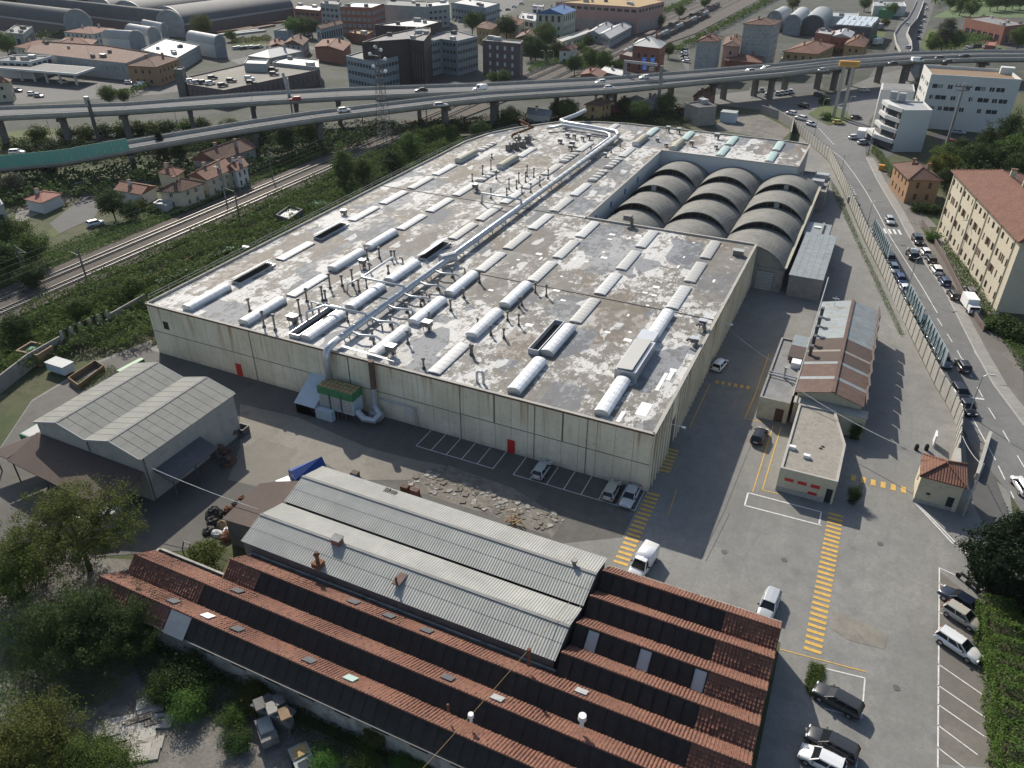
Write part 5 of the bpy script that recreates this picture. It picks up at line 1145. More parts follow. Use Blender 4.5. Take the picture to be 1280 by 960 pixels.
for k, (dx, z) in enumerate(((-2.6,27.5),(2.4,26.5),(-1.8,24.2),(2.2,23.2),(-.6,29.5),(1.2,28.8))):
    m = MB(); m.bar((PX,PY,z-.4),(PX+dx*.8,PY,z-.2),.08); m.tube([(PX+dx,PY,z-.45),(PX+dx,PY,z-.2),(PX+dx,PY,z+.2),(PX+dx,PY,z+.45)], [.2,.5,.5,.2], 10); m.build('floodlight', 'white_paint', py)
m = MB(); p = (-163.71,134.29); m.box(p[0]-.2,p[1]-.2,0,p[0]+.2,p[1]+.2,15); m.mat(1).bar((p[0],p[1],8),(p[0]-1.6,p[1],16.5),.7); m.bar((p[0]-1.2,p[1],12),(p[0],p[1],13.5),.4); tag(m.build('antenna_mast', ['steel','light_roof']), 'pale mast with slanted antenna boxes beside the viaduct ramp', 'mast')
m = MB(); p = (-199.97,86.82); m.box(p[0]-.4,p[1]-.4,0,p[0]+.4,p[1]+.4,13.8); m.mat(1).box(p[0]-.9,p[1]-.5,12.2,p[0]+.3,p[1]+.5,14.8); tag(m.build('antenna_mast', ['dark_steel','steel']), 'short dark mast rising through the viaduct at far left', 'mast')

# ================================================================ city kit
def barrel(name, label, a, b, c, spring, rise, rmat='dark_roof', wmat='grey_wall', group=None, ends='glass_pale', n=14):
    """a,b: ends of the near arch, c: far end on a's side"""
    a, b, c = Vector(a), Vector(b), Vector(c); d = c-a; r = thing(name, label, 'hall', ((a.x+b.x)/2,(a.y+b.y)/2,0), group)
    P0 = [(a+(b-a)*(.5-.5*math.cos(PI*i/n)), spring+rise*math.sin(PI*i/n)) for i in range(n+1)]
    m = MB(); N = n+1; m.add([(p.x,p.y,z) for p, z in P0]+[(p.x+d.x,p.y+d.y,z) for p, z in P0], [(i,i+1,N+i+1,N+i) for i in range(n)]); m.build('roof', rmat, r, True)
    m = MB()
    for p, q in ((a, c), (b, b+d)): m.add([(p.x,p.y,0),(q.x,q.y,0),(q.x,q.y,spring),(p.x,p.y,spring)], [(0,1,2,3)])
    m.build('wall', wmat, r)
    for o, nm in ((Vector((0,0)),'near'),(d,'far')): m = MB(); m.add([(a.x+o.x,a.y+o.y,0)]+[(p.x+o.x,p.y+o.y,z-.1) for p, z in P0]+[(b.x+o.x,b.y+o.y,0)], [tuple(range(N+2))]); m.build('end_wall', ends, r)
    e = d.normalized()*-.15; m = MB()
    for (p, z), (q, y) in zip(P0, P0[1:]): m.bar((p.x+e.x,p.y+e.y,z), (q.x+e.x,q.y+e.y,y), .5, .5)
    m.build('arch_rim', 'light_roof', r)
    m = MB()
    for p, q in ((a,c),(b,b+d)): m.bar((p.x,p.y,spring-.5),(q.x,q.y,spring-.5),.4,.9)
    stuff(m.build('eaves_band', 'light_roof', r))
    return r

# ================================================================ buildings, right side
def B(*a, **k): return building(*a, **k)
# yellow apartment block
f = [(33.4,118.9),(43.6,77.7),(56.6,81.0),(46.4,122.2)]
yb = thing('apartment_block', 'yellow four storey apartment block with red tiled hip roof beside the road', 'apartments', (45,100,0)); foot = ccw(f); m = MB()
for i in range(4):
    a, b = foot[i], foot[(i+1)%4]; L = V2(a,b).length; ws = []
    mid = ((a[0]+b[0])/2,(a[1]+b[1])/2)
    if L > 30 and mid[0] < 42:
        for fl, z in enumerate((1.2,4.5,7.8,11.2)):
            for k in range(15):
                u = 1.6+2.72*k; nar = k % 4 in (1,) ; w_ = .6 if nar else 1.1; h_ = (1.5 if fl < 3 else 1.3)
                ws.append((u-w_/2, u+w_/2, z, z+h_, 'r' if (k*7+fl*3) % 5 < 3 else 'b'))
    elif mid[1] < 85: ws = [(L-2.6,L-1.4,5.2,6.8,'p'),(L-2.6,L-1.4,9.4,11.0,'p'),(4,5.2,5.2,6.8,'p'),(4,5.2,9.4,11.0,'p')]
    facade(m, yb, a, b, 0, 13.9, ws)
m.build('wall', 'cream_yellow', yb); rr = roof_pitched(yb, foot, 13.95, 2.6, 'clay_tile_y', True, .7)
for t in (.25,.42,.6,.8):
    x, y = 40+10.2*t+.8, 120.5-41*t; m = MB(); m.box(x-.5,y-.4,15,x+.5,y+.4,17.8); m.mat(1).box(x-.6,y-.5,17.8,x+.6,y+.5,18.0); m.build('chimney', ['cream','clay_tile'], rr)
sh = MB(); sh.box(-.28,-.04,0,.28,0,1.5); SHM = sh.mesh('shutter', 'shutter_brown'); d = V2(f[0],f[1]).normalized()
for fl, z in enumerate((4.5,7.8)):
    for k in range(15):
        if (k*5+fl) % 3 == 0:
            u = 1.6+2.72*k; x, y = f[0][0]+d.x*u, f[0][1]+d.y*u
            for s in (-.85,.85): link('shutter', SHM, yb, (x+d.x*s-.02*abs(d.y), y+d.y*s-.02*abs(d.x), z), math.atan2(d.y,d.x))
for u in (1,8.9,16.8,24.7,32.6,40.2): m = MB(); m.cyl(f[0][0]+d.x*u-.1,f[0][1]+d.y*u-.05,0,13.8,.09,6); m.build('downpipe', 'cream', yb)
# garden wall before it
gw = thing('garden_wall', 'low brown garden wall in front of the yellow apartment block', 'wall', (35,95,0)); q = [(30.15,122.61),(32.51,112.14),(35.22,98.43), (38.9,77), (41.2,68)]
for a, b in zip(q, q[1:]): m = MB(); m.bar((*a,.55),(*b,.55),.25,1.1); m.build('wall_section', 'brown_wall', gw)
# orange house
oh = B('orange_house', 'orange two storey house with hipped brown tile roof by the road', 'house', [(21.6,148.8),(25.7,136.4),(32.7,138.8),(28.4,151.2)], 6.2, 'orange_wall', ('hip','clay_dark',1.9), [(2.9,.8,1.5,[1.0,3.9],'r')])
# small white terraced office
wo = thing('terraced_office', 'white stepped office with curved balcony bands facing the road junction', 'office', (24,196,0))
f = ccw([(17.08,184.15),(21.09,186.07),(28.77,189.75),(25.36,202.21),(14.54,199.36)])
f = ccw([(20.95,186.0), (28.77,189.75), (26.22,201.46), (14.93,198.76), (15.9,193.83)])
m = MB(); n = len(f)
for i in range(n): facade(m, wo, f[i], f[(i+1)%n], 0, 12.3, [])
m.build('wall', 'white_wall', wo); roof_flat(wo, f, 12.3, 'light_roof', 'white_wall')
a, b = Vector((20.95,186.0)), Vector((15.63,196.38)); dv = (a-b).normalized(); nv = Vector((dv.y,-dv.x)); nv = nv if nv.x < 0 or nv.y < 0 else -nv
for fl in range(4):
    z = .6+3.0*fl; ext = (2.6,1.6,1.0,.8)[fl]; bl_ = b-dv*(3 if fl == 0 else 1); q = [a+dv*.05, a+nv*ext*.4, (a+bl_)/2+nv*(ext+.9), bl_+nv*ext, bl_-nv*1.0]
    q = ccw([tuple(v) for v in q]); m = MB(); m.prism(q, z+1.9, z+3.0); m.build('balcony_band', 'white_wall', wo); q2 = inset(q, .5); m = MB(); m.prism(q2, z, z+1.9); m.build('window_band', 'glass', wo)
pb = ccw([(13.31,207.42), (23.16,208.85), (22.49,220.39), (12.88,218.89)]); m = MB(); m.prism(pb, 0, 13.6); m.build('rear_block', 'white_wall', wo)
m = MB(); m.prism(inset(pb,.5), 13.6, 13.7); m.build('rear_roof', 'grey_roof', wo)
for u in ((17.39,200.4), (19.93,199.23)): m = MB(); m.box(u[0]-1,u[1]-1,12.4,u[0]+1,u[1]+1,14.6); m.build('air_unit', 'light_roof', wo)
# large white office
bo = thing('office_block', 'large white panelled office block with dark ribbon windows on the right', 'office', (42,228,0)); HB = 17.0
f = ccw(para((24.39,239.16), (26.9,221.52), (52.78,223.97))); m = MB(); n = 4
for i in range(4):
    a, b = f[i], f[(i+1)%4]; L = V2(a,b).length; ws = []
    if visible(a,b):
        for fl, z in enumerate((6.0,9.4,12.8)):
            u = 1.2; k = fl
            while u < L-3.5:
                w_ = (2.4,1.2,3.2,1.4)[k % 4]
                if k % 5 != 4: ws += [(u,u+w_/2-.05,z,z+1.3,'d'),(u+w_/2+.05,u+w_,z,z+1.3,'s' if (k*3+fl) % 4 == 0 else 'd')]
                u += w_+(1.0,.5,1.4)[k % 3]; k += 1
    facade(m, bo, a, b, 0, HB, ws)
m.build('wall', 'white_wall', bo); roof_flat(bo, f, HB, 'wood', 'white_wall', .9)
for z in np.arange(1.2,17,1.1):
    pass
m = MB(); p = (49.43,238.31); m.box(p[0]-2,p[1]-1.5,15.8,p[0]+2,p[1]+1.5,18.2); m.build('roof_cabin', 'white_wall', bo)
# slab carrying the white office: shaded car court
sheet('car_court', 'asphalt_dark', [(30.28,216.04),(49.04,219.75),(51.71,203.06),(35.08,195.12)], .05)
# power mast
m = MB(); p = (35.43,196.53); m.cyl(p[0],p[1],0,19,.45,8,.3); m.mat(1).bar((p[0]-2.4,p[1],18.2),(p[0]+2.4,p[1],18.2),.3); m.bar((p[0]-1.8,p[1],17.2),(p[0]+1.8,p[1],17.2),.25)
for dx in (-2,-1,1,2): m.cyl(p[0]+dx,p[1],18.3,18.9,.12,6)
tag(m.build('power_pole', ['concrete','dark_steel']), 'tall dark power pole with crossarms in front of the white office block', 'pole')
# concrete kiosk and junk yard behind the rear wing
kb = B('concrete_kiosk', 'plain concrete box building under the viaduct behind the factory', 'building', [(-46.24,196.13), (-40.52,191.14), (-35.48,195.68), (-41.2,203.36)], 6.2, 'concrete', ('flat','dark_roof'))
m = MB(); p = (-32.2,202.6); m.box(p[0]-2.6,p[1]-2,0,p[0]+2.6,p[1]+2,3.2); m.mat(1).box(p[0]-2.7,p[1]-2.1,3.2,p[0]+2.7,p[1]+2.1,3.4); tag(m.build('site_cabin', ['pale_blue','light_roof']), 'pale grey site cabin next to the concrete box building', 'cabin')
yw = thing('rear_yard_wall', 'low grey wall around the scrap yard behind the rear wing', 'wall', (-20.01,219.76,0)); q = [(-24.19,219.23),(-17.07,212.61),(-10.87,202.16),(-9.17,184.67)]
for a, b in zip(q, q[1:]): m = MB(); m.bar((*a,1.5),(*b,1.5),.3,3); m.build('wall_section', 'concrete', yw)
sheet('scrap_yard', 'dirt', [(-34.65,193.39),(-36.33,211.95),(-23.96,217.88),(-10.53,199.77),(-11.58,184.68),(-32.56,189.23)], .06)
# ================================================================ beyond the viaduct
B('tower_block', 'tall grey concrete apartment tower with narrow balconies behind the viaduct', 'apartments', para((-48.5,299.29), (-36.56,300.74), (-35.67,317.31)), 19, 'grey_wall', ('hip','clay_dark',1.6), [(2.4,1.1,1.3,[1.5,4.4,7.3,10.2,13.1,16.0],'s')])
B('apartment_tower', 'grey apartment block with pink sides and tiled roof left of the grey tower', 'apartments', para((-61.37,269.73), (-54.08,273.26), (-54.56,285.94)), 15, 'grey_wall', ('hip','clay_tile',1.8), [(3.0,1.2,1.4,[1.5,4.6,7.7,10.8],'s')])
B('apartment_house', 'pink apartment house with balconies squeezed between the two grey towers', 'apartments', para((-54.38,290.77), (-47.9,291.67), (-51.87,317.38)), 11, 'pink_wall', ('hip','clay_dark',1.4), [(3.0,1.0,1.4,[1.2,4.3,7.4],'b')])
B('low_house', 'low red roofed house at the foot of the grey tower', 'house', para((-51.87,285.99), (-36.17,286.88), (-38.08,300.95)), 6, 'brick_red', ('hip','clay_tile',1.6), [(3.0,1.0,1.3,[1.2],'b')])
B('villa', 'wide brown tiled villa right of the grey tower', 'house', para((-31.66,313.74), (-17.63,313.17), (-13.23,342.13)), 7, 'ochre', ('hip','clay_tile',2.2), [(3.2,1.1,1.4,[1.2,4.2],'b')])
B('villa', 'small ochre house with pointed red roof beside the exit ramp', 'house', para((-8.72,344.95), (-0.32,342.5), (0.23,366.42)), 7, 'ochre', ('hip','clay_tile',2.6), [(3.0,1.1,1.4,[1.2,4.2],'b')])
B('block_house', 'brick red block with grey flat roof behind the villas', 'house', para((-24.72,364.48), (-16.72,360.97), (-16.68,377.94)), 9, 'brick_red', ('flat','light_roof'), [(3.0,1.1,1.4,[1.2,4.2],'b')])
B('block_house', 'brick red house with pale pitched roof right of the flat brick block', 'house', para((-16.69,362.7), (-8.01,362.43), (-7.97,382.78)), 8, 'brick_red', ('gable','light_roof',1.5), [(3.0,1.1,1.4,[1.2,4.2],'b')])
for i, (u0, u1, v, lab) in enumerate(((390,490,95,'dark arched hall with open front right of the grey tower'),(318,395,92,'arched shed left of the dark open arched hall'),(252,322,75,'small arched shed tucked behind the grey tower'))):
    a, b, c = {0:((-38.3,422.8),(-25.95,419.93),(-38.64,468.98)), 1:((-47.43,418.36),(-38.23,417.26),(-47.71,460.62)), 2:((-59.13,433.03),(-50.4,431.22),(-57.94,459.22))}[i]
    barrel('arched_hall', lab, a, b, c, 6, 4.5, 'light_roof' if i else 'bluegrey_roof', 'ochre' if i == 1 else 'grey_wall', 'arched halls behind the villas', 'dark_roof' if i == 0 else 'glass_pale')
so_ = B('panel_shed', 'long shed with rows of blue grey roof panels beside the exit ramp', 'shed', para((-19.45,396.86), (-0.65,393.66), (1.19,434.62)), 9, 'dark_roof', ('flat','dark_roof'))
p0, p1, p2 = Vector((-18.69,397.58)), Vector((-1.07,395.78)), Vector((0.62,432.49))
for i in range(6):
    for j in range(2):
        q = [p0+(p1-p0)*((i+e)/6)+(p2-p1)*((j+g)/2) for e, g in ((.06,.08),(.94,.08),(.94,.92),(.06,.92))]; m = MB(); m.add([(v.x,v.y,9.2+.9*g) for v, g in zip(q, (0,0,1,1))]+[(v.x,v.y,9.1+.9*g) for v, g in zip(q, (0,0,1,1))], [(0,1,2,3),(7,6,5,4),(0,4,5,1),(1,5,6,2),(2,6,7,3),(3,7,4,0)]); m.build('roof_panel', 'pale_blue', so_)
B('white_warehouse', 'long low white roofed warehouse beyond the arched halls', 'warehouse', para((-41.4,460.68), (-12.16,464.66), (-13.25,487.8)), 6, 'white_wall', ('flat','light_roof'))
B('far_warehouse', 'pale warehouse strip at the top beside the far road', 'warehouse', para((-7.42,531.47), (11.95,536.33), (9.44,565.57)), 6, 'white_wall', ('flat','light_roof'))
B('green_kiosk', 'bright green box van shed near the top of the exit ramp', 'kiosk', para((-3.22,519.5), (5.67,519.54), (5.4,543.08)), 5, 'leaf_bright' if False else 'tarp_green', ('flat','tarp_green'))
B('shopping_hall', 'wide hall with purple red fascia at far right', 'hall', para((44.15,459.1), (61.89,431.21), (73.92,447.63)), 9, 'brick_red', ('flat','grey_roof'), [(5,3.5,4,[.5],'g')])
B('red_kiosk', 'dark red kiosk beside the car park at far right', 'kiosk', para((52.76,396.52), (57.11,396.07), (58.66,412.56)), 4, 'brick_red', ('flat','brick_red'))
# --- centre
B('brick_depot', 'red brick depot with grey hipped roof beside the sidings', 'depot', para((-90.23,274.91), (-77.4,272.25), (-79.09,287.2)), 11, 'brick_red', ('hip','light_roof',3.0), [(3.4,1.2,2.0,[1.5,6.0],'d')])
B('brick_annex', 'lower red brick wing in front of the grey hipped depot', 'depot', para((-97.96,281.04), (-77.58,268.21), (-78.29,279.95)), 6, 'brick_red', ('flat','grey_roof'), [(3.4,1.2,2.0,[1.5],'d')])
B('low_sheds', 'rust roofed low shed right behind the viaduct parapet', 'shed', para((-99.5,236.22), (-90.26,233.8), (-91.75,245.25)), 4.5, 'brick_red', ('gable','clay_tile',1.2))
B('low_sheds', 'pale roofed low shed behind the blue sign gantry', 'shed', para((-94.79,247.4), (-84.16,241.86), (-82.34,248.0)), 4.5, 'white_wall', ('gable','light_roof',1.2))
B('industrial_hall', 'long pink and grey industrial hall at the top centre', 'hall', [(-172.8,386.78), (-121.64,382.44), (-116.68,417.8), (-143.96,449.35)], 14, 'pink_wall', ('flat','hay'), [(4.2,3.0,1.6,[11.0],'g'),(4.4,2.8,5.0,[1.2],'s')])
B('green_block', 'pale green blank walled block with dark pitched roof near the top centre', 'building', para((-165.31,341.4), (-150.67,343.62), (-151.84,364.84)), 13, 'green_wall', ('gable','blue_paint',2.5), [(3.4,1.5,3.0,[9.0],'d'),(3.4,1.2,1.8,[1.2,5.0],'d')])
B('grey_sheds', 'long grey gabled shed beside the railway lines near the top', 'shed', para((-129.66,341.54), (-119.29,329.45), (-122.74,376.14)), 5, 'grey_wall', ('gable','light_roof',1.5), [(4,2,1.2,[2.5],'g')])
B('grey_sheds', 'second grey shed left of the long gabled railway shed', 'shed', para((-136.49,344.19), (-128.77,340.21), (-133.68,377.51)), 5, 'grey_wall', ('gable','light_roof',1.5), [(4,2,1.2,[2.5],'g')])
B('white_cottage', 'small white cottage with red roof beside the railway cutting', 'house', para((-125.94,278.34), (-121.61,280.44), (-121.87,289.71)), 6, 'white_wall', ('gable','clay_tile',1.8), [(2.6,.9,1.2,[1.0,3.6],'d')])
B('yard_wall_building', 'low cream building along the railway left of the grey sheds', 'building', para((-144.35,319.62), (-138.3,311.8), (-136.87,352.27)), 4.5, 'cream', ('flat','light_roof'), [(3.4,1.5,1.4,[1.6],'d')])
B('brown_apartments', 'brown flat roofed apartment block with pale balcony panels left of the railway', 'apartments', para((-145.7,239.72), (-127.71,238.63), (-129.91,246.47)), 14, 'brown_wall', ('flat','grey_roof','concrete_light'), [(3.6,1.1,1.6,[1.2,4.4,7.6,10.8],'p')])
B('ochre_house', 'ochre villa with tiled roof behind the brown apartment block', 'house', para((-188.34,316.29), (-177.47,311.2), (-181.7,327.74)), 8, 'ochre', ('hip','clay_dark',1.8), [(3.0,1.0,1.5,[1.2,4.6],'b')], chim=[(-182.38,328.24)])
B('ochre_house', 'cream villa with tiled roof right of the ochre villa', 'house', para((-183.39,336.73), (-171.66,332.63), (-176.21,350.4)), 8, 'cream', ('hip','clay_tile',1.8), [(3.0,1.0,1.5,[1.2,4.6],'b')])
B('ochre_house', 'dark roofed ochre house directly above the brown apartment block', 'house', para((-156.89,297.07), (-146.22,296.93), (-150.82,314.94)), 7, 'ochre', ('gable','clay_dark',1.8), [(3.0,1.0,1.5,[1.2,4.4],'b')])
B('white_office', 'white flat office with wide windows at the top beside the avenue', 'office', para((-183.15,357.56), (-169.76,350.11), (-179.95,377.64)), 8, 'white_wall', ('flat','light_roof'), [(4.0,3.2,2.2,[1.0,4.6],'d')])
# dark office complex
HO = 15.0
B('office_wing', 'grey ribbon windowed office wing on the left behind the pylon', 'office', [(-182.64,193.01), (-165.38,187.26), (-163.05,209.11), (-172.54,218.05), (-183.73,209.28)], 12.0, 'bluegrey_wall', ('flat','grey_roof'), [(1.9,1.5,1.5,[2.0,5.4,8.8],'g')])
B('office_core', 'tall dark brown office core with flat roof behind the grey wings', 'office', [(-172.78,190.59), (-160.52,205.75), (-162.92,226.29), (-168.78,235.71), (-172.83,236.27), (-175.38,208.65)], 18, 'dark_brown', ('flat','grey_roof','dark_brown'))
B('office_core', 'rear dark brown office core behind the taller brown block', 'office', [(-195.29,233.14), (-173.12,236.13), (-174.8,256.75), (-188.72,260.31)], 18, 'dark_brown', ('flat','light_roof','dark_brown'))
B('stair_tower', 'dark brown stair tower with slit windows between the grey office wings', 'tower', [(-159.71,204.43), (-152.27,202.58), (-162.49,225.55), (-169.37,225.55)], 18.1, 'dark_brown', ('flat','grey_roof','dark_brown'), [(1.5,.3,9,[4],'g')])
B('office_wing', 'right grey office wing with ribbon windows stepping round a corner', 'office', [(-164.5,223.0), (-163.77,235.58), (-154.64,233.57), (-152.96,249.36), (-168.68,259.35), (-175.59,248.28)], 14, 'bluegrey_wall', ('flat','grey_roof'), [(1.9,1.5,1.5,[1.6,5.0,8.4,11.4],'g')])
B('grey_slab', 'blank grey slab building beyond the dark office core', 'building', para((-260.05,339.55), (-233.17,340.54), (-245.76,363.64)), 13, 'grey_wall', ('flat','grey_roof'))
B('grey_slab', 'grey slab with balconies and pale roofs right of the blank slab', 'apartments', para((-237.97,348.57), (-231.0,364.41), (-242.6,383.4)), 12, 'grey_wall', ('flat','light_roof'), [(3.4,2.0,1.4,[1.5,4.8,8.0],'d')])
B('far_blue_office', 'long bluish office behind the lawn at the top', 'office', para((-245.38,392.06), (-213.71,377.03), (-216.32,401.76)), 10, 'bluegrey_wall', ('flat','light_roof'), [(3.0,2.0,1.6,[1.2,5.0],'d')])
B('brick_apartments', 'red brick apartment block with white balcony bands at the top left centre', 'apartments', para((-266.35,305.82), (-247.91,308.75), (-253.41,329.66)), 15, 'brick_red', ('flat','light_roof','white_wall'), [(3.0,2.2,1.5,[2,5,8,11.3],'s')])
# --- parking deck
pk = B('parking_deck', 'flat roofed brown ribbed building with cars parked on its roof', 'parking', [(-222.5,147.24), (-202.58,144.92), (-196.06,192.63), (-220.56,192.75), (-232.15,189.08), (-232.94,158.2)], 6.0, 'brown_wall', ('flat','concrete_pad','brown_wall'), [(2.6,.5,2.2,[2.2],'d')])
B('deck_cabin', 'grey stair cabin on the rooftop car park', 'cabin', para((-221.54,177.48), (-212.33,180.14), (-218.02,188.3)), 3.2, 'grey_wall', ('flat','light_roof'), z0=5.6)
B('white_roof_store', 'white tent roofed store behind the rooftop car park', 'store', para((-235.66,195.9), (-223.69,195.57), (-222.84,214.89)), 8, 'grey_wall', ('hip','light_roof',2.2))
B('white_roof_store', 'second white flat roofed store beside the tent roofed store', 'store', [(-219.94,192.26), (-195.41,191.68), (-206.92,206.43), (-224.84,205.97)], 7, 'grey_wall', ('flat','light_roof'))
B('red_roof_shed', 'long red roofed shed with tan centre behind the white stores', 'shed', para((-233.24,238.22), (-215.3,235.13), (-224.91,254.63)), 6, 'brick_red', ('gable','clay_tile',1.2))
B('grey_house', 'grey house with pitched dark roof near the rooftop car park', 'house', para((-251.9,239.03), (-241.36,239.16), (-250.35,255.33)), 6, 'grey_wall', ('gable','clay_dark',2), [(3,1,1.3,[1.2,3.9],'d')])
B('pink_shed', 'pink walled shed left of the grey pitched house', 'shed', para((-257.85,236.17), (-252.38,238.82), (-261.32,249.81)), 5, 'pink_wall', ('gable','clay_tile',1.2))
B('grey_works', 'grey works building with brown roof and blue windows behind the green trees', 'building', para((-257.8,272.15), (-252.49,268.83), (-253.91,289.41)), 9, 'bluegrey_wall', ('gable','clay_dark',1.4), [(2.2,1.4,3.5,[3.5],'d')])
B('low_office', 'low teal office left of the green trees', 'office', para((-291.04,278.29), (-282.41,279.4), (-285.69,303.53)), 5, 'bluegrey_wall', ('flat','grey_roof'), [(2.4,1.6,1.6,[2.0],'s')])
# --- great arched halls, top left
HALLS = [(((-356.08,260.47), (-340.01,263.7), (-491.0,278.1)), 'great dark arched hall second from the left with a pale rimmed end'),
 (((-401.36,238.43), (-390.31,247.13), (-551.5,257.3)), 'great dark arched hall at the far left edge'),
 (((-343.62,267.66), (-377.38,279.51), (-338.99,355.46)), 'great dark arched hall with white sliding doors along its side'),
 (((-418.28,286.75), (-388.33,281.69), (-414.67,377.03)), 'great dark arched hall behind the one with white doors'),
 (((-451.04,296.12), (-418.28,286.75), (-447.56,382.85)), 'rearmost great dark arched hall at the top left')]
for (a, b, c), lab in HALLS: barrel('arched_hall', lab, a, b, c, 6.5, 7.0, 'dark_roof', 'brown_wall', 'great arched halls')
for i in range(2):
    a, b = Vector((-363.34,320.85)), Vector((-360.34,341.79)); p = a+(b-a)*(.02 if i == 0 else .62); q = a+(b-a)*(.32 if i == 0 else .95); n = Vector((b-a).yx).normalized(); n = Vector((n.x,-n.y)); o = n*1.2
    m = MB(); m.bar((p.x+o.x,p.y+o.y,2.6),(q.x+o.x,q.y+o.y,2.6),.2,5.2); tag(m.build('sliding_door', 'shutter_white'), ('left','right')[i]+' white sliding door on the side of the great arched hall', 'door', 'white sliding doors')
for i, lab in enumerate(('largest pale arched store in the row of three in front of the great halls','middle pale arched store of the row of three','rear pale arched store of the row of three')):
    a, b, c = (((-327.45,215.3),(-321.67,219.69),(-343.23,212.99)), ((-328.76,228.23),(-324.57,232.5),(-349.21,232.62)), ((-333.8,241.88),(-332.44,244.92),(-354.51,248.32)))[i]
    barrel('arched_store', lab, a, b, c, 7, 3.0, 'light_roof', 'white_wall', 'pale arched stores')
barrel('arched_store', 'white arched store with an open end right of the row of three', (-278.58,221.14), (-276.33,226.2), (-302.25,227.51), 7, 3.0, 'light_roof', 'white_wall', 'pale arched stores')
B('link_building', 'long grey flat gallery joining the pale arched stores', 'building', para((-299.44,196.75), (-268.32,187.67), (-284.82,218.12)), 6, 'grey_wall', ('flat','light_roof'), [(3,1.8,1.2,[3],'s')])
B('old_works', 'long works with dark red brown tiled roof at the left', 'building', [(-335.77,165.23), (-289.98,164.35), (-273.02,164.73), (-283.61,188.25), (-318.99,194.09), (-360.83,188.76)], 7, 'grey_wall', ('flat','clay_dark','clay_dark'), [(2.4,1.4,2.2,[3.2],'s')])
B('orange_block', 'orange plastered two storey block with brown hipped roof at the left', 'house', para((-265.92,159.24), (-253.3,161.66), (-259.14,179.84)), 7.5, 'orange_wall', ('hip','clay_dark',2.0), [(3.2,1.0,1.4,[1.0,4.6],'b')])
B('service_hall', 'white flat roofed service building with wide canopy at far left', 'building', para((-329.53,145.26), (-311.68,149.94), (-315.64,163.37)), 7.0, 'white_wall', ('flat','dark_roof','white_wall'), [(3.2,2.4,2.0,[4.0],'d')])
r = thing('service_canopy', 'white edged flat canopy on pillars in front of the service building', 'canopy', (-318.16,168.54,0)); f = ccw(para((-323.86,141.82), (-280.68,146.4), (-285.56,159.53)))
m = MB(); m.prism(f, 4.4, 5.2); m.build('roof', 'white_wall', r); m = MB(); m.prism(inset(f,.6), 5.2, 5.25); m.build('roof_felt', 'dark_roof', r)
for u in ((-313.91,145.72), (-306.85,146.26), (-300.15,147.01), (-293.26,147.89), (-285.36,148.93)): MB().box(u[0]-.35,u[1]-.35,0,u[0]+.35,u[1]+.35,4.4).build('post', 'white_wall', r)
for i, (q, lab) in enumerate(((((-379.88,220.68), (-359.74,221.69), (-365.12,240.03)), 'red roofed house in front of the arched hall at far left'), (((-350.25,193.88), (-330.75,195.75), (-341.73,208.5)), 'brown roofed house behind the long works'), (((-359.07,177.32), (-346.79,176.17), (-350.87,193.61)), 'low red tiled house left of the long works'))): B('red_house', lab, 'house', para(*q), 6.0, 'cream' if i else 'white_wall', ('hip','clay_tile',1.8), [(3,1,1.3,[1.2,3.8],'d')])
B('frame_block', 'grey concrete frame building at far left below the arched hall', 'building', para((-383.47,191.19), (-371.13,191.66), (-390.09,211.33)), 9, 'grey_wall', ('flat','grey_roof'), [(4,2.6,5,[1.5],'d')])
B('corner_house', 'pale house with red roof cut by the left edge above the viaduct', 'house', para((-287.28,111.85), (-281.15,117.85), (-284.26,121.04)), 7, 'cream', ('hip','clay_tile',1.5), [(3,1,1.3,[1.2,4.2],'d')])
B('chimney_tower', 'dark square tower beside the rooftop car park', 'tower', para((-231.51,150.52), (-228.26,151.42), (-231.08,155.78)), 10, 'concrete_dark', ('flat','concrete_light'))
# ================================================================ farmhouses left of the railway
B('farmhouse', 'stone farmhouse with brown hipped roof nearest the railway', 'house', [(-138.24,52.65), (-133.65,54.5), (-133.52,61.78), (-139.77,60.94)], 4.9, 'cream', ('hip','clay_dark',1.8), [(2.6,.9,1.3,[.9,3.1],'w')])
B('farmhouse', 'farmhouse with bright red roof adjoining the stone farmhouse', 'house', [(-140.36,64.36), (-133.83,63.8), (-134.72,73.72), (-143.46,77.63)], 5.2, 'cream', ('gable','clay_tile',1.6), [(2.6,.9,1.3,[.9,3.1],'w')])
B('farmhouse', 'white end house with red roof at the far end of the farmhouse row', 'house', [(-136.52,73.85), (-132.32,72.54), (-133.03,77.5), (-139.02,80.79)], 5.3, 'white_wall', ('gable','clay_tile',1.2), [(2.2,.8,1.3,[.9,3.1],'b')])
B('farm_barn', 'long barn with dark brown roof behind the farmhouse row', 'barn', [(-149.27,74.86), (-142.52,76.63), (-142.24,91.29), (-150.72,93.06)], 5.5, 'concrete', ('gable','clay_dark',2.2), [(3.6,.9,1.2,[2.2],'b')])
B('farm_annex', 'small red roofed annex left of the stone farmhouse', 'house', para((-152.88,65.85), (-146.66,65.92), (-148.29,69.99)), 4, 'cream', ('hip','clay_tile',1.2))
B('garage', 'low white garage with brown red roof in the farm lane', 'garage', para((-153.47,52.54), (-145.15,52.73), (-146.53,58.48)), 3.2, 'white_wall', ('gable','clay_tile',1.1))
B('garage', 'isolated low white garage with red roof and a white stripe', 'garage', para((-168.04,38.5), (-162.33,38.29), (-163.66,44.59)), 3.0, 'white_wall', ('hip','brick_red',1.0))
B('garden_shed', 'grey garden shed below the stone farmhouse', 'shed', para((-138.77,50.32), (-134.51,50.27), (-135.19,52.83)), 2.6, 'light_roof', ('flat','light_roof'))
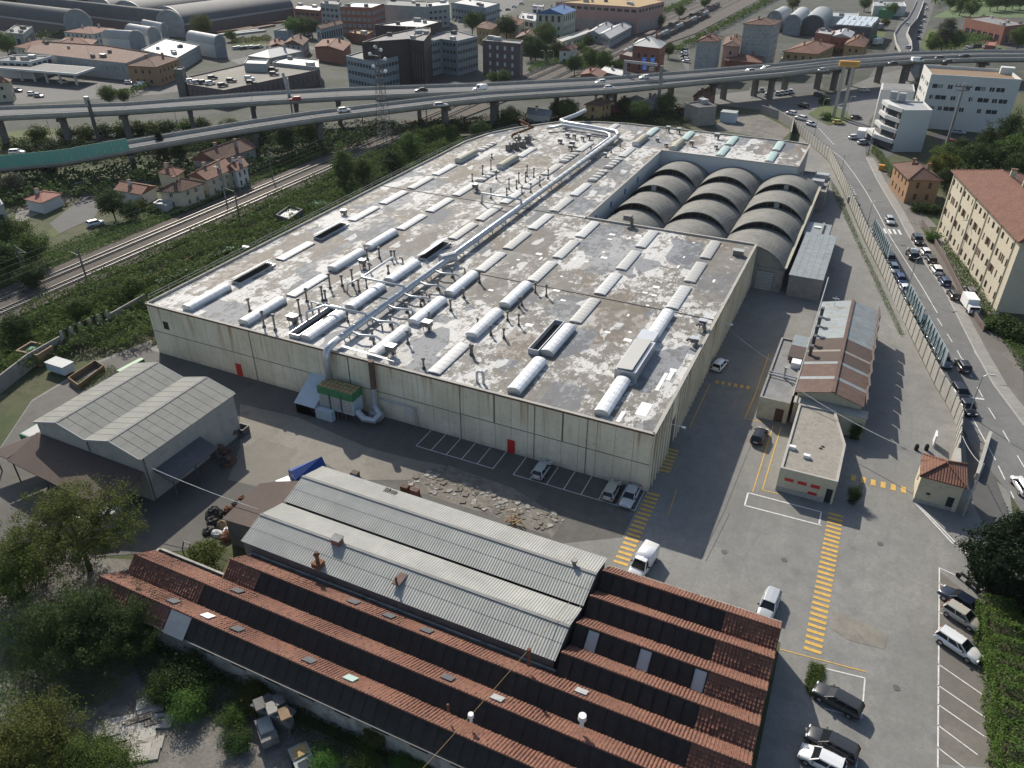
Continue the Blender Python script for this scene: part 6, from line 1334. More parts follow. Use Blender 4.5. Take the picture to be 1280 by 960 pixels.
B('corner_flats', 'grey flats cut by the left edge with dark strip windows', 'apartments', [(-146.11,15.49), (-145.29,19.17), (-155.42,24.47), (-156.85,21.77)], 11, 'grey_wall', ('flat','grey_roof'), [(3.0,2.2,1.3,[1.5,4.6,7.7],'d')])
# lean-to huts by the railway
B('allotment_hut', 'grey sheet roofed allotment hut beside the factory edge', 'hut', para((-106.79,56.61), (-102.02,55.55), (-103.39,62.22)), 2.5, 'dark_roof', ('flat','light_roof'))
B('allotment_hut', 'low green sheeted hut on the bank left of the boundary wall', 'hut', para((-103.42,-12.26), (-98.79,-11.83), (-99.32,-8.52)), 2.2, 'wood', ('flat','netting_green'))

# --- more of the town between the larger blocks
B('tan_store', 'tan roofed low store left of the dark office core', 'store', para((-249.95,289.09), (-236.67,285.51), (-242.5,301.87)), 5, 'brick_red', ('flat','hay'))
for i, (p, c, l) in enumerate((((-248.27,302.36),'red_paint','red container beside the dark office core'),((-246.41,305.07),'white_paint','white container beside the red container at the office core'))):
    m = MB(); x, y = p; m.box(x-3,y-1.3,0,x+3,y+1.3,2.6)
    for k in range(12): m.box(x-2.9+.5*k,y-1.36,.1,x-2.65+.5*k,y-1.3,2.5)
    tag(m.build('container', c), l, 'container', 'containers by the office core')
B('pale_block', 'pale blue and white block beside the avenue at the top', 'office', para((-187.4,385.79), (-180.54,385.07), (-188.54,406.47)), 10, 'white_wall', ('flat','light_roof'), [(3,2.2,1.8,[1.2,4.6,7.6],'d')])
B('rear_works', 'white roofed works beyond the great arched hall with doors', 'works', para((-331.18,346.1), (-309.66,343.97), (-322.61,363.49)), 7, 'brick_red', ('flat','light_roof'), [(4,2.5,1.5,[3.5],'g')])
B('rear_block', 'grey block behind the red brick apartments at the top', 'apartments', para((-303.83,337.27), (-289.67,335.65), (-299.73,352.6)), 12, 'grey_wall', ('flat','grey_roof'), [(3.4,2.0,1.4,[1.5,4.8,8.0],'d')])
B('blue_shopfront', 'blue fronted low shop below the red brick apartments', 'shop', para((-261.93,311.74), (-251.12,310.41), (-254.11,329.19)), 5, 'pale_blue', ('flat','light_roof'), [(3,2.4,2,[1.2],'d')])
B('trackside_house', 'ochre house standing beneath the viaduct behind the factory', 'house', para((-76.26,180.16), (-71.3,180.36), (-69.93,187.95)), 6, 'ochre', ('hip','clay_dark',1.4), [(2.6,.9,1.4,[1.2,3.8],'b')])
B('trackside_shed', 'grey zigzag roofed shed under the viaduct left of the sign post', 'shed', para((-71.43,192.72), (-65.05,194.17), (-62.96,205.07)), 4, 'brick_red', ('gable','light_roof',1.2))
B('trackside_shed', 'small pale shed under the viaduct right of the zigzag roofed shed', 'shed', para((-62.67,201.85), (-58.38,201.26), (-58.97,210.42)), 4, 'grey_wall', ('gable','light_roof',1.2))
B('white_hut', 'white hut under the viaduct behind the pipe ends', 'hut', para((-93.29,170.14), (-85.16,169.62), (-87.18,176.08)), 3.5, 'white_wall', ('gable','light_roof',1.0))
B('brick_store', 'dark red store under the viaduct left of the concrete box', 'store', para((-47.34,213.18), (-41.82,212.64), (-42.3,222.64)), 5, 'brick_red', ('gable','clay_tile',1.2))
B('tower_annex', 'low flat annex in front of the villas beside the viaduct', 'building', para((-32.02,305.53), (-18.59,308.57), (-19.04,320.97)), 4, 'cream', ('flat','grey_roof'), [(3,1.4,1.4,[1.2],'d')])
for i, (u, l) in enumerate((((0.09,410.22),'green truck body in the yard beside the exit ramp'),((3.41,400.74),'white truck body in the yard beside the exit ramp'),((-2.86,420.34),'grey truck body at the rear of the exit ramp yard'),((1.04,462.32),'pale truck body at the top of the exit ramp yard'))):
    r = thing('parked_truck', l, 'truck', (*u,0), 'trucks in the exit ramp yard'); x, y = u; m = MB(); m.obox(x,y,2.2,6,2.4,2.6,R(70)); m.build('cargo_box', ('tarp_green','white_paint','grey_wall','light_roof')[i], r); m = MB(); m.obox(x+math.cos(R(70))*4.1,y+math.sin(R(70))*4.1,1.5,1.8,2.2,2.2,R(70)); m.build('cab', 'white_paint', r); m = MB(); m.obox(x,y,.6,7.5,2.0,.5,R(70)); m.build('chassis', 'black', r)
for i, (a, b) in enumerate((((-335.78,282.3), (-330.94,307.79)), ((-327.53,276.94), (-321.66,302.15)), ((-328.42,292.3), (-326.1,320.64)), ((-337.33,315.18), (-330.32,336.93)), ((-322.01,282.71), (-315.8,300.39)))):
    m = MB(); d = V2(a,b).normalized(); n = Vector((-d.y,d.x))
    for k in range(3): m.bar((a[0]+n.x*k*1.1,a[1]+n.y*k*1.1,.5),(b[0]+n.x*k*1.1,b[1]+n.y*k*1.1,.5),1.0,.9)
    tag(m.build('steel_stack', ('rust','grey_wall','copper_rust')[i % 3]), 'long stack of steel bars in the yard of the great arched hall, %s of five' % NTH[i], 'steel stack', 'steel stacks')
sheet('side_street', 'city_asphalt', [(-270.24,220.92),(-258.31,213.66),(-263.76,249.89),(-252.51,262.87),(-259.0,270.15),(-272.57,258.32),(-268.59,226.22)], .06)
sheet('depot_yard', 'city_asphalt', [(-84.21,329.32),(-68.59,288.76),(-67.68,289.2),(-85.13,359.69),(-89.08,368.91)], .06)
sheet('rail_yard_road', 'city_asphalt', [(-160.14,390.82),(-145.4,381.19),(-149.22,432.83),(-161.76,434.61)], .06)
sheet('garden', 'grass', [(-285.52,425.84),(-262.9,418.8),(-260.06,447.72),(-277.82,458.66)], .06); sheet('garden', 'grass', [(-142.5,234.27),(-128.07,241.21),(-133.69,253.49),(-146.08,239.91)], .06); sheet('garden', 'grass', [(-5.71,407.41),(-0.29,485.2),(5.57,453.42),(4.33,385.39)], .05)
sheet('viaduct_car_park', 'city_asphalt', [(-36.56,263.41),(-31.69,242.57),(-12.62,259.15),(-8.98,276.66),(-11.11,286.86)], .06)

# ================================================================ vehicles
def loft(m, secs, closed=False):
    n = len(secs[0]); vs = [p for s in secs for p in s]; fs = []
    for i in range(len(secs)-1):
        for j in range(n-1): fs.append((i*n+j, (i+1)*n+j, (i+1)*n+j+1, i*n+j+1))
    fs.append(tuple(range(n))); k = (len(secs)-1)*n; fs.append(tuple(k+j for j in range(n-1,-1,-1))); m.add(vs, fs)
CARS = {}
SPEC = {  # L, W, H, body stations (x/L, belt z, half width factor), glass x range low/high
 'hatch': (3.95,1.72,1.48,[(-.5,.62,.86),(-.485,.86,.93),(-.40,.95,.99),(-.1,.95,1),(.2,.95,1),(.30,.88,.98),(.43,.76,.93),(.49,.62,.86),(.5,.50,.80)],(-.47,.24),(-.40,.07)),
 'sedan': (4.5,1.78,1.44,[(-.5,.62,.86),(-.49,.88,.92),(-.34,.95,.98),(-.1,.93,1),(.17,.93,1),(.27,.88,.98),(.43,.76,.93),(.49,.62,.86),(.5,.50,.80)],(-.40,.23),(-.24,.07)),
 'wagon': (4.55,1.80,1.50,[(-.5,.62,.88),(-.49,.90,.94),(-.40,.96,.99),(-.1,.95,1),(.17,.95,1),(.27,.90,.98),(.43,.78,.93),(.49,.62,.86),(.5,.50,.80)],(-.48,.23),(-.42,.06)),
 'suv': (4.5,1.86,1.68,[(-.5,.70,.90),(-.49,1.0,.95),(-.40,1.08,.99),(-.1,1.08,1),(.18,1.08,1),(.28,1.03,.98),(.43,.93,.94),(.49,.72,.88),(.5,.55,.82)],(-.48,.22),(-.41,.07)),
 'van': (4.9,1.95,2.0,[(-.5,.9,.94),(-.49,1.15,.97),(-.40,1.15,1),(-.1,1.15,1),(.22,1.15,1),(.31,1.08,.98),(.44,.92,.94),(.49,.72,.88),(.5,.55,.82)],(.10,.33),(.08,.20)),
}
def car_meshes(kind):
    L, W, H, st, gl, gt = SPEC[kind]; w2 = W/2; zb = .30
    m = MB(); secs = []
    for fx, z, k in st:
        x = fx*L; w_ = w2*k; secs.append([(x,-w_*.9,zb),(x,-w_,zb+.16),(x,-w_,z-.18),(x,-w_*.94,z-.03),(x,-w_*.6,z+.015),(x,0,z+.03),(x,w_*.6,z+.015),(x,w_*.94,z-.03),(x,w_,z-.18),(x,w_,zb+.16),(x,w_*.9,zb)])
    loft(m, secs); bz = st[3][1]
    if kind == 'van': secs = [[(x,-w2*.97,bz-.02),(x,-w2*.93,H-.12),(x,-w2*.8,H),(x,w2*.8,H),(x,w2*.93,H-.12),(x,w2*.97,bz-.02)] for x in (-.49*L,-.2*L,.09*L)]; loft(m, secs)
    body = m.mesh('body', 'car_paint', True)
    g = MB(); a0, a1 = gl[0]*L, gl[1]*L; b0, b1 = gt[0]*L, gt[1]*L; wl, wt = w2*.93, w2*.72; z1 = H-.05
    secs = [[(a0,-wl*.95,bz-.02),(a0,wl*.95,bz-.02),(b0,wt,z1),(b0,-wt,z1)],]
    q = [(a0,-wl*.95,bz-.03),(a1,-wl*.95,bz-.03),(a1,wl*.95,bz-.03),(a0,wl*.95,bz-.03),(b0,-wt,z1),(b1,-wt,z1),(b1,wt,z1),(b0,wt,z1)]
    g.add(q, [(0,1,5,4),(1,2,6,5),(2,3,7,6),(3,0,4,7),(4,5,6,7)]); glass = g.mesh('windows', 'car_glass')
    r = MB()
    for x0, x1, wz, zz in ((b0-.05,b1+.05,wt+.03,z1),): 
        secs = [[(x,-wz*k,zz-.03),(x,-wz*k*.85,zz+.03*k),(x,0,zz+.06*k),(x,wz*k*.85,zz+.03*k),(x,wz*k,zz-.03)] for x, k in ((x0,.92),(x0+.15,1),((x0+x1)/2,1.02),(x1-.15,1),(x1,.93))]; loft(r, secs)
    for (p, t) in ((0,4),(1,5),(2,6),(3,7)): r.bar(q[p], q[t], .10, .08)
    for s in (-1, 1):
        for f in ((.48,) if kind in ('hatch','sedan') else (.42,.78)): 
            if kind != 'van': r.bar((a0+(a1-a0)*f, s*wl*.955, bz), (b0+(b1-b0)*f, s*(wt+.01), z1), .09, .05)
    roof = r.mesh('roof', 'car_paint', False)
    t = MB(); t.mat(0).tube([(0,-.11,0),(0,.11,0)], .32, 14); t.mat(1).tube([(0,-.12,0),(0,.12,0)], .2, 10); wheel = t.mesh('wheel', ['tyre','rim'])
    h = MB(); h.box(-.06,-.17,-.07,.06,.17,.07); hd = h.mesh('headlight', 'lamp_white'); h2 = MB(); h2.box(-.05,-.12,-.12,.05,.12,.12); tl = h2.mesh('tail_light', 'lamp_red')
    mi = MB(); mi.box(-.08,-.11,-.06,.08,.11,.08); mir = mi.mesh('mirror', 'trim'); pl = MB(); pl.box(-.02,-.26,-.06,.02,.26,.06); plate = pl.mesh('number_plate', 'white_paint')
    P_ = [('body',body,(0,0,0)),('windows',glass,(0,0,0)),('roof',roof,(0,0,0))]
    for sx in (-.31,.30):
        for s in (-1,1): P_.append(('wheel',wheel,(sx*L,s*(w2-.08),.32)))
    for s in (-1,1): P_ += [('headlight',hd,(L*.475,s*w2*.62,.66 if kind in ('hatch','sedan','wagon') else .8)),('tail_light',tl,(-L*.49,s*w2*.76,.78 if kind != 'van' else .95)),('mirror',mir,(L*.17,s*(w2+.06),bz+.05))]
    P_.append(('number_plate',plate,(-L*.5-.005,0,.6)))
    return P_
PAINT = dict(white=(.72,.72,.71),silver=(.42,.44,.45),black=(.012,.012,.014),grey=(.10,.105,.11),blue=(.02,.045,.12),navy=(.012,.018,.035),red=(.36,.02,.015),cream=(.55,.50,.36),green=(.02,.06,.05),beige=(.45,.43,.38),yellow=(.55,.48,.10),darkgrey=(.035,.037,.04))
def car(kind, paint, p, head, label, z=0, group=None, far=False, cat=None):
    if kind not in CARS: CARS[kind] = car_meshes(kind)
    o = bpy.data.objects.new('van' if kind == 'van' else 'car', None); o.empty_display_size = .3; COL.objects.link(o); o.location = (p[0],p[1],z+.06); o.rotation_euler = (0,0,R(head))
    tag(o, label, cat or ('van' if kind == 'van' else 'car'), group)
    for nm, me, at in CARS[kind]:
        if far and nm in ('mirror','number_plate','headlight','tail_light'): continue
        c = bpy.data.objects.new(nm, me); COL.objects.link(c); c.parent = o; c.location = at; c.color = (*PAINT[paint],1)
    return o
G1 = 'cars parked in the factory yard'
car('hatch','silver',((-13.85,-2.15)[0],-2.3),90,'silver hatchback in the front wall bays nearest the red door',group=G1)
car('hatch','beige',((-4.05,-2.28)[0],-2.4),90,'pale hatchback in the front wall bays, second from the corner',group=G1)
car('sedan','silver',((-1.57,-2.33)[0],-2.5),-90,'silver car nearest the corner in the front wall bays',group=G1)
car('van','white',(3.45,-13.26),-97,'white van beside the yellow crossing and the tiled roofs',group=G1)
car('wagon','silver',(17.51,-13.48),-95,'silver estate car beside the right end of the tiled roofs',group=G1)
car('wagon','darkgrey',(25.42,-22.61),165,'dark grey estate car in the marked bay by the weeds',group=G1)
car('wagon','darkgrey',(25.43,-27.61),170,'dark silver grey estate car between the bay by the weeds and the white car',group=G1)
car('hatch','white',(24.84,-29.67),172,'white car at the bottom edge right of the tiled roofs',group=G1)
car('sedan','navy',(36.25,-3.93),152,'dark blue car in the hedge side bays nearest the conifer',group=G1)
car('hatch','beige',(36.38,-6.25),-28,'pale beige hatchback between the blue and white cars by the hedge',group=G1)
car('wagon','white',(35.96,-10.64),-28,'long white car nearest the camera in the hedge side bays',group=G1)
car('hatch','black',(10.99,17.89),84,'black hatchback beside the low cream office',group=G1)
car('hatch','white',(1.57,35.36),80,'small white car against the ribbed factory side wall',group=G1)
G2 = 'cars along the road beside the perimeter wall'
for k, c, p, h, l in (('suv','black',(24.36,94.31),-76,'black car parked beside the zebra crossing billboard'),('hatch','blue',(26.94,84.07),-76,'blue hatchback parked behind the white coupe by the wall'),('sedan','white',(27.88,79.42),-76,'white car parked by the wall between the blue hatchback and a grey car'),('sedan','grey',(28.44,76.22),-76,'grey blue car mostly hidden behind the perimeter wall'),('wagon','darkgrey',(29.62,74.27),-76,'dark car parked just ahead of the cream car by the wall'),('hatch','cream',(30.16,70.23),-76,'cream hatchback parked by the wall'),('suv','green',(31.51,65.11),-75,'dark green car parked behind the short billboard'),('suv','darkgrey',(33.52,56.72),-74,'dark car between the short and the last billboard'),('wagon','grey',(34.56,52.49),-74,'grey car with dark glass beside the billboard nearest the gatehouse'),('suv','black',(36.92,42.36),-72,'large black off road car nearest the end of the perimeter wall'),('sedan','black',(37.81,38.69),-72,'black car tight behind the wall end beyond the off road car')):
    car(k, c, p, h, l, group=G2)
G3 = 'cars driving on the roads'
for k, c, p, h, l in (('suv','black',(28.58,99.27),104,'black car driving away past the parked white cars'),('hatch','darkgrey',(37.47,51.95),106,'dark car driving away beyond the last billboard'),('hatch','white',(43.85,21.13),108,'white car cut by the right edge on the road'),('hatch','silver',(23.23,119.54),-78,'silver car crossing the white zebra'),('hatch','white',(-14.09,222.19),150,'leftmost white car in the queue under the viaduct'),('suv','white',(-9.96,215.62),145,'white car second in the queue under the viaduct'),('hatch','silver',(-5.57,208.43),-40,'silver car last in the queue towards the junction'),('hatch','yellow',(2.59,214.99),20,'yellow car beside the grassy traffic island'),('hatch','black',(7.27,225.46),35,'black car on the slip road by the terraced office'),('hatch','silver',(6.38,274.95),15,'silver car passing beneath the viaduct behind the totem'),('wagon','darkgrey',(-8.75,258.0),20,'dark car turning beneath the viaduct left of the totem'),('suv','black',(-11.87,235.76),140,'black car in the shade ahead of the queue')):
    car(k, c, p, h, l, group=G3)
G4 = 'cars parked in front of the yellow apartments'
for k, c, p, h, l in (('suv','black',(29.46,108.57),-75,'black off road car parked nearest the zebra by the apartments'),('hatch','white',(31.09,102.2),104,'white hatchback parked behind the black off road car'),('hatch','darkgrey',(32.19,98.29),104,'dark car between two white cars by the apartments'),('wagon','white',(33.29,92.95),104,'white estate car parked last in the row by the apartments'),('hatch','darkgrey',(36.39,81.08),105,'dark open jeep parked by the garden wall')):
    car(k, c, p, h, l, group=G4)
vt_ = thing('box_truck', 'small white box truck parked by the yellow apartments', 'truck', (*(38.89,77.26),.05)); x, y = (38.89,77.26); a = R(-75); m = MB(); m.obox(x,y,1.6,3.6,2.0,1.9,a); m.build('cargo_box', 'white_paint', vt_)
m = MB(); m.obox(x+2.5*math.cos(a),y+2.5*math.sin(a),1.05,1.3,1.8,1.3,a); m.build('cab', 'white_paint', vt_); m = MB(); m.obox(x+2.9*math.cos(a),y+2.9*math.sin(a),1.35,.55,1.6,.5,a); m.build('windscreen', 'car_glass', vt_)
for dx in (-1.1,2.4):
    for dy in (-.9,.9): m = MB(); cx, cy = x+dx*math.cos(a)-dy*math.sin(a), y+dx*math.sin(a)+dy*math.cos(a); m.tube([(cx+.1*math.sin(a),cy-.1*math.cos(a),.38),(cx-.1*math.sin(a),cy+.1*math.cos(a),.38)], .36, 10); m.build('wheel', 'tyre', vt_)
ang = lambda p, q: math.degrees(math.atan2(q[1]-p[1], q[0]-p[0]))
VH = ang((-110,146.5),(-69,187)); G5 = 'vehicles driving on the viaduct'
for k, c, p, h, l in (('van','white',(-110.57,168.7),VH+180,'white van on the far viaduct lane beyond the concrete pier'),('sedan','black',(-127.49,158.06),VH+180,'black car behind the white van on the viaduct'),('hatch','red',(-156.75,128.34),VH+175,'red car on the far viaduct lane near the pale mast'),('hatch','white',(-133.67,122.79),VH+8,'white hatchback on the near ramp left of the lattice pylon'),('wagon','silver',(-110.37,141.51),VH,'silver estate on the near lane right of the lattice pylon'),('hatch','white',(-77.6,197.26),VH+185,'white hatchback on the viaduct before the sign gantry'),('hatch','white',(-71.37,189.35),VH,'small white car half hidden behind the near viaduct parapet'),('hatch','white',(-66.05,212.21),VH+185,'white car passing beneath the blue road signs'),('hatch','silver',(-33.97,241.11),VH+183,'silver car on the viaduct in front of the grey tower'),('hatch','white',(-29.42,249.49),VH+183,'white car on the viaduct just right of the grey tower'),('hatch','silver',(-9.01,254.93),VH,'silver car on the near viaduct lane before the orange totem'),('sedan','darkgrey',(14.47,281.92),40,'dark car on the viaduct right of the orange totem'),('van','white',(22.81,292.08),30,'white delivery van on the viaduct near the exit ramp'),('suv','darkgrey',(31.24,302.48),25,'dark car on the viaduct above the white office'),('sedan','grey',(34.24,296.35),25,'grey car on the viaduct above the white office, nearer lane'),('sedan','darkgrey',(40.12,313.3),200,'dark car on the far viaduct lane at the right'),('hatch','white',(-197.61,59.02),35,'white car on the ramp at the far left'),('hatch','white',(15.59,449.78),70,'white car high on the curving exit ramp'),('hatch','silver',(18.61,331.14),75,'silver car at the foot of the curving exit ramp')):
    z = {True:9.5}.get(True); zz = 5.0 if 'far left' in l else 4.9 if 'high on' in l else 9.0 if 'foot of' in l else 9.5
    car(k, c, p, h, l, z=zz-.04, group=G5)
G6 = 'cars parked on the rooftop car park'
for i, (p, c) in enumerate(zip([(-225.0,151.73),(-221.29,151.0),(-219.01,152.1),(-215.61,151.86),(-222.29,160.14),(-208.63,150.93),(-211.6,158.81),(-208.63,165.4),(-202.14,158.96),(-205.62,176.21),(-212.14,183.62)], ('white','silver','navy','white','darkgrey','darkgrey','black','white','navy','darkgrey','black'))):
    car('hatch', c, p, (60 if i < 6 else 20), '%s car on the rooftop car park, %s from the left' % ({'navy':'dark blue','darkgrey':'dark grey'}.get(c,c), ('first','second','third','fourth','fifth','sixth','seventh','eighth','ninth','eleventh','tenth')[i]), z=5.56, group=G6, far=True)
G7 = 'cars in the back street at the left'
for k, c, p, h, l in (('hatch','white',(-284.04,127.75),10,'white car left of the pair at the left viaduct edge'),('hatch','silver',(-279.24,126.79),10,'silver car right of the pair at the left viaduct edge'),('wagon','silver',(-293.45,149.04),5,'silver car beneath the service canopy'),('hatch','white',(-267.89,159.98),20,'white car beside the orange plastered block'),('van','white',(-259.92,157.82),190,'white pickup van in the back street below the orange block'),('sedan','darkgrey',(-295.59,129.83),0,'dark car parked left of the back street lawn'),('suv','white',(-173.72,57.58),60,'white car in the lane above the isolated garage'),('hatch','white',(-144.56,38.05),70,'white tarpaulin covered car on the lawn by the lane'),('hatch','darkgrey',(-248.92,393.71),20,'dark car parked by the avenue behind the office core'),('hatch','white',(8.9,196.81),45,'white car nearest the junction beside the terraced office'),('hatch','silver',(12.06,191.39),45,'silver car below the white trailer by the terraced office'),('sedan','silver',(39.18,218.17),0,'silver car in the shaded court of the white office block'),('hatch','red',(37.22,203.41),0,'red car in the shaded court of the white office block')):
    car(k, c, p, h, l, group=G7)
m = MB(); x, y = (10.77,198.72); m.box(x-1.2,y-2.4,.5,x+1.2,y+2.4,2.9); m.mat(1).box(x-1.0,y-1.2,0,x+1.0,y+1.2,.5); tag(m.build('box_trailer', ['white_paint','dark_steel']), 'pale box trailer among the cars by the terraced office', 'trailer')
G8 = 'cars in the car park under the viaduct'
for i, p in enumerate([(-32.66,255.69),(-30.58,257.73),(-27.36,249.07),(-23.94,253.72),(-22.57,255.9),(-21.11,257.62),(-19.88,260.26),(-27.65,262.3)]): car('hatch', ('white','silver','white','silver','white','white','silver','darkgrey')[i], p, 100, 'car in the viaduct car park, %s in the row' % NTH[i], group=G8, far=True)
G9 = 'cars in the far right car park'
for i in range(16):
    p = ((45.84,408.89), (48.01,413.43), (50.05,416.17), (52.1,418.93), (54.09,416.37), (56.28,413.94), (58.44,411.56), (60.57,409.2), (45.05,398.35), (47.28,397.77), (50.06,397.47), (52.8,396.34), (55.51,395.23), (58.46,399.89), (61.2,399.59), (63.63,404.03))[i]
    car(('hatch','sedan','suv')[i % 3], ('white','silver','darkgrey','navy','white','red')[i % 6], p, 80, '%s car in the far right car park, %s row, place %s' % (('white','silver','dark grey','dark blue','white','red')[i % 6], 'back' if i < 8 else 'front', NTH[i % 8]), group=G9, far=True)
for i, (p, c) in enumerate(zip([(23.99,512.06),(24.17,536.14),(22.73,482.06),(22.84,432.8),(24.72,580.72),(23.38,616.56),(22.74,461.76)], ('white','black','silver','darkgrey','white','silver','navy'))): car('hatch', c, p, 80, '%s car on the far road beside the exit ramp, %s from the camera' % ({'navy':'dark blue','darkgrey':'dark grey'}.get(c,c), ('fifth','sixth','third','first','seventh','eighth','second')[i]), group=G3, far=True)
for i, p in enumerate([(-239.73,388.73),(-234.34,383.68),(-234.06,451.01),(-237.64,468.38),(-240.45,487.21),(-237.76,444.58)]): car('hatch', ('white','silver','darkgrey')[i % 3], p, 40, '%s car on the avenue at the top centre, %s from the left' % (('white','silver','dark grey')[i % 3], NTH[i]), group=G3, far=True)
# motorcycles in the bays by the conifer
def bike(p, h, label):
    r = thing('motorcycle', label, 'motorcycle', (*p,.05), 'motorcycles by the conifer'); c, s = math.cos(R(h)), math.sin(R(h)); T = lambda x, y, z: (p[0]+c*x-s*y, p[1]+s*x+c*y, z+.05)
    for x in (-.65,.65): m = MB(); m.tube([T(x,-.07,.31),T(x,.07,.31)], .31, 12); m.build('wheel', 'tyre', r)
    m = MB(); m.tube([T(-.6,0,.45),T(-.2,0,.75),T(.35,0,.72),T(.6,0,.45)], [.12,.2,.18,.08], 8); m.build('body', 'black', r); m = MB(); m.tube([T(-.75,0,.82),T(-.3,0,.84),T(.05,0,.8)], [.09,.14,.12], 8); m.build('seat', 'trim', r)
    m = MB(); m.tube([T(.65,0,.31),T(.48,0,1.0)], .05, 6); m.tube([T(.45,-.35,1.02),T(.48,0,1.05),T(.45,.35,1.02)], .03, 6); m.build('handlebar', 'dark_steel', r)
bike((36.72,0.12), 150, 'black motorcycle nearer the bay line by the conifer'); bike((37.6,-0.86), 140, 'black motorcycle tucked beside the conifer shade')

for i, p in enumerate([(-164.45,365.48),(-163.2,368.01),(-162.15,371.1),(-161.1,374.21),(-160.03,377.36),(-158.96,380.54),(-164.27,406.61),(-163.45,412.18),(-160.51,412.13),(-161.19,419.3)]): car(('hatch','van','hatch')[i % 3], ('white','silver','darkgrey','navy')[i % 4], p, 75, '%s vehicle in the yard right of the pale green block, %s from the left' % (('white','silver','dark grey','dark blue')[i % 4], NTH[i]), group='vehicles by the pale green block', far=True)
for i, p in enumerate([(-80.74,331.0),(-78.47,321.67),(-75.99,313.77),(-74.0,307.69),(-83.28,339.64)]): car('hatch', ('white','darkgrey','silver')[i % 3], p, 160, '%s car parked beside the grey apartment block, %s from the viaduct' % (('white','dark grey','silver')[i % 3], ('third','second','fourth','first','fifth')[i]), group='cars by the grey apartment block', far=True)
for i, p in enumerate([(-288.58,245.43),(-288.15,247.68),(-285.18,247.07),(-284.72,249.86),(-283.61,251.94),(-280.96,251.68),(-280.81,254.34)]): car('hatch', ('silver','white','darkgrey')[i % 3], p, 70, '%s car on the side street behind the white stores, %s from the left' % (('silver','white','dark grey')[i % 3], NTH[i]), group='cars on the side street', far=True)

for k, c, p, h, l in (('hatch','silver',(25.46,89.4),-76,'silver hatchback parked by the wall between the black car and the blue hatchback'),('wagon','navy',(32.42,61.08),-75,'dark blue estate just beyond the dark green car by the wall'),('hatch','white',(34.11,54.46),-74,'white hatchback beside the last billboard on the road'),('hatch','grey',(39.3,83.94),104,'grey hatchback nosed to the garden wall of the apartments'),('hatch','blue',(34.82,87.18),104,'small blue car behind the last white estate by the apartments'),('sedan','silver',(28.79,100.76),104,'silver saloon in the parking strip near the zebra')):
    car(k, c, p, h, l, group=G2 if 'wall' in l or 'billboard' in l else G4)

# ================================================================ vegetation
def quad_mesh(name, C, N, S, mat, aspect=.6):
    n = len(C); N = N/np.linalg.norm(N, axis=1)[:,None]; ref = RNG.normal(size=(n,3)); A = np.cross(N, ref); A /= np.linalg.norm(A, axis=1)[:,None]+1e-9; Bv = np.cross(N, A)
    A = A*S[:,None]*.5; Bv = Bv*S[:,None]*.5*aspect
    V = np.stack([C-A, C-Bv, C+A, C+Bv], 1).reshape(-1,3).astype(np.float32)
    me = bpy.data.meshes.new(name); me.vertices.add(4*n); me.vertices.foreach_set('co', V.ravel()); me.loops.add(4*n); me.loops.foreach_set('vertex_index', np.arange(4*n, dtype=np.int32))
    me.polygons.add(n); me.polygons.foreach_set('loop_start', np.arange(0,4*n,4,dtype=np.int32)); me.polygons.foreach_set('loop_total', np.full(n,4,np.int32)); me.materials.append(MAT[mat]); me.update(calc_edges=True); return me
def clumps(n, rx, rz, cz, hollow=.55, flat=0, shape='ball', h=0, z0=0):
    P_ = RNG.normal(size=(n,3)); P_ /= np.linalg.norm(P_, axis=1)[:,None]; r = (hollow+(1-hollow)*RNG.random(n))[:,None]
    if shape == 'cone':
        t = RNG.random(n)**.8; a = RNG.random(n)*2*PI; rr = rx*(1-t)**.85*(.45+.55*RNG.random(n))+.15; return np.stack([rr*np.cos(a), rr*np.sin(a), z0+t*h], 1)
    wob = 1+.28*np.sin(P_[:,0:1]*5.1+2)*np.cos(P_[:,1:2]*4.3+1)+.15*np.sin(P_[:,2:3]*6)
    P_ = P_*r*wob; return np.stack([P_[:,0]*rx, P_[:,1]*rx, cz+P_[:,2]*rz], 1)
def crown(name, cl, nl, rc, size, mat, cz, up=.5):
    C = np.repeat(cl, nl, 0); sc_ = np.repeat(.6+.8*RNG.random(len(cl)), nl); C = C+RNG.normal(size=C.shape)*rc*sc_[:,None]*np.array([1,1,.75]); C[:,2] = np.maximum(C[:,2], .05)
    out = C-np.array([0,0,cz]); out /= np.linalg.norm(out, axis=1)[:,None]+1e-6; N = out*.7+RNG.normal(size=C.shape)*.75+np.array([0,0,up]); S = size*(.6+.8*RNG.random(len(C)))
    return quad_mesh(name, C, N, S, mat)
def trunk_mesh(h, r, limbs, spread, top):
    m = MB(); bend = RNG.normal(size=2)*.15*h*.3; m.tube([(0,0,-.1),(bend[0]*.4,bend[1]*.4,h*.4),(bend[0],bend[1],h)], [r,r*.75,r*.4], 8)
    for k in range(limbs):
        a = 2*PI*k/limbs+RNG.random()*.8; z0 = h*(.45+.5*RNG.random()); L = spread*(.6+.5*RNG.random()); z1 = min(top, z0+L*(.5+.5*RNG.random())); b = bend*(z0/h)
        p1 = (b[0]+math.cos(a)*L*.5, b[1]+math.sin(a)*L*.5, (z0+z1)/2+.2); p2 = (b[0]+math.cos(a)*L, b[1]+math.sin(a)*L, z1); m.tube([(b[0],b[1],z0),p1,p2], [r*.45,r*.28,r*.1], 6)
        for j in range(2): c = a+(-.6,.6)[j]; m.tube([p1,(p1[0]+math.cos(c)*L*.45,p1[1]+math.sin(c)*L*.45,p1[2]+L*.35)], [r*.22,r*.06], 5)
    return m.mesh('trunk', 'bark')
TREES = {}
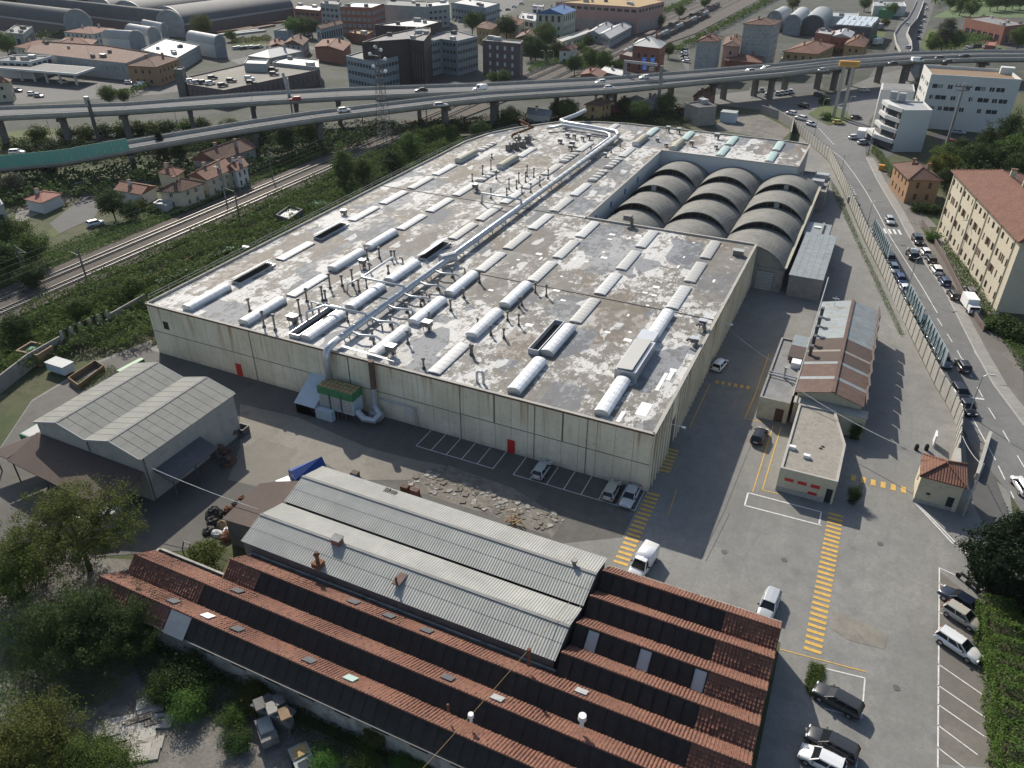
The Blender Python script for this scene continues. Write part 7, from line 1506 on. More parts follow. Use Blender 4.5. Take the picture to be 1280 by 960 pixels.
def proto(kind):
    if kind in TREES: return TREES[kind]
    k, mat = kind
    if k == 'broad': r = (crown('crown', clumps(150,3.6,3.2,5.6), 52, .55, .36, mat, 5), trunk_mesh(4.5,.24,6,2.6,7.5))
    elif k == 'round': r = (crown('crown', clumps(130,3.0,2.5,3.6,.6), 50, .48, .33, mat, 3), trunk_mesh(2.8,.22,6,2.0,5))
    elif k == 'tall': r = (crown('crown', clumps(160,2.9,5.2,6.8,.5), 50, .55, .36, mat, 6), trunk_mesh(7,.25,8,2.2,11))
    elif k == 'cone': r = (crown('crown', clumps(190,2.4,0,0,shape='cone',h=9.5,z0=.8), 44, .3, .28, mat, 3, .3), trunk_mesh(8,.2,0,1,8))
    elif k == 'cypress': r = (crown('crown', clumps(150,1.2,0,0,shape='cone',h=9,z0=.5), 44, .25, .26, mat, 3, .3), trunk_mesh(8,.16,0,1,8))
    elif k == 'bush': r = (crown('crown', clumps(46,1.35,.95,.95,.5), 44, .32, .26, mat, .6), trunk_mesh(.8,.08,4,.8,1.4))
    elif k == 'sparse': r = (crown('crown', clumps(420,6.8,4.1,6.6,.35), 85, .40, .19, mat, 6, .6), trunk_mesh(5.5,.32,11,5.6,9.5))
    elif k == 'near': r = (crown('crown', clumps(300,4.8,3.6,4.4,.25), 130, .42, .17, mat, 4.2, .6), trunk_mesh(4,.28,8,3.5,7))
    elif k == 'yew': r = (crown('crown', clumps(460,3.7,4.3,5.0,.72), 90, .33, .26, mat, 4.6, .2), trunk_mesh(6,.3,6,2.4,8))
    elif k == 'scrub': r = (crown('crown', clumps(90,2.0,1.3,1.2,.3), 90, .34, .15, mat, .8, .6), trunk_mesh(1.2,.08,6,1.2,2.2))
    TREES[kind] = r; return r
def tree(kind, mat, p, s, label, group=None, sz=None, nm=None):
    cm, tm = proto((kind, mat)); isb = kind in ('bush','scrub')
    o = bpy.data.objects.new(nm or ('shrub' if isb else 'tree'), None); COL.objects.link(o); o.location = (p[0],p[1],0); o.scale = (s,s,sz or s); o.rotation_euler = (0,0,random.random()*6.28); tag(o, label, 'shrub' if isb else 'tree', group)
    for n_, me in (('crown', cm), ('trunk', tm)): c = bpy.data.objects.new(n_, me); COL.objects.link(c); c.parent = o
    return o
def bramble(name, label, poly, hgt, dens, size, mat, kind='stuff'):
    poly = ccw(poly); a = np.array(poly); lo, hi = a.min(0), a.max(0); n = int((hi-lo).prod()*dens); P_ = lo+(hi-lo)*RNG.random((n,2)); inside = np.zeros(n, bool); j = len(poly)-1
    for i in range(len(poly)):
        xi, yi = poly[i]; xj, yj = poly[j]; c = ((yi > P_[:,1]) != (yj > P_[:,1])) & (P_[:,0] < (xj-xi)*(P_[:,1]-yi)/(yj-yi+1e-9)+xi); inside ^= c; j = i
    P_ = P_[inside]; x, y = P_[:,0], P_[:,1]
    hh = .5+.5*np.sin(x*.55+1.3*np.sin(y*.23))*np.cos(y*.47+np.sin(x*.31)*1.7); h2 = .5+.5*np.sin(x*1.7+y*.9)*np.cos(y*1.9-x*.6); H2 = hgt*(.15+.6*hh+.35*h2)
    z = H2*(1-RNG.random(len(x))**2*.6); C = np.stack([x,y,z+.05],1)+RNG.normal(size=(len(x),3))*.12; C[:,2] = np.abs(C[:,2]); N = RNG.normal(size=C.shape)*.8+np.array([0,0,.8])
    c0 = C.mean(0); c0[2] = 0; me = quad_mesh(name, C-c0, N, size*(.5+RNG.random(len(C))), mat); o = link(name, me, None, tuple(c0)); stuff(o); tag(o, label, 'undergrowth'); return o
def hedge(name, label, pts, wd, hgt, mat, size=.18, dens=110):
    r = thing(name, label, 'hedge', (*pts[0][:2],0)); Cs = []; Ns = []
    for a, b in zip(pts, pts[1:]):
        L = V2(a,b).length; d = V2(a,b)/L; nn = Vector((-d.y,d.x)); n = int(L*(2*hgt+wd)*dens); t = RNG.random(n)*L; f = RNG.random(n)*(2*hgt+wd)
        side = np.where(f < hgt, -1, np.where(f < hgt+wd, 0, 1)); z = np.where(side == -1, f, np.where(side == 0, hgt, f-hgt-wd)); o = np.where(side == -1, -wd/2, np.where(side == 0, f-hgt-wd/2, wd/2))
        bump = .38*np.sin(t*1.3)*np.cos(z*2.1+t*.7)+.2*np.sin(t*3.1+z*4)+RNG.normal(size=n)*.13; o2 = o+np.where(side == 0, 0, side*bump); z2 = z+np.where(side == 0, bump, 0)
        Cs.append(np.stack([a[0]+d.x*t+nn.x*o2, a[1]+d.y*t+nn.y*o2, np.maximum(z2,.03)],1)); sx = side.astype(float); Ns.append(np.stack([nn.x*sx, nn.y*sx, (side == 0)*1.0+.3],1)+RNG.normal(size=(n,3))*.6)
    C = np.concatenate(Cs); c0 = (pts[0][0],pts[0][1],0); me = quad_mesh('foliage', C-np.array(c0), np.concatenate(Ns), size*(.6+.8*RNG.random(len(C))), mat); link('foliage', me, r, c0)
    m = MB(); [m.bar((*a[:2],hgt*.45),(*b[:2],hgt*.45),wd*.7,hgt*.85) for a, b in zip(pts, pts[1:])]; m.build('core', 'bark', r)
# ---- near the camera
tree('sparse','leaf_olive',(-53.44,-40.58),1.02,'large open crowned olive green tree left of the tiled roofs')
tree('near','leaf_mid',(-56.72,-46.31),1.0,'dark leafy tree at the left edge below the open crowned tree')
tree('near','leaf_dark',(-44.07,-49.33),1.05,'dark shaded tree above the dirt lot at lower left')
tree('near','leaf_dark',(-39.92,-45.81),.8,'dark tree crowding the left end of the tiled roofs')
tree('near','leaf_olive',(-36.61,-59.7),.95,'sunlit tree cut by the bottom left corner')
tree('near','leaf_mid',(-31.08,-58.33),.72,'sunlit tree at the bottom edge near the corner')
tree('round','leaf_olive',(-41.43,-34.78),.62,'small yellow green tree between the two left tiled roof ends')
tree('scrub','leaf_hedge',(-29.73,-49.29),1.0,'bright shrub at the edge of the dirt lot')
tree('scrub','leaf_dark',(-32.06,-47.45),1.3,'dark tall shrub against the tiled workshop wall')
tree('scrub','leaf_mid',(-33.0,-49.19),.9,'shrub left of the bright shrub in the dirt lot')
tree('scrub','leaf_olive',(-24.51,-45.6),1.0,'olive shrub behind the lean to in the lot')
tree('scrub','leaf_mid',(-25.15,-48.38),.7,'low shrub above the orange kayak'); tree('scrub','leaf_dark',(-23.07,-50.33),.7,'dark shrub below the orange kayak')
tree('scrub','leaf_hedge',(-14.87,-48.43),.7,'leafy shrub at the bottom beside the white framed trailer'); tree('scrub','leaf_mid',(-11.47,-47.24),.8,'shrub at the bottom under the tiled workshop wall'); tree('scrub','leaf_mid',(-8.31,-45.75),.65,'third shrub at the bottom under the tiled workshop wall')
tree('round','leaf_olive',(-11.65,-44.57),.45,'thin yellow sapling against the tiled workshop wall'); tree('scrub','leaf_mid',(-6.52,-44.68),.6,'shrub beside the lower end of the tiled workshop wall')
bramble('undergrowth','dark weeds and brambles around the dirt lot under the workshop wall',[(-42.4,-46.24),(-34.92,-42.72),(-24.48,-45.16),(-16.68,-44.33),(-4.91,-44.02),(-13.85,-48.22),(-22.76,-47.19),(-29.51,-50.37),(-35.62,-49.42)],1.3,110,.17,'leaf_dark')
bramble('undergrowth','weedy bank at the lower left corner',[(-55.55,-50.13),(-48.21,-44.25),(-37.82,-47.37),(-36.98,-52.01),(-40.99,-55.78),(-35.57,-55.04),(-27.89,-54.83),(-40.65,-60.84)],1.0,110,.16,'leaf_mid')
bramble('grass_patch','green weeds in the paving beside the dark estate car',[(22.63,-18.75),(23.9,-18.55),(24.11,-20.4),(23.68,-20.98),(23.52,-23.1),(22.76,-22.54),(22.44,-21.19)],.16,900,.11,'leaf_mid')
bramble('grass_patch','weeds along the right foot of the tiled workshop',[(19.4,-36),(20.6,-36),(20.4,-46),(19.4,-46)],.3,160,.13,'leaf_dark')
tree('yew','leaf_conifer',(40.25,-0.64),1.12,'big dense dark conifer by the hedge at the right edge'); tree('yew','leaf_conifer',(44.6,-7.0),.85,'dark conifer behind the big conifer at the right edge')
hedge('hedge','tall bright green hedge along the right edge of the bays',[(39.09,-4.93), (39.89,-12.84), (39.97,-23.3), (44.6,-48)],3.0,3.4,'leaf_hedge',.2,120)
tree('near','leaf_hedge',(44.2,-30.0),.62,'leafy tree rising out of the hedge at the bottom right')
tree('scrub','leaf_dark',(23.27,23.8),.42,'slim dark shrub at the corner of the banded workshop',sz=1.15); tree('scrub','leaf_dark',(24.18,9.25),.42,'slim dark shrub beside the low cream office',sz=1.15)
bramble('grass_patch','grass strip along the inside foot of the perimeter wall',[(6.93,148.64),(9.96,138.76),(18.69,100.36),(23.36,81.74),(28.51,60.16),(27.75,59.8),(22.12,82.43),(16.69,104.63),(8.45,138.04)],.4,60,.16,'leaf_hedge')
bramble('grass_patch','weeds between the shed and the boundary wall',[(-89.16,-13.09),(-88.49,-6.76),(-85.67,-7.66),(-85.1,-14.27)],.5,70,.18,'leaf_mid')
# ---- railway bank
bramble('undergrowth','thick brambles on the bank between the tracks and the factory',[(-118,-60),(-103,-40),(-97,-6),(-90,-2),(-87.5,10),(-87.5,100),(-92,125),(-110,150),(-118,150)],3.0,44,.34,'leaf_mid')
bramble('undergrowth','grassy verge on the farmhouse side of the tracks',[(-131.8,-60),(-131.8,150),(-138,150),(-137,60),(-142,20),(-146,-60)],1.4,36,.32,'leaf_mid')
bramble('undergrowth','scrub filling the ground beneath the viaduct',[(-140,150),(-115,150),(-88,150),(-60,175),(-35,200),(-50,215),(-110,168),(-150,135)],2.2,14,.45,'leaf_dark')
bramble('undergrowth','scrub between the two viaduct decks at the left',[(-245,75),(-215,70),(-150,125),(-152,138),(-200,90)],1.8,14,.45,'leaf_dark')
bramble('undergrowth','overgrown corner at far left above the boundary wall',[(-109.44,-11.41),(-112.48,0.14),(-108.26,12.48),(-101.92,13.17),(-100.97,4.21),(-102.14,-7.95),(-98.88,-19.0)],1.8,40,.34,'leaf_mid')
GT = 'trees by the railway and viaduct'
for k, mt, p, s, l in (('tall','leaf_mid',(-108.85,86.61),.92,'bright tall tree beside the railway left of the pylon'),('broad','leaf_mid',(-106.6,91.59),.75,'rounded tree right of the bright tall railway tree'),('broad','leaf_dark',(-102.35,99.69),.85,'dark tree right of the pylon base'),('broad','leaf_mid',(-106.27,115.45),.9,'green tree between the pylon and the viaduct pier'),('broad','leaf_dark',(-96.17,140.31),.8,'dark tree beyond the left factory rear corner'),('round','leaf_dark',(-98.39,87.61),.7,'low dark tree at the factory edge below the pylon'),('broad','leaf_mid',(-142.77,115.39),.9,'tree in front of the viaduct ramp above the barn'),('broad','leaf_dark',(-144.37,106.93),.85,'dark tree behind the barn'),('broad','leaf_dark',(-156.6,108.77),.8,'dark tree left of the barn under the ramp'),('cone','leaf_conifer',(-166.1,80.03),.95,'dark conifer in front of the viaduct ramp'),('broad','leaf_dark',(-163.13,83.16),.7,'dark tree beside the conifer under the ramp'),('broad','leaf_mid',(-165.46,107.19),.85,'tree overlapping the viaduct ramp parapet'),('broad','leaf_mid',(-161.93,96.07),.6,'pale small tree below the ramp parapet'),
 ('broad','leaf_dark',(-143.41,42.6),.85,'dark round tree left of the garden shed'),('round','leaf_dark',(-139.94,44.29),.75,'dark tree right of the garden lane'),('round','leaf_silver',(-179.96,44.29),.95,'silvery round willow at the far left'),('bush','leaf_hedge',(-176.72,53.42),1.9,'bright yellow green shrub left of the white car in the lane'),('round','leaf_dark',(-184.77,58.01),.8,'dark tree above the bright shrub at left'),('broad','leaf_dark',(-191.09,55.16),.8,'dark tree below the teal barrier'),('cone','leaf_conifer',(-190.05,57.87),.7,'slim dark conifer in front of the teal barrier'),('broad','leaf_dark',(-193.32,52.09),.85,'dark tree at the left edge below the teal barrier'),('bush','leaf_mid',(-161.08,62.18),1.2,'round shrub above the lane garage'),('bush','leaf_hedge',(-162.05,69.49),1.1,'yellow green shrub behind the lane garage'),('bush','leaf_olive',(-144.01,51.04),1.2,'olive shrub beside the garden shed'),('bush','leaf_mid',(-138.55,49.64),1.1,'green shrub below the garden shed'),
 ('broad','leaf_mid',(-143.46,17.63),.95,'leafy tree at the left edge above the tracks'),('broad','leaf_mid',(-135.95,16.33),.8,'second leafy tree at the left edge above the tracks'),('broad','leaf_dark',(-135.1,9.11),.9,'dark tree at the left edge beside the tracks'),('round','leaf_dark',(-126.79,8.56),.8,'low dark tree beside the tracks at left'),('round','leaf_mid',(-106.47,2.63),.7,'shrubby tree above the striped boundary palings'),('round','leaf_mid',(-104.91,13.35),.7,'tree just outside the factory left corner'),('broad','leaf_dark',(-109.41,-7.72),.6,'dark tree on the bank above the green hut'),
 ('broad','leaf_mid',(-80.98,176.04),.9,'tree behind the pipe ends at the factory rear'),('broad','leaf_dark',(-84.87,177.18),.8,'darker tree left of the rear pipe ends'),('broad','leaf_mid',(-58.99,186.01),.85,'bright tree under the viaduct left of the sign post'),('broad','leaf_dark',(-66.38,192.22),.8,'dark tree under the viaduct behind the bright one'),('broad','leaf_mid',(-54.2,201.24),.85,'green tree between the viaduct columns by the concrete box'),('broad','leaf_dark',(-94.29,158.13),.9,'dark tree behind the conveyor at the factory rear'),('round','leaf_mid',(-74.14,172.44),.6,'low tree touching the rear roof edge')):
    tree(k, mt, p, s, l, GT)
# ---- right side
for k, mt, p, s, l in (('broad','leaf_bright',(33.41,158.61),.9,'bright yellow green tree behind the orange house'),('broad','leaf_mid',(33.97,172.38),.8,'green tree between the orange house and the white office'),('tall','leaf_dark',(44.59,182.8),.95,'dark tall tree right of the power pole'),('broad','leaf_dark',(41.46,170.23),1.0,'dark tree behind the yellow apartments left end'),('tall','leaf_dark',(50.67,196.61),1.1,'tallest dark tree at the right in front of the white block'),('broad','leaf_mid',(50.55,176.18),1.15,'leafy green tree above the yellow apartments roof'),('broad','leaf_dark',(46.78,174.38),.95,'dark tree behind the apartment chimneys'),('broad','leaf_dark',(52.42,166.17),1.0,'dark tree at the right edge behind the apartments'),('broad','leaf_dark',(34.92,151.3),.7,'shaded tree between the orange house and apartments'),('broad','leaf_dark',(38.2,182.66),.8,'dark tree at the foot of the power pole'),('tall','leaf_dark',(52.91,183.31),1.0,'dark tree at the right edge above the leafy green tree'),('bush','leaf_hedge',(32.45,111.86),1.1,'bright shrub at the end of the garden wall'),('bush','leaf_dark',(43.88,68.87),1.6,'dark shrub below the apartment end wall'),('bush','leaf_hedge',(42.34,69.82),.9,'light shrub beside the box truck'),('bush','leaf_dark',(45.84,66.72),1.5,'shrub at the right edge below the apartments'),('bush','leaf_dark',(29.11,131.2),1.2,'shrub in front of the orange house end'),('bush','leaf_dark',(32.12,131.43),1.2,'shrub right of the orange house end')):
    tree(k, mt, p, s, l, 'trees right of the road')
hedge('hedge','low green hedge beside the pavement above the orange house',[(15.41,184.81), (19.37,170.16), (21.94,158.02)],1.2,1.6,'leaf_hedge',.25,40)
hedge('hedge','dark clipped hedge in front of the orange house garden',[(27.58,133.0), (30.98,132.21), (34.32,132.01)],1.2,1.3,'leaf_dark',.25,40)
tree('bush','leaf_mid',(-1.99,219.48),1.3,'round shrub on the grassy traffic island'); tree('bush','leaf_dark',(-5.66,245.04),1.4,'dark shrub behind the totem base')
# ---- city trees
GC = 'trees among the far buildings'
for k, mt, p, s, l in (('tall','leaf_silver',(34.05,397.41),1.35,'large pale tree beside the far road at right'),('broad','leaf_mid',(40.0,399.05),1.1,'tree right of the large pale tree at far right'),('broad','leaf_mid',(29.83,385.42),.9,'tree left of the large pale tree at far right'),('tall','leaf_mid',(44.64,555.07),1.4,'big tree at the top beside the far road'),('broad','leaf_mid',(50.18,542.88),1.2,'second big tree at the top beside the far road'),('broad','leaf_mid',(68.78,417.46),1.2,'tree at the right edge beside the far car park'),('broad','leaf_silver',(54.01,488.24),.9,'pale tree in front of the purple hall'),('broad','leaf_mid',(38.99,584.26),1.1,'tree at the very top right of centre'),('broad','leaf_mid',(4.03,523.05),1.0,'tree beside the green box near the ramp'),('broad','leaf_olive',(-57.65,528.59),1.1,'olive tree above the arched halls'),('broad','leaf_olive',(3.5,466.6),.7,'yellowish tree by the panel shed'),('broad','leaf_mid',(-13.83,552.58),1.0,'tree left of the far warehouse strip'),
 ('broad','leaf_mid',(-145.49,308.6),1.5,'large green tree left of the white cottage'),('broad','leaf_dark',(-138.49,279.64),1.2,'dark tree left of the large green tree by the cottage'),('broad','leaf_dark',(-132.05,289.83),.9,'dark tree in front of the white cottage'),('broad','leaf_dark',(-109.07,254.26),1.0,'dark bushy tree beside the railway cutting'),('broad','leaf_mid',(-107.66,270.83),1.0,'bright tree in the railway fork'),('broad','leaf_mid',(-101.62,269.66),1.0,'second bright tree in the railway fork'),('round','leaf_mid',(-95.16,269.25),.9,'low tree left of the sign gantry'),('broad','leaf_dark',(-128.02,321.72),.8,'dark tree by the grey railway sheds'),('round','leaf_mid',(-120.66,300.05),.8,'round tree right of the white cottage'),('round','leaf_mid',(-128.44,313.42),.7,'small tree above the white cottage'),('broad','leaf_mid',(-117.1,413.86),.8,'tree beside the sidings at the pink hall corner'),('broad','leaf_mid',(-117.71,460.54),.9,'tree along the sidings beyond the pink hall'),('broad','leaf_mid',(-114.69,517.01),.9,'tree along the sidings near the top'),('broad','leaf_mid',(-84.44,315.21),.8,'tree right of the brick depot'),
 ('cypress','leaf_dark',(-267.43,361.56),1.3,'slim conifer in front of the blank grey slab'),('broad','leaf_dark',(-203.57,340.13),1.4,'dark tree left of the ochre villa'),('broad','leaf_dark',(-216.84,374.67),.9,'dark tree above the ochre villa'),('broad','leaf_dark',(-178.47,332.07),1.4,'dark round tree above the brown apartments'),('broad','leaf_dark',(-142.29,282.47),1.3,'dark tree right of the brown apartments'),('broad','leaf_mid',(-127.63,222.57),.7,'low bright tree below the brown apartments'),('broad','leaf_mid',(-132.16,222.09),.6,'low tree left below the brown apartments'),
 ('broad','leaf_hedge',(-284.48,286.76),1.2,'bright green tree behind the rooftop car park'),('broad','leaf_dark',(-283.32,293.63),1.2,'dark green tree beside the bright tree behind the car park'),('broad','leaf_dark',(-275.74,291.0),1.2,'second dark tree behind the car park'),('broad','leaf_olive',(-326.44,263.27),1.4,'olive tree in front of the white doored arched hall'),('round','leaf_mid',(-308.54,264.22),.9,'small tree right of the open white store'),
 ('broad','leaf_mid',(-371.29,181.29),1.2,'bushy tree at the left edge beside the frame building'),('broad','leaf_dark',(-420.54,264.27),.01,'') ,('broad','leaf_mid',(-242.59,127.83),.8,'tree in front of the left viaduct below the orange block'),('broad','leaf_mid',(-239.72,132.03),.6,'small tree beside the back street lawn')):
    if l: tree(k, mt, p, s, l, GC)
for i, p in enumerate([(-529.01,317.25),(-520.8,321.29),(-511.13,322.98),(-503.22,324.85),(-495.35,326.71),(-488.11,330.26),(-534.92,299.38),(-529.56,302.0),(-543.46,300.11)]): tree('broad', ('leaf_mid','leaf_dark')[i % 2], p, 1.6, 'tree in the belt behind the great arched halls, %s of nine' % NTH[i], 'trees behind the great halls')
for i, p in enumerate([(-224.37,84.45),(-215.89,88.5),(-211.86,91.82),(-208.26,96.34),(-204.3,99.09),(-200.52,102.04),(-196.51,104.82),(-193.28,108.4),(-188.62,111.5),(-185.12,114.07)]): tree('bush', ('leaf_mid','leaf_dark')[i % 2], p, 2.1, 'low tree between the viaduct decks, %s from the left' % NTH[i], 'trees between the viaduct decks')
for i, p in enumerate([(63.87,590.67),(68.92,601.36),(73.32,598.56),(78.61,611.15),(82.86,606.54)]): tree('broad', 'leaf_mid', p, 1.3, 'tree on the edge of the far field, %s from the left' % NTH[i], 'trees at the far field')

# ---- masses of scrub and far woods that read as one
bramble('woodland','dark belt of scrub trees under the viaduct ramp behind the farmhouses',[(-150,98),(-166,75),(-186,52),(-215,35),(-230,8),(-200,-5),(-185,25),(-165,45),(-152,70),(-136,80),(-134,105),(-126,118),(-128,128)],4.6,7,.75,'leaf_dark')
bramble('woodland','scrub trees along the strip between the viaduct decks',[(-215,66),(-150,126),(-108,160),(-112,150),(-140,118),(-160,98),(-190,70)],3.6,7,.7,'leaf_dark')
bramble('woodland','belt of trees behind the great arched halls at the top left',[(-594.88,303.31),(-576.2,330.93),(-548.06,353.25),(-517.98,372.35),(-536.04,388.28),(-639.36,332.87)],10,.8,1.9,'leaf_mid')
bramble('woodland','green belt along the sidings towards the top',[(-88,330),(-84,330),(-78,640),(-84,640)],3.5,4,.9,'leaf_mid'); bramble('woodland','green belt between the railway and the pink hall',[(-135,300),(-131,300),(-132,420),(-131,560),(-137,560)],3.5,5,.8,'leaf_mid')
bramble('woodland','scrub beside the railway beyond the viaduct',[(-128.29,248.47),(-128.93,259.7),(-126.09,277.42),(-112.66,267.53),(-98.79,274.22),(-99.89,285.85),(-116.44,295.14),(-119.85,280.43),(-130.56,288.33),(-133.32,269.74),(-132.55,257.95)],3.0,6,.7,'leaf_mid')
bramble('woodland','dark wood on the right behind the apartments',[(47,124),(60,128),(75,160),(70,205),(50,205),(38,185),(36,165),(40,150),(38,130)],6,7,.75,'leaf_dark')
bramble('woodland','scrub along the far side of the apartments garden',[(34.95,113.3),(37.5,109.28),(41.42,86.2),(43.88,74.2),(45.13,64.83),(47.03,62.64),(46.41,53.71),(43.71,65.74),(39.09,82.31),(34.31,103.76)],1.1,30,.3,'leaf_mid')
bramble('woodland','trees around the far car park and road verge',[(26.25,391.77),(27.94,443.26),(32.33,445.39),(44.78,413.62),(64.8,446.33),(65.62,461.54),(45.32,441.74),(39.96,398.39)],4.5,3,1.0,'leaf_mid')
bramble('woodland','garden trees among the villas behind the viaduct',[(-36.89,341.15),(-24.24,351.15),(-11.01,357.54),(1.16,379.64),(0.32,392.11),(-10.23,374.13),(-24.35,361.51)],3.2,4,.8,'leaf_dark')
bramble('woodland','garden trees behind the brown apartment block',[(-199.41,339.1),(-185.0,339.98),(-180.63,348.21),(-153.9,310.56),(-149.79,312.55),(-159.4,334.84),(-181.9,357.0),(-196.17,363.12),(-205.74,355.16)],5,5,.9,'leaf_dark')
bramble('woodland','hedges and gardens left of the white cottage',[(-143.39,282.14),(-141.17,287.73),(-131.33,290.21),(-122.22,292.35),(-125.18,300.05),(-137.92,308.25),(-155.73,309.68)],4,6,.8,'leaf_dark')
bramble('woodland','gardens around the red roofed houses at the far left',[(-408.24,203.27),(-389.09,196.82),(-398.72,213.33),(-400.37,235.54),(-407.46,241.24),(-412.46,223.74),(-406.45,209.59),(-417.41,209.85)],4,4,.9,'leaf_dark')
bramble('woodland','street trees along the back street at the left',[(-261.49,137.68),(-250.93,136.88),(-247.96,144.18),(-250.85,155.08),(-254.08,157.37),(-254.45,148.65),(-260.59,141.11)],3,6,.7,'leaf_mid')
bramble('woodland','trees of the far field edge at the top right',[(26.09,597.52),(35.73,619.14),(58.43,621.71),(88.14,644.83),(89.43,663.2),(59.29,648.41),(35.79,655.47)],7,1.0,1.6,'leaf_mid')
bramble('woodland','green yard edge around the lawn beside the arched hall',[(-300.54,255.41),(-287.95,269.75),(-293.3,278.58),(-300.79,283.83),(-309.28,265.07)],2.2,5,.7,'leaf_olive')

# ================================================================ street lamps, poles, wires
def lamp(p, h, arm, label, rz=0):
    r = thing('street_lamp', label, 'street lamp', (*p,0), 'street lamps'); x, y = p
    m = MB(); m.cyl(x,y,0,h,.10,7,.06); m.build('post', 'steel', r); m = MB(); m.tube([(x,y,h-.1),(x+arm*.5*math.cos(rz),y+arm*.5*math.sin(rz),h+.3),(x+arm*math.cos(rz),y+arm*math.sin(rz),h+.35)], .05, 6); m.build('arm', 'steel', r)
    m = MB(); m.obox(x+(arm+.3)*math.cos(rz),y+(arm+.3)*math.sin(rz),h+.33,.9,.3,.14,rz); m.build('lamp_head', 'light_roof', r)
for p, l in (((38.08,37.36),'street lamp behind the wall end near the large black car'),((28.38,80.64),'street lamp beside the parked white car at the wall'),((9.11,150.01),'street lamp at the bend beside the perimeter wall'),((18.53,112.21),'street lamp at the white zebra crossing'),((-2.52,190.03),'street lamp nearest the junction on the wall side'),((-3.76,218.58),'left street lamp on the grassy traffic island'),((3.99,226.31),'right street lamp beside the traffic island')): lamp(p, 6.8, 1.0, l, R(15))
for p, l in (((-186.67,106.07),'slim lamp post in front of the viaduct ramp'),((-222.46,87.61),'lamp post between the viaduct decks at far left'),((-137.87,247.64),'lamp post below the brown apartments'),((-124.83,257.76),'lamp post left of the railway beyond the viaduct'),((-121.25,259.48),'second lamp post left of the railway beyond the viaduct'),((-129.0,63.89),'pale lamp post in front of the farmhouse row'),((-133.16,127.6),'thin post under the ramp left of the pylon'),((-122.11,127.63),'thin post under the ramp right of the pylon'),((37.44,101.85),'lamp post inside the apartments garden')): lamp(p, 8.5, .7, l, R(200))
m = MB(); x, y = 36.9, 12.2; m.cyl(x,y,0,8.2,.12,7,.08); tag(m.build('utility_pole', 'steel'), 'leaning grey utility pole beside the gatehouse porch', 'pole')
m = MB(); x, y = (14.37,179.19); m.cyl(x,y,0,7.5,.14,7,.1); tag(m.build('utility_pole', 'concrete'), 'concrete pole at the corner of the terraced office', 'pole')
def cable(name, label, a, b, sag, r=.035, mat='light_roof'):
    P_ = [(a[0]+(b[0]-a[0])*t, a[1]+(b[1]-a[1])*t, a[2]+(b[2]-a[2])*t-sag*4*t*(1-t)) for t in np.linspace(0,1,17)]; tag(MB().tube(P_, r, 5).build(name, mat), label, 'cable')
cable('cable', 'pale overhead cable from the banded workshop to the gatehouse', (13.9,25.5,5.2), (31.2,16.0,4.9), .6, .06)
cable('pipe_line', 'long pale pipe on the eave of the banded workshop', (13.95,69,4.8), (13.95,24.5,4.3), .1, .09)
cable('cable', 'overhead cable between the gatehouse pole and the wall end', (36.9,12.2,7.9), (36.0,24.4,4.0), .4, .04)
cable('cable', 'sagging yellow cord over the tiled roofs at the bottom', (.4,-24.5,7.0), (-6.5,-55,5.5), .5, .022, 'hay')
cable('cable', 'white overhead cable from the twin gabled shed to the brown lean to', (-56.0,-28.5,5.8), (-39,-28,4.6), .3, .04)
cable('cable', 'thin overhead cable across the yard to the ribbed wall', (.2,37.5,7.2), (9.6,34,3.9), .3, .03)
# ================================================================ yard clutter
tp = thing('tarp_truck', 'blue tarpaulin covered truck behind the corrugated sheds', 'truck', (*(-43.87,-18.45),.05)); x, y = -39.6, -18.2
m = MB(); m.obox(x,y,2.1,4.2,2.4,2.6,R(62)); m.mat(0); c, s = math.cos(R(62)), math.sin(R(62)); T = lambda u, v, z: (x+c*u-s*v, y+s*u+c*v, z)
m.add([T(-2.1,-1.22,3.4),T(2.1,-1.22,3.4),T(2.1,1.22,3.4),T(-2.1,1.22,3.4),T(-2.1,0,4.0),T(2.1,0,4.4)], [(0,1,5,4),(2,3,4,5),(1,2,5),(3,0,4)]); m.build('tarpaulin', 'tarp_blue', tp)
m = MB(); m.obox(x-c*3.1,y-s*3.1,1.5,1.7,2.3,2.2,R(62)); m.build('cab', 'white_paint', tp); m = MB(); m.obox(x-c*.8,y-s*.8,.7,6.4,2.2,.25,R(62)); m.build('chassis', 'dark_steel', tp)
for u in (-3.0,.9,1.8):
    for v in (-1.05,1.05): p = T(u,v,.45); m = MB(); m.tube([(p[0]+.12*s,p[1]-.12*c,.45),(p[0]-.12*s,p[1]+.12*c,.45)], .44, 12); m.build('wheel', 'tyre', tp)
sk = thing('tarp_skip', 'blue sheeted skip behind the ridge of the rear corrugated shed', 'skip', (-35.2,-16.8,0)); m = MB(); m.add([(-36.8,-17.6,0),(-33.6,-17.6,0),(-33.2,-15.6,0),(-36.4,-15.6,0),(-37.2,-17.8,1.6),(-33.2,-17.8,1.6),(-32.8,-15.4,1.6),(-36.8,-15.4,1.6)], [(0,1,5,4),(1,2,6,5),(2,3,7,6),(3,0,4,7),(0,3,2,1)]); m.build('bin', 'dark_steel', sk); m = MB(); m.add([(-37.3,-17.9,1.65),(-33.1,-17.9,1.65),(-32.7,-15.3,1.65),(-36.9,-15.3,1.65),(-36.6,-16.6,2.4),(-33.2,-16.6,3.4)], [(0,1,5,4),(2,3,4,5),(1,2,5),(3,0,4)]); m.build('sheet', 'tarp_blue', sk)
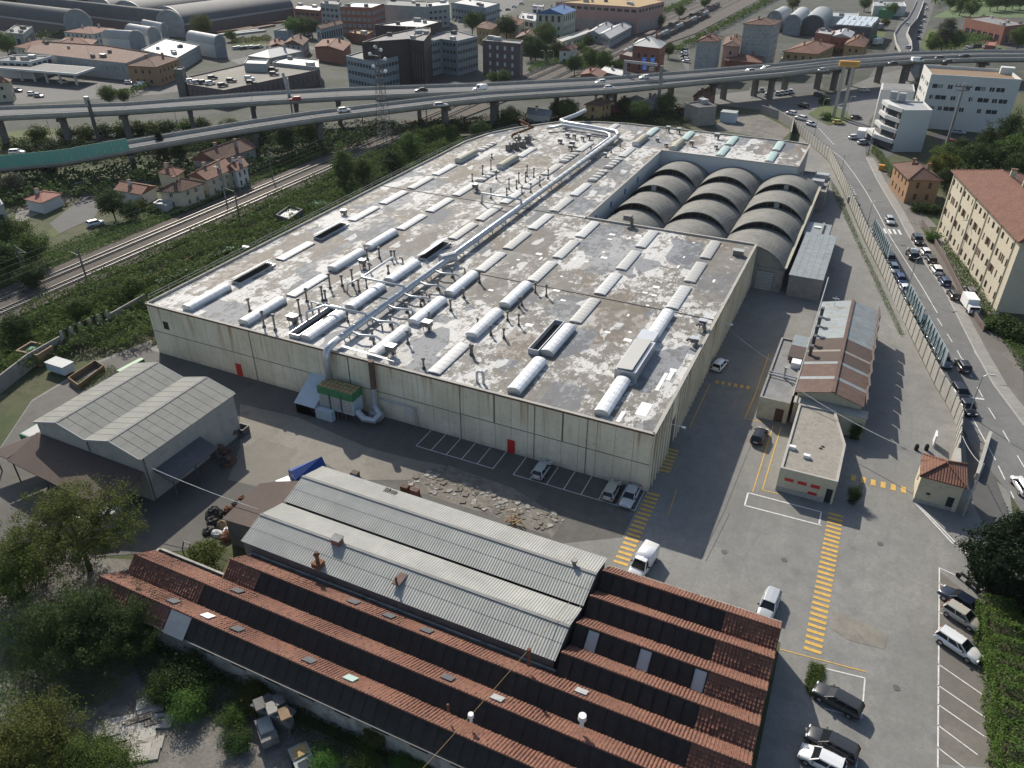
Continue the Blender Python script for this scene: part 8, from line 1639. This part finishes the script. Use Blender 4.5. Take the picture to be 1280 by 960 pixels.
def blob(name, label, p, s, mat, cat, group=None, seed=0, z0=0):
    r = np.random.default_rng(seed); m = MB(); n, k = 9, 6; vs = []
    for i in range(k+1):
        t = PI/2*i/k
        for j in range(n): a = 2*PI*j/n; q = .75+.4*r.random(); vs.append((p[0]+math.cos(a)*math.cos(t)*s[0]*q, p[1]+math.sin(a)*math.cos(t)*s[1]*q, z0+max(0,math.sin(t)*s[2]*(.85+.3*r.random()))))
    m.add(vs, [(i*n+j, i*n+(j+1)%n, (i+1)*n+(j+1)%n, (i+1)*n+j) for i in range(k) for j in range(n)]+[tuple(range(k*n,k*n+n))]); return tag(m.build(name, mat), label, cat, group)
def scrap(label, p, s, seed, group):
    r = np.random.default_rng(seed); o = thing('scrap_heap', label, 'scrap', (p[0],p[1],0), group)
    for i in range(16):
        a = r.random()*6.3; d = r.random()**.5; x, y = p[0]+math.cos(a)*d*s[0]*.8, p[1]+math.sin(a)*d*s[1]*.8; z = s[2]*(1-d)*.8+.15; m = MB()
        if i % 3: m.obox(x,y,z,.4+r.random()*.9,.25+r.random()*.5,.15+r.random()*.45,r.random()*3,r.normal()*.4); m.build('scrap_piece', ('rust','copper_rust','dark_steel')[i % 3], o)
        else: m.tube([(x-.5*math.cos(a*2),y-.5*math.sin(a*2),z),(x+.5*math.cos(a*2),y+.5*math.sin(a*2),z+.4*r.normal()*.5+.2)], .08+.1*r.random(), 6); m.build('scrap_pipe', 'rust', o)
GJ = 'junk heap beside the brown lean to'
for i, (p, s, mt, l) in enumerate((((-47.14,-27.45),(1.3,1.1,1.3),'black','big black sack in the heap left of the brown lean to'),((-46.42,-28.5),(1.0,.8,.9),'black','black sack just below the big one in the heap'),((-45.84,-30.02),(.8,.9,.7),'black','black sack at the lower left of the heap'),((-44.58,-29.86),(1.0,.6,.5),'light_roof','pale torn sheeting at the bottom of the heap'),((-43.79,-29.06),(.5,.5,.7),'white_paint','white sack against the brown lean to'),((-45.04,-28.44),(.9,.6,.8),'wood','pile of timber offcuts against the brown lean to'),((-43.07,-29.72),(.8,1.2,.9),'rust','rusty scrap heap below the brown lean to'),((-46.21,-26.12),(.9,.7,.8),'rust','rusty heap at the rear corner of the brown lean to'),((-46.08,-24.8),(.8,.6,.8),'dark_steel','dark scrap beside the brown lean to roof edge'),((-46.09,-23.69),(.8,.6,.7),'rust','rusty scrap nearest the blue tarpaulin truck'))): blob('junk_sack' if 'sack' in l else 'scrap_heap', l, p, s, mt, 'junk', GJ, i)
for i, (p, s, l) in enumerate((((-56.53,-13.67),(1.5,1.2,1.8),'rusty bale stack at the far corner of the twin gabled shed'),((-55.25,-17.46),(1.6,1.3,1.6),'rusty scrap heap beside the black felt canopy'),((-53.04,-18.52),(1.2,1.0,1.2),'low rusty scrap heap nearest the yard by the shed'))): scrap(l, p, s, 20+i, 'scrap heaps by the twin gabled shed')
m = MB(); x, y = (-56.2,-12.28); m.box(x-.8,y-.7,.1,x+.8,y-.6,1.2); m.box(x-.8,y+.6,.1,x+.8,y+.7,1.2); m.box(x-.8,y-.6,.1,x-.7,y+.6,1.2); m.box(x+.7,y-.6,.1,x+.8,y+.6,1.2); m.box(x-.7,y-.6,.1,x+.7,y+.6,.2); tag(m.build('metal_crate', 'dark_steel'), 'open dark metal crate at the corner of the twin gabled shed', 'crate')
wv = thing('white_lorry', 'white lorry half hidden under the canopy of the twin gabled shed', 'lorry', (-57.6,-34.4,0)); m = MB(); m.obox(-57.4,-34.4,1.7,3.2,2.2,2.3,R(35)); m.build('cargo_box', 'light_roof', wv); m = MB(); m.obox(-59.6,-35.9,1.3,1.5,2.0,1.9,R(35)); m.build('cab', 'white_paint', wv); m = MB(); m.obox(-60.3,-36.4,1.7,.3,1.7,.7,R(35)); m.build('windscreen', 'car_glass', wv)
for u, v in ((-1.9,-.95),(-1.9,.95),(1.0,-.95),(1.0,.95)): c_, s_ = math.cos(R(35)), math.sin(R(35)); px, py = -57.4+c_*u-s_*v, -34.4+s_*u+c_*v; m = MB(); m.tube([(px+.12*s_,py-.12*c_,.42),(px-.12*s_,py+.12*c_,.42)], .42, 10); m.build('wheel', 'tyre', wv)
# rubble strip: broken slabs, each a stone
RS = [MB() for _ in range(4)]; SM = []
for i, m in enumerate(RS):
    r = np.random.default_rng(i); n = 6; a = sorted(r.random(n)*2*PI); q = [(math.cos(t)*(.35+.3*r.random()), math.sin(t)*(.35+.3*r.random())) for t in a]; m.prism(ccw(q), 0, .12+.18*r.random()); SM.append(m.mesh('stone', ('stone_white','rubble','concrete','rubble')[i]))
rb = thing('rubble_strip', 'strip of broken concrete rubble between the yard and the corrugated sheds', 'rubble', (-22,-14,0)); k = 0
q0, q1 = Vector((-28.63,-10.17)), Vector((-7.88,-10.53))
while k < 230:
    t = random.random(); w_ = random.uniform(-1.8,1.6); p = q0+(q1-q0)*t+Vector((.15,1))*w_; o = link('stone', random.choice(SM), rb, (p.x,p.y,.04), random.random()*6); s = random.choice((.2,.25,.35,.45,.6,.9)); o.scale = (s,s,s*.6); k += 1
dl = thing('broken_slabs', 'broken pale concrete slabs in the dirt lot at lower left', 'rubble', (*(-32.67,-53.22),0)); q = [(-34.91,-54.28),(-34.79,-53.03),(-34.4,-51.98),(-34.27,-50.86),(-34.14,-50.07),(-33.16,-53.46),(-33.27,-52.14),(-33.37,-50.79),(-31.71,-54.1),(-31.68,-53.09),(-31.76,-51.78),(-30.64,-54.4),(-30.36,-53.46),(-31.25,-51.36),(-31.61,-54.53),(-32.73,-50.49),(-30.06,-54.6),(-33.18,-54.13)]
for i, p in enumerate(q): m = MB(); r = np.random.default_rng(i+50); m.prism(ccw(rect(p[0],p[1],1.0+r.random()*1.8,.6+r.random()*.9,R(38)+r.normal()*.12)), .02, .12+.14*r.random()); m.build('slab', ('stone_white','concrete_light','rubble','concrete_light')[i % 4], dl)
# heap of tan timber and rebar at the end of the rubble strip
tm = thing('timber_heap', 'tangled heap of tan timber and bent bars at the end of the rubble strip', 'scrap', (*(-13.07,-12.65),0)); x, y = (-13.07,-12.65); r = np.random.default_rng(3)
for i in range(16): a = r.random()*3; L = .6+r.random()*1.0; ox, oy = r.normal()*.6, r.normal()*.5; z0 = .15+r.random()*.5; m = MB(); m.bar((x+ox-L*math.cos(a)*.5,y+oy-L*math.sin(a)*.5,z0),(x+ox+L*math.cos(a)*.5,y+oy+L*math.sin(a)*.5,z0+r.random()*.5),.12,.08); m.build('timber', ('hay','wood','rust')[i % 3], tm)
for i, (p, c, l) in enumerate((((-28.37,-13.28),'rust','dark red bin behind the rear corrugated shed'),((-26.85,-13.3),'brick_red','red bin right of the dark red bin'),((-35.87,-13.64),'wood','brown bin behind the corrugated shed ridge'))): m = MB(); x, y = p; m.box(x-.5,y-.4,.05,x+.5,y+.4,.9); m.mat(1).box(x-.4,y-.3,.9,x+.4,y+.3,.91); tag(m.build('waste_bin', [c,'black']), l, 'bin', 'bins behind the corrugated shed')
# lot at the lower left: lean-to with junk on its roof, trailer, kayak, caravan
lt = thing('junk_lean_to', 'flat roofed lean to with junk on top in the lower left lot', 'shed', (*(-22.3,-46.05),0)); f = ccw([(-23.35,-47.8), (-19.08,-47.69), (-19.16,-46.42), (-22.69,-46.0)]); m = MB(); m.prism(f, 2.45, 2.6); m.build('roof', 'dark_roof', lt); m = MB(); m.prism(inset(f,.3), 0, 2.45); m.build('wall', 'concrete_dark', lt)
for i, (u, c) in enumerate((((-22.53,-47.4),'concrete_dark'),((-21.28,-47.25),'concrete'),((-19.84,-47.24),'wood'),((-21.23,-46.27),'dark_steel'))): m = MB(); m.obox(u[0],u[1],2.75,1.3,.9,.25,R(-35)); m.build('roof_junk', c, lt)  # junk given dark colours that carry the shade on this roof
ky = blob('kayak', 'bright orange kayak shell lying in the weeds', (-24.01,-49.31), (.5,.9,.4), 'orange_plastic', 'kayak', None, 77)
cv = thing('camper_shell', 'grey camper shell parked in the weeds at the bottom', 'caravan', (*(-21.19,-48.43),0)); x, y = (-21.19,-48.43); m = MB(); m.obox(x,y,.9,2.6,1.5,1.0,R(-35)); m.build('shell', 'concrete_dark', cv); m = MB(); m.obox(x-.2,y+.15,1.5,1.6,1.2,.3,R(-35)); m.build('roof', 'grey_wall', cv); m = MB(); m.obox(x,y,.35,3.0,1.4,.15,R(-35)); m.build('chassis', 'dark_steel', cv)  # shell toned dark, the shade over it is put into the colour
tr_ = thing('flat_trailer', 'white framed trailer with boards at the bottom edge', 'trailer', (*(-17.14,-48.63),0)); x, y = (-16.84,-48.98); m = MB(); m.obox(x,y,.65,2.8,1.7,.12,R(-33)); m.build('bed', 'grey_wall', tr_); m = MB(); m.obox(x-.5,y+.3,.8,1.1,1.3,.12,R(-33)); m.build('board', 'hay', tr_); m = MB(); m.obox(x+.75,y-.45,.78,.9,1.2,.1,R(-33)); m.build('tank', 'glass', tr_)
for v in (-.9,.9): c_, s_ = math.cos(R(-33)), math.sin(R(-33)); px, py = x-s_*v, y+c_*v; m = MB(); m.tube([(px+.1*s_,py-.1*c_,.32),(px-.1*s_,py+.1*c_,.32)], .32, 10); m.build('wheel', 'tyre', tr_)
m = MB(); p = (-45.97,-33.59); m.bar((p[0]-.5,p[1],0),(p[0]+.2,p[1],1.6),.1); m.bar((p[0]+.5,p[1],0),(p[0]+1.2,p[1],1.6),.1); m.bar((p[0],p[1],.9),(p[0]+1,p[1],.9),.08); m.bar((p[0]+.2,p[1],1.6),(p[0]+1.2,p[1],1.6),.08); tag(m.build('steel_rack', 'dark_steel'), 'dark bent steel rack behind the left tiled roof end', 'rack')
for i, (u, v) in enumerate((((-44.52,-37.38),(-41.39,-36.67)),((-43.56,-37.43),(-41.39,-36.97)))): m = MB(); m.bar((*u,.35),(*v,.35),.35,.3); tag(m.build('plank', 'white_paint'), ('upper','lower')[i]+' white plank lying behind the left tiled roof end', 'plank', 'planks behind the tiled roof')
# railway bank: tan screens, green netting
sc_ = thing('reed_screen', 'broken tan reed screen fence along the railway bank', 'fence', (-95,15,0)); q = [(-108.9,3.55),(-107.69,10.31),(-107.82,16.85),(-108.1,21.19),(-108.06,29.07),(-108.9,34.53),(-109.06,39.11)]
for a, b in zip(q, q[1:]): m = MB(); m.bar((*a,.7),(*b,.7),.08,1.3); m.build('screen_panel', 'hay', sc_)
nt_ = thing('garden_netting', 'green garden netting slung beside the factory left wall', 'netting', (-89,25,0)); q = [(-105.94,19.81),(-105.52,27.24),(-106.1,35.54),(-104.58,46.46)]
for a, b in zip(q, q[1:]): m = MB(); m.bar((*a,.6),(*b,.6),2.0,.3); m.build('net_strip', 'netting_green', nt_)
blob('netting_heap','green netting heap on the bank beside the hut',(-105.28,70.66),(4,3,1.4),'netting_green','netting',None,5)
blob('sheet_heap','torn white sheet on the factory left edge rail',(-87.03,25.74),(.9,.6,.25),'white_paint','sheet',None,6,9.15)
# crates, cart and timber by the left boundary wall
tb = thing('timber_pen', 'low timber walled pen beside the left boundary wall', 'pen', (*(-89.45,-10.35),0)); f = ccw([(-90.36,-13.21), (-91.07,-7.57), (-88.42,-8.19), (-87.16,-14.07)])
for a, b in zip(f, f[1:]+f[:1]): m = MB(); m.bar((*a,.5),(*b,.5),.15,1.0); m.build('side', 'wood', tb)
m = MB(); a, b = (-81.41,-10.8), (-81.14,-6.32); m.bar((*a,2.6),(*b,2.6),.8,1.1); tag(m.build('green_skip', 'tarp_green'), 'long green skip behind the twin gabled shed', 'skip')
m = MB(); x, y = (-81.06,-25.88); m.box(x-1.2,y-1.6,0,x+1.2,y+1.6,1.8); m.mat(1).box(x-1.0,y-1.4,1.8,x+1.0,y+1.4,1.82); tag(m.build('green_container', ['netting_green','light_roof']), 'small green container at the left corner of the twin gabled shed', 'container')
# bins and boxes along the road
m = MB(); x, y = (18.82,164.24); m.box(x-.7,y-.6,0,x+.7,y+.6,1.4); m.box(x-.75,y-.65,1.4,x+.75,y+.65,1.55); tag(m.build('clothes_bank', 'sign_orange'), 'yellow collection bin beside the hedge above the orange house', 'bin')
m = MB(); x, y = (13.67,131.47); m.box(x-.9,y-.7,0,x+.9,y+.7,1.5); tag(m.build('road_bin', 'light_roof'), 'white bin bank on the road side of the perimeter wall', 'bin')
bl_ = thing('planter_boxes', 'row of pale low slatted boxes along the road side of the perimeter wall', 'barrier', (*(11.29,144.94),0)); a, b = Vector((9.73,150.3)), Vector((13.44,136.84))
for i in range(9): p = a+(b-a)*i/8; m = MB(); m.obox(p.x,p.y,.3,2.0,.5,.5,R(15)); m.build('slat', 'white_paint', bl_)
for i, (x, y) in enumerate(((31.26,24.61), (32.53,25.21))): m = MB(); m.cyl(x,y,0,.8,.28,8); m.tube([(x,y,.8),(x,y,1.0)], .2, 8); tag(m.build('black_bin', 'black'), ('left','right')[i]+' small black bin behind the gatehouse', 'bin', 'bins behind the gatehouse')
m = MB(); x, y = (28.54,121.85); 
for k in range(4): m.tube([(x-2+k*1.1,y,0),(x-2+k*1.1,y,.9),(x-1.2+k*1.1,y,.9),(x-1.2+k*1.1,y,0)], .04, 5)
stuff(m.build('cycle_racks', 'steel')); tag(bpy.data.objects['cycle_racks'], 'row of cycle rails on the pavement by the side street', 'rack')
# gully, manholes and tar stains in the yard
sheet('concrete_patch','concrete_pad',[(23.89,-10.52),(27.88,-11.05),(29.48,-11.8),(29.2,-13.84),(25.76,-14.13),(23.93,-13.26)],.05)
m = MB()
for a, b in (((9.13,-9.27),(9.85,0.28)),((9.85,0.28),(10.31,19.52)),((9.78,-9.25),(10.55,0.28))): line(m, [a,b], .045, .056)
stuff(struct(m, 'paving_joint', 'asphalt_mid'))
mh = MB(); mh.cyl(0,0,0,.012,.36,14); mh.mat(1).cyl(0,0,.012,.016,.30,14); MHM = mh.mesh('manhole_cover', ['concrete_dark','dark_steel'])
for i, (p, l) in enumerate((((11.37,-6.77),'round manhole cover near the shadow corner of the factory'),((17.96,-5.11),'round manhole cover between the office and the tiled roofs'),((27.89,2.5),'round manhole cover below the gatehouse crossing'),((30.52,-18.26),'round manhole cover left of the hedge side bays'),((9.21,36.11),'round manhole cover beside the cream annex'),((29.75,24.45),'round manhole cover behind the low cream office'),((-24.46,-8.94),'round manhole cover in front of the wall bays'))): tag(link('manhole_cover', MHM, None, (p[0],p[1],.056)), l, 'manhole', 'manhole covers in the yard')

# ================================================================ the air
m = MB(); m.box(-1500,-300,-1.2,900,2200,90); hz = bpy.data.objects.new('haze', m.mesh('haze', 'steel')); COL.objects.link(hz); hz['kind'] = 'stuff'
hm = bpy.data.materials.new('haze'); hm.use_nodes = True; nt = hm.node_tree; nt.nodes.clear(); o = nt.nodes.new('ShaderNodeOutputMaterial'); v = nt.nodes.new('ShaderNodeVolumePrincipled')
v.inputs['Color'].default_value = (.86,.91,1,1); v.inputs['Density'].default_value = .00004; v.inputs['Anisotropy'].default_value = .2; nt.links.new(v.outputs[0], o.inputs['Volume']); hz.data.materials.clear(); hz.data.materials.append(hm)
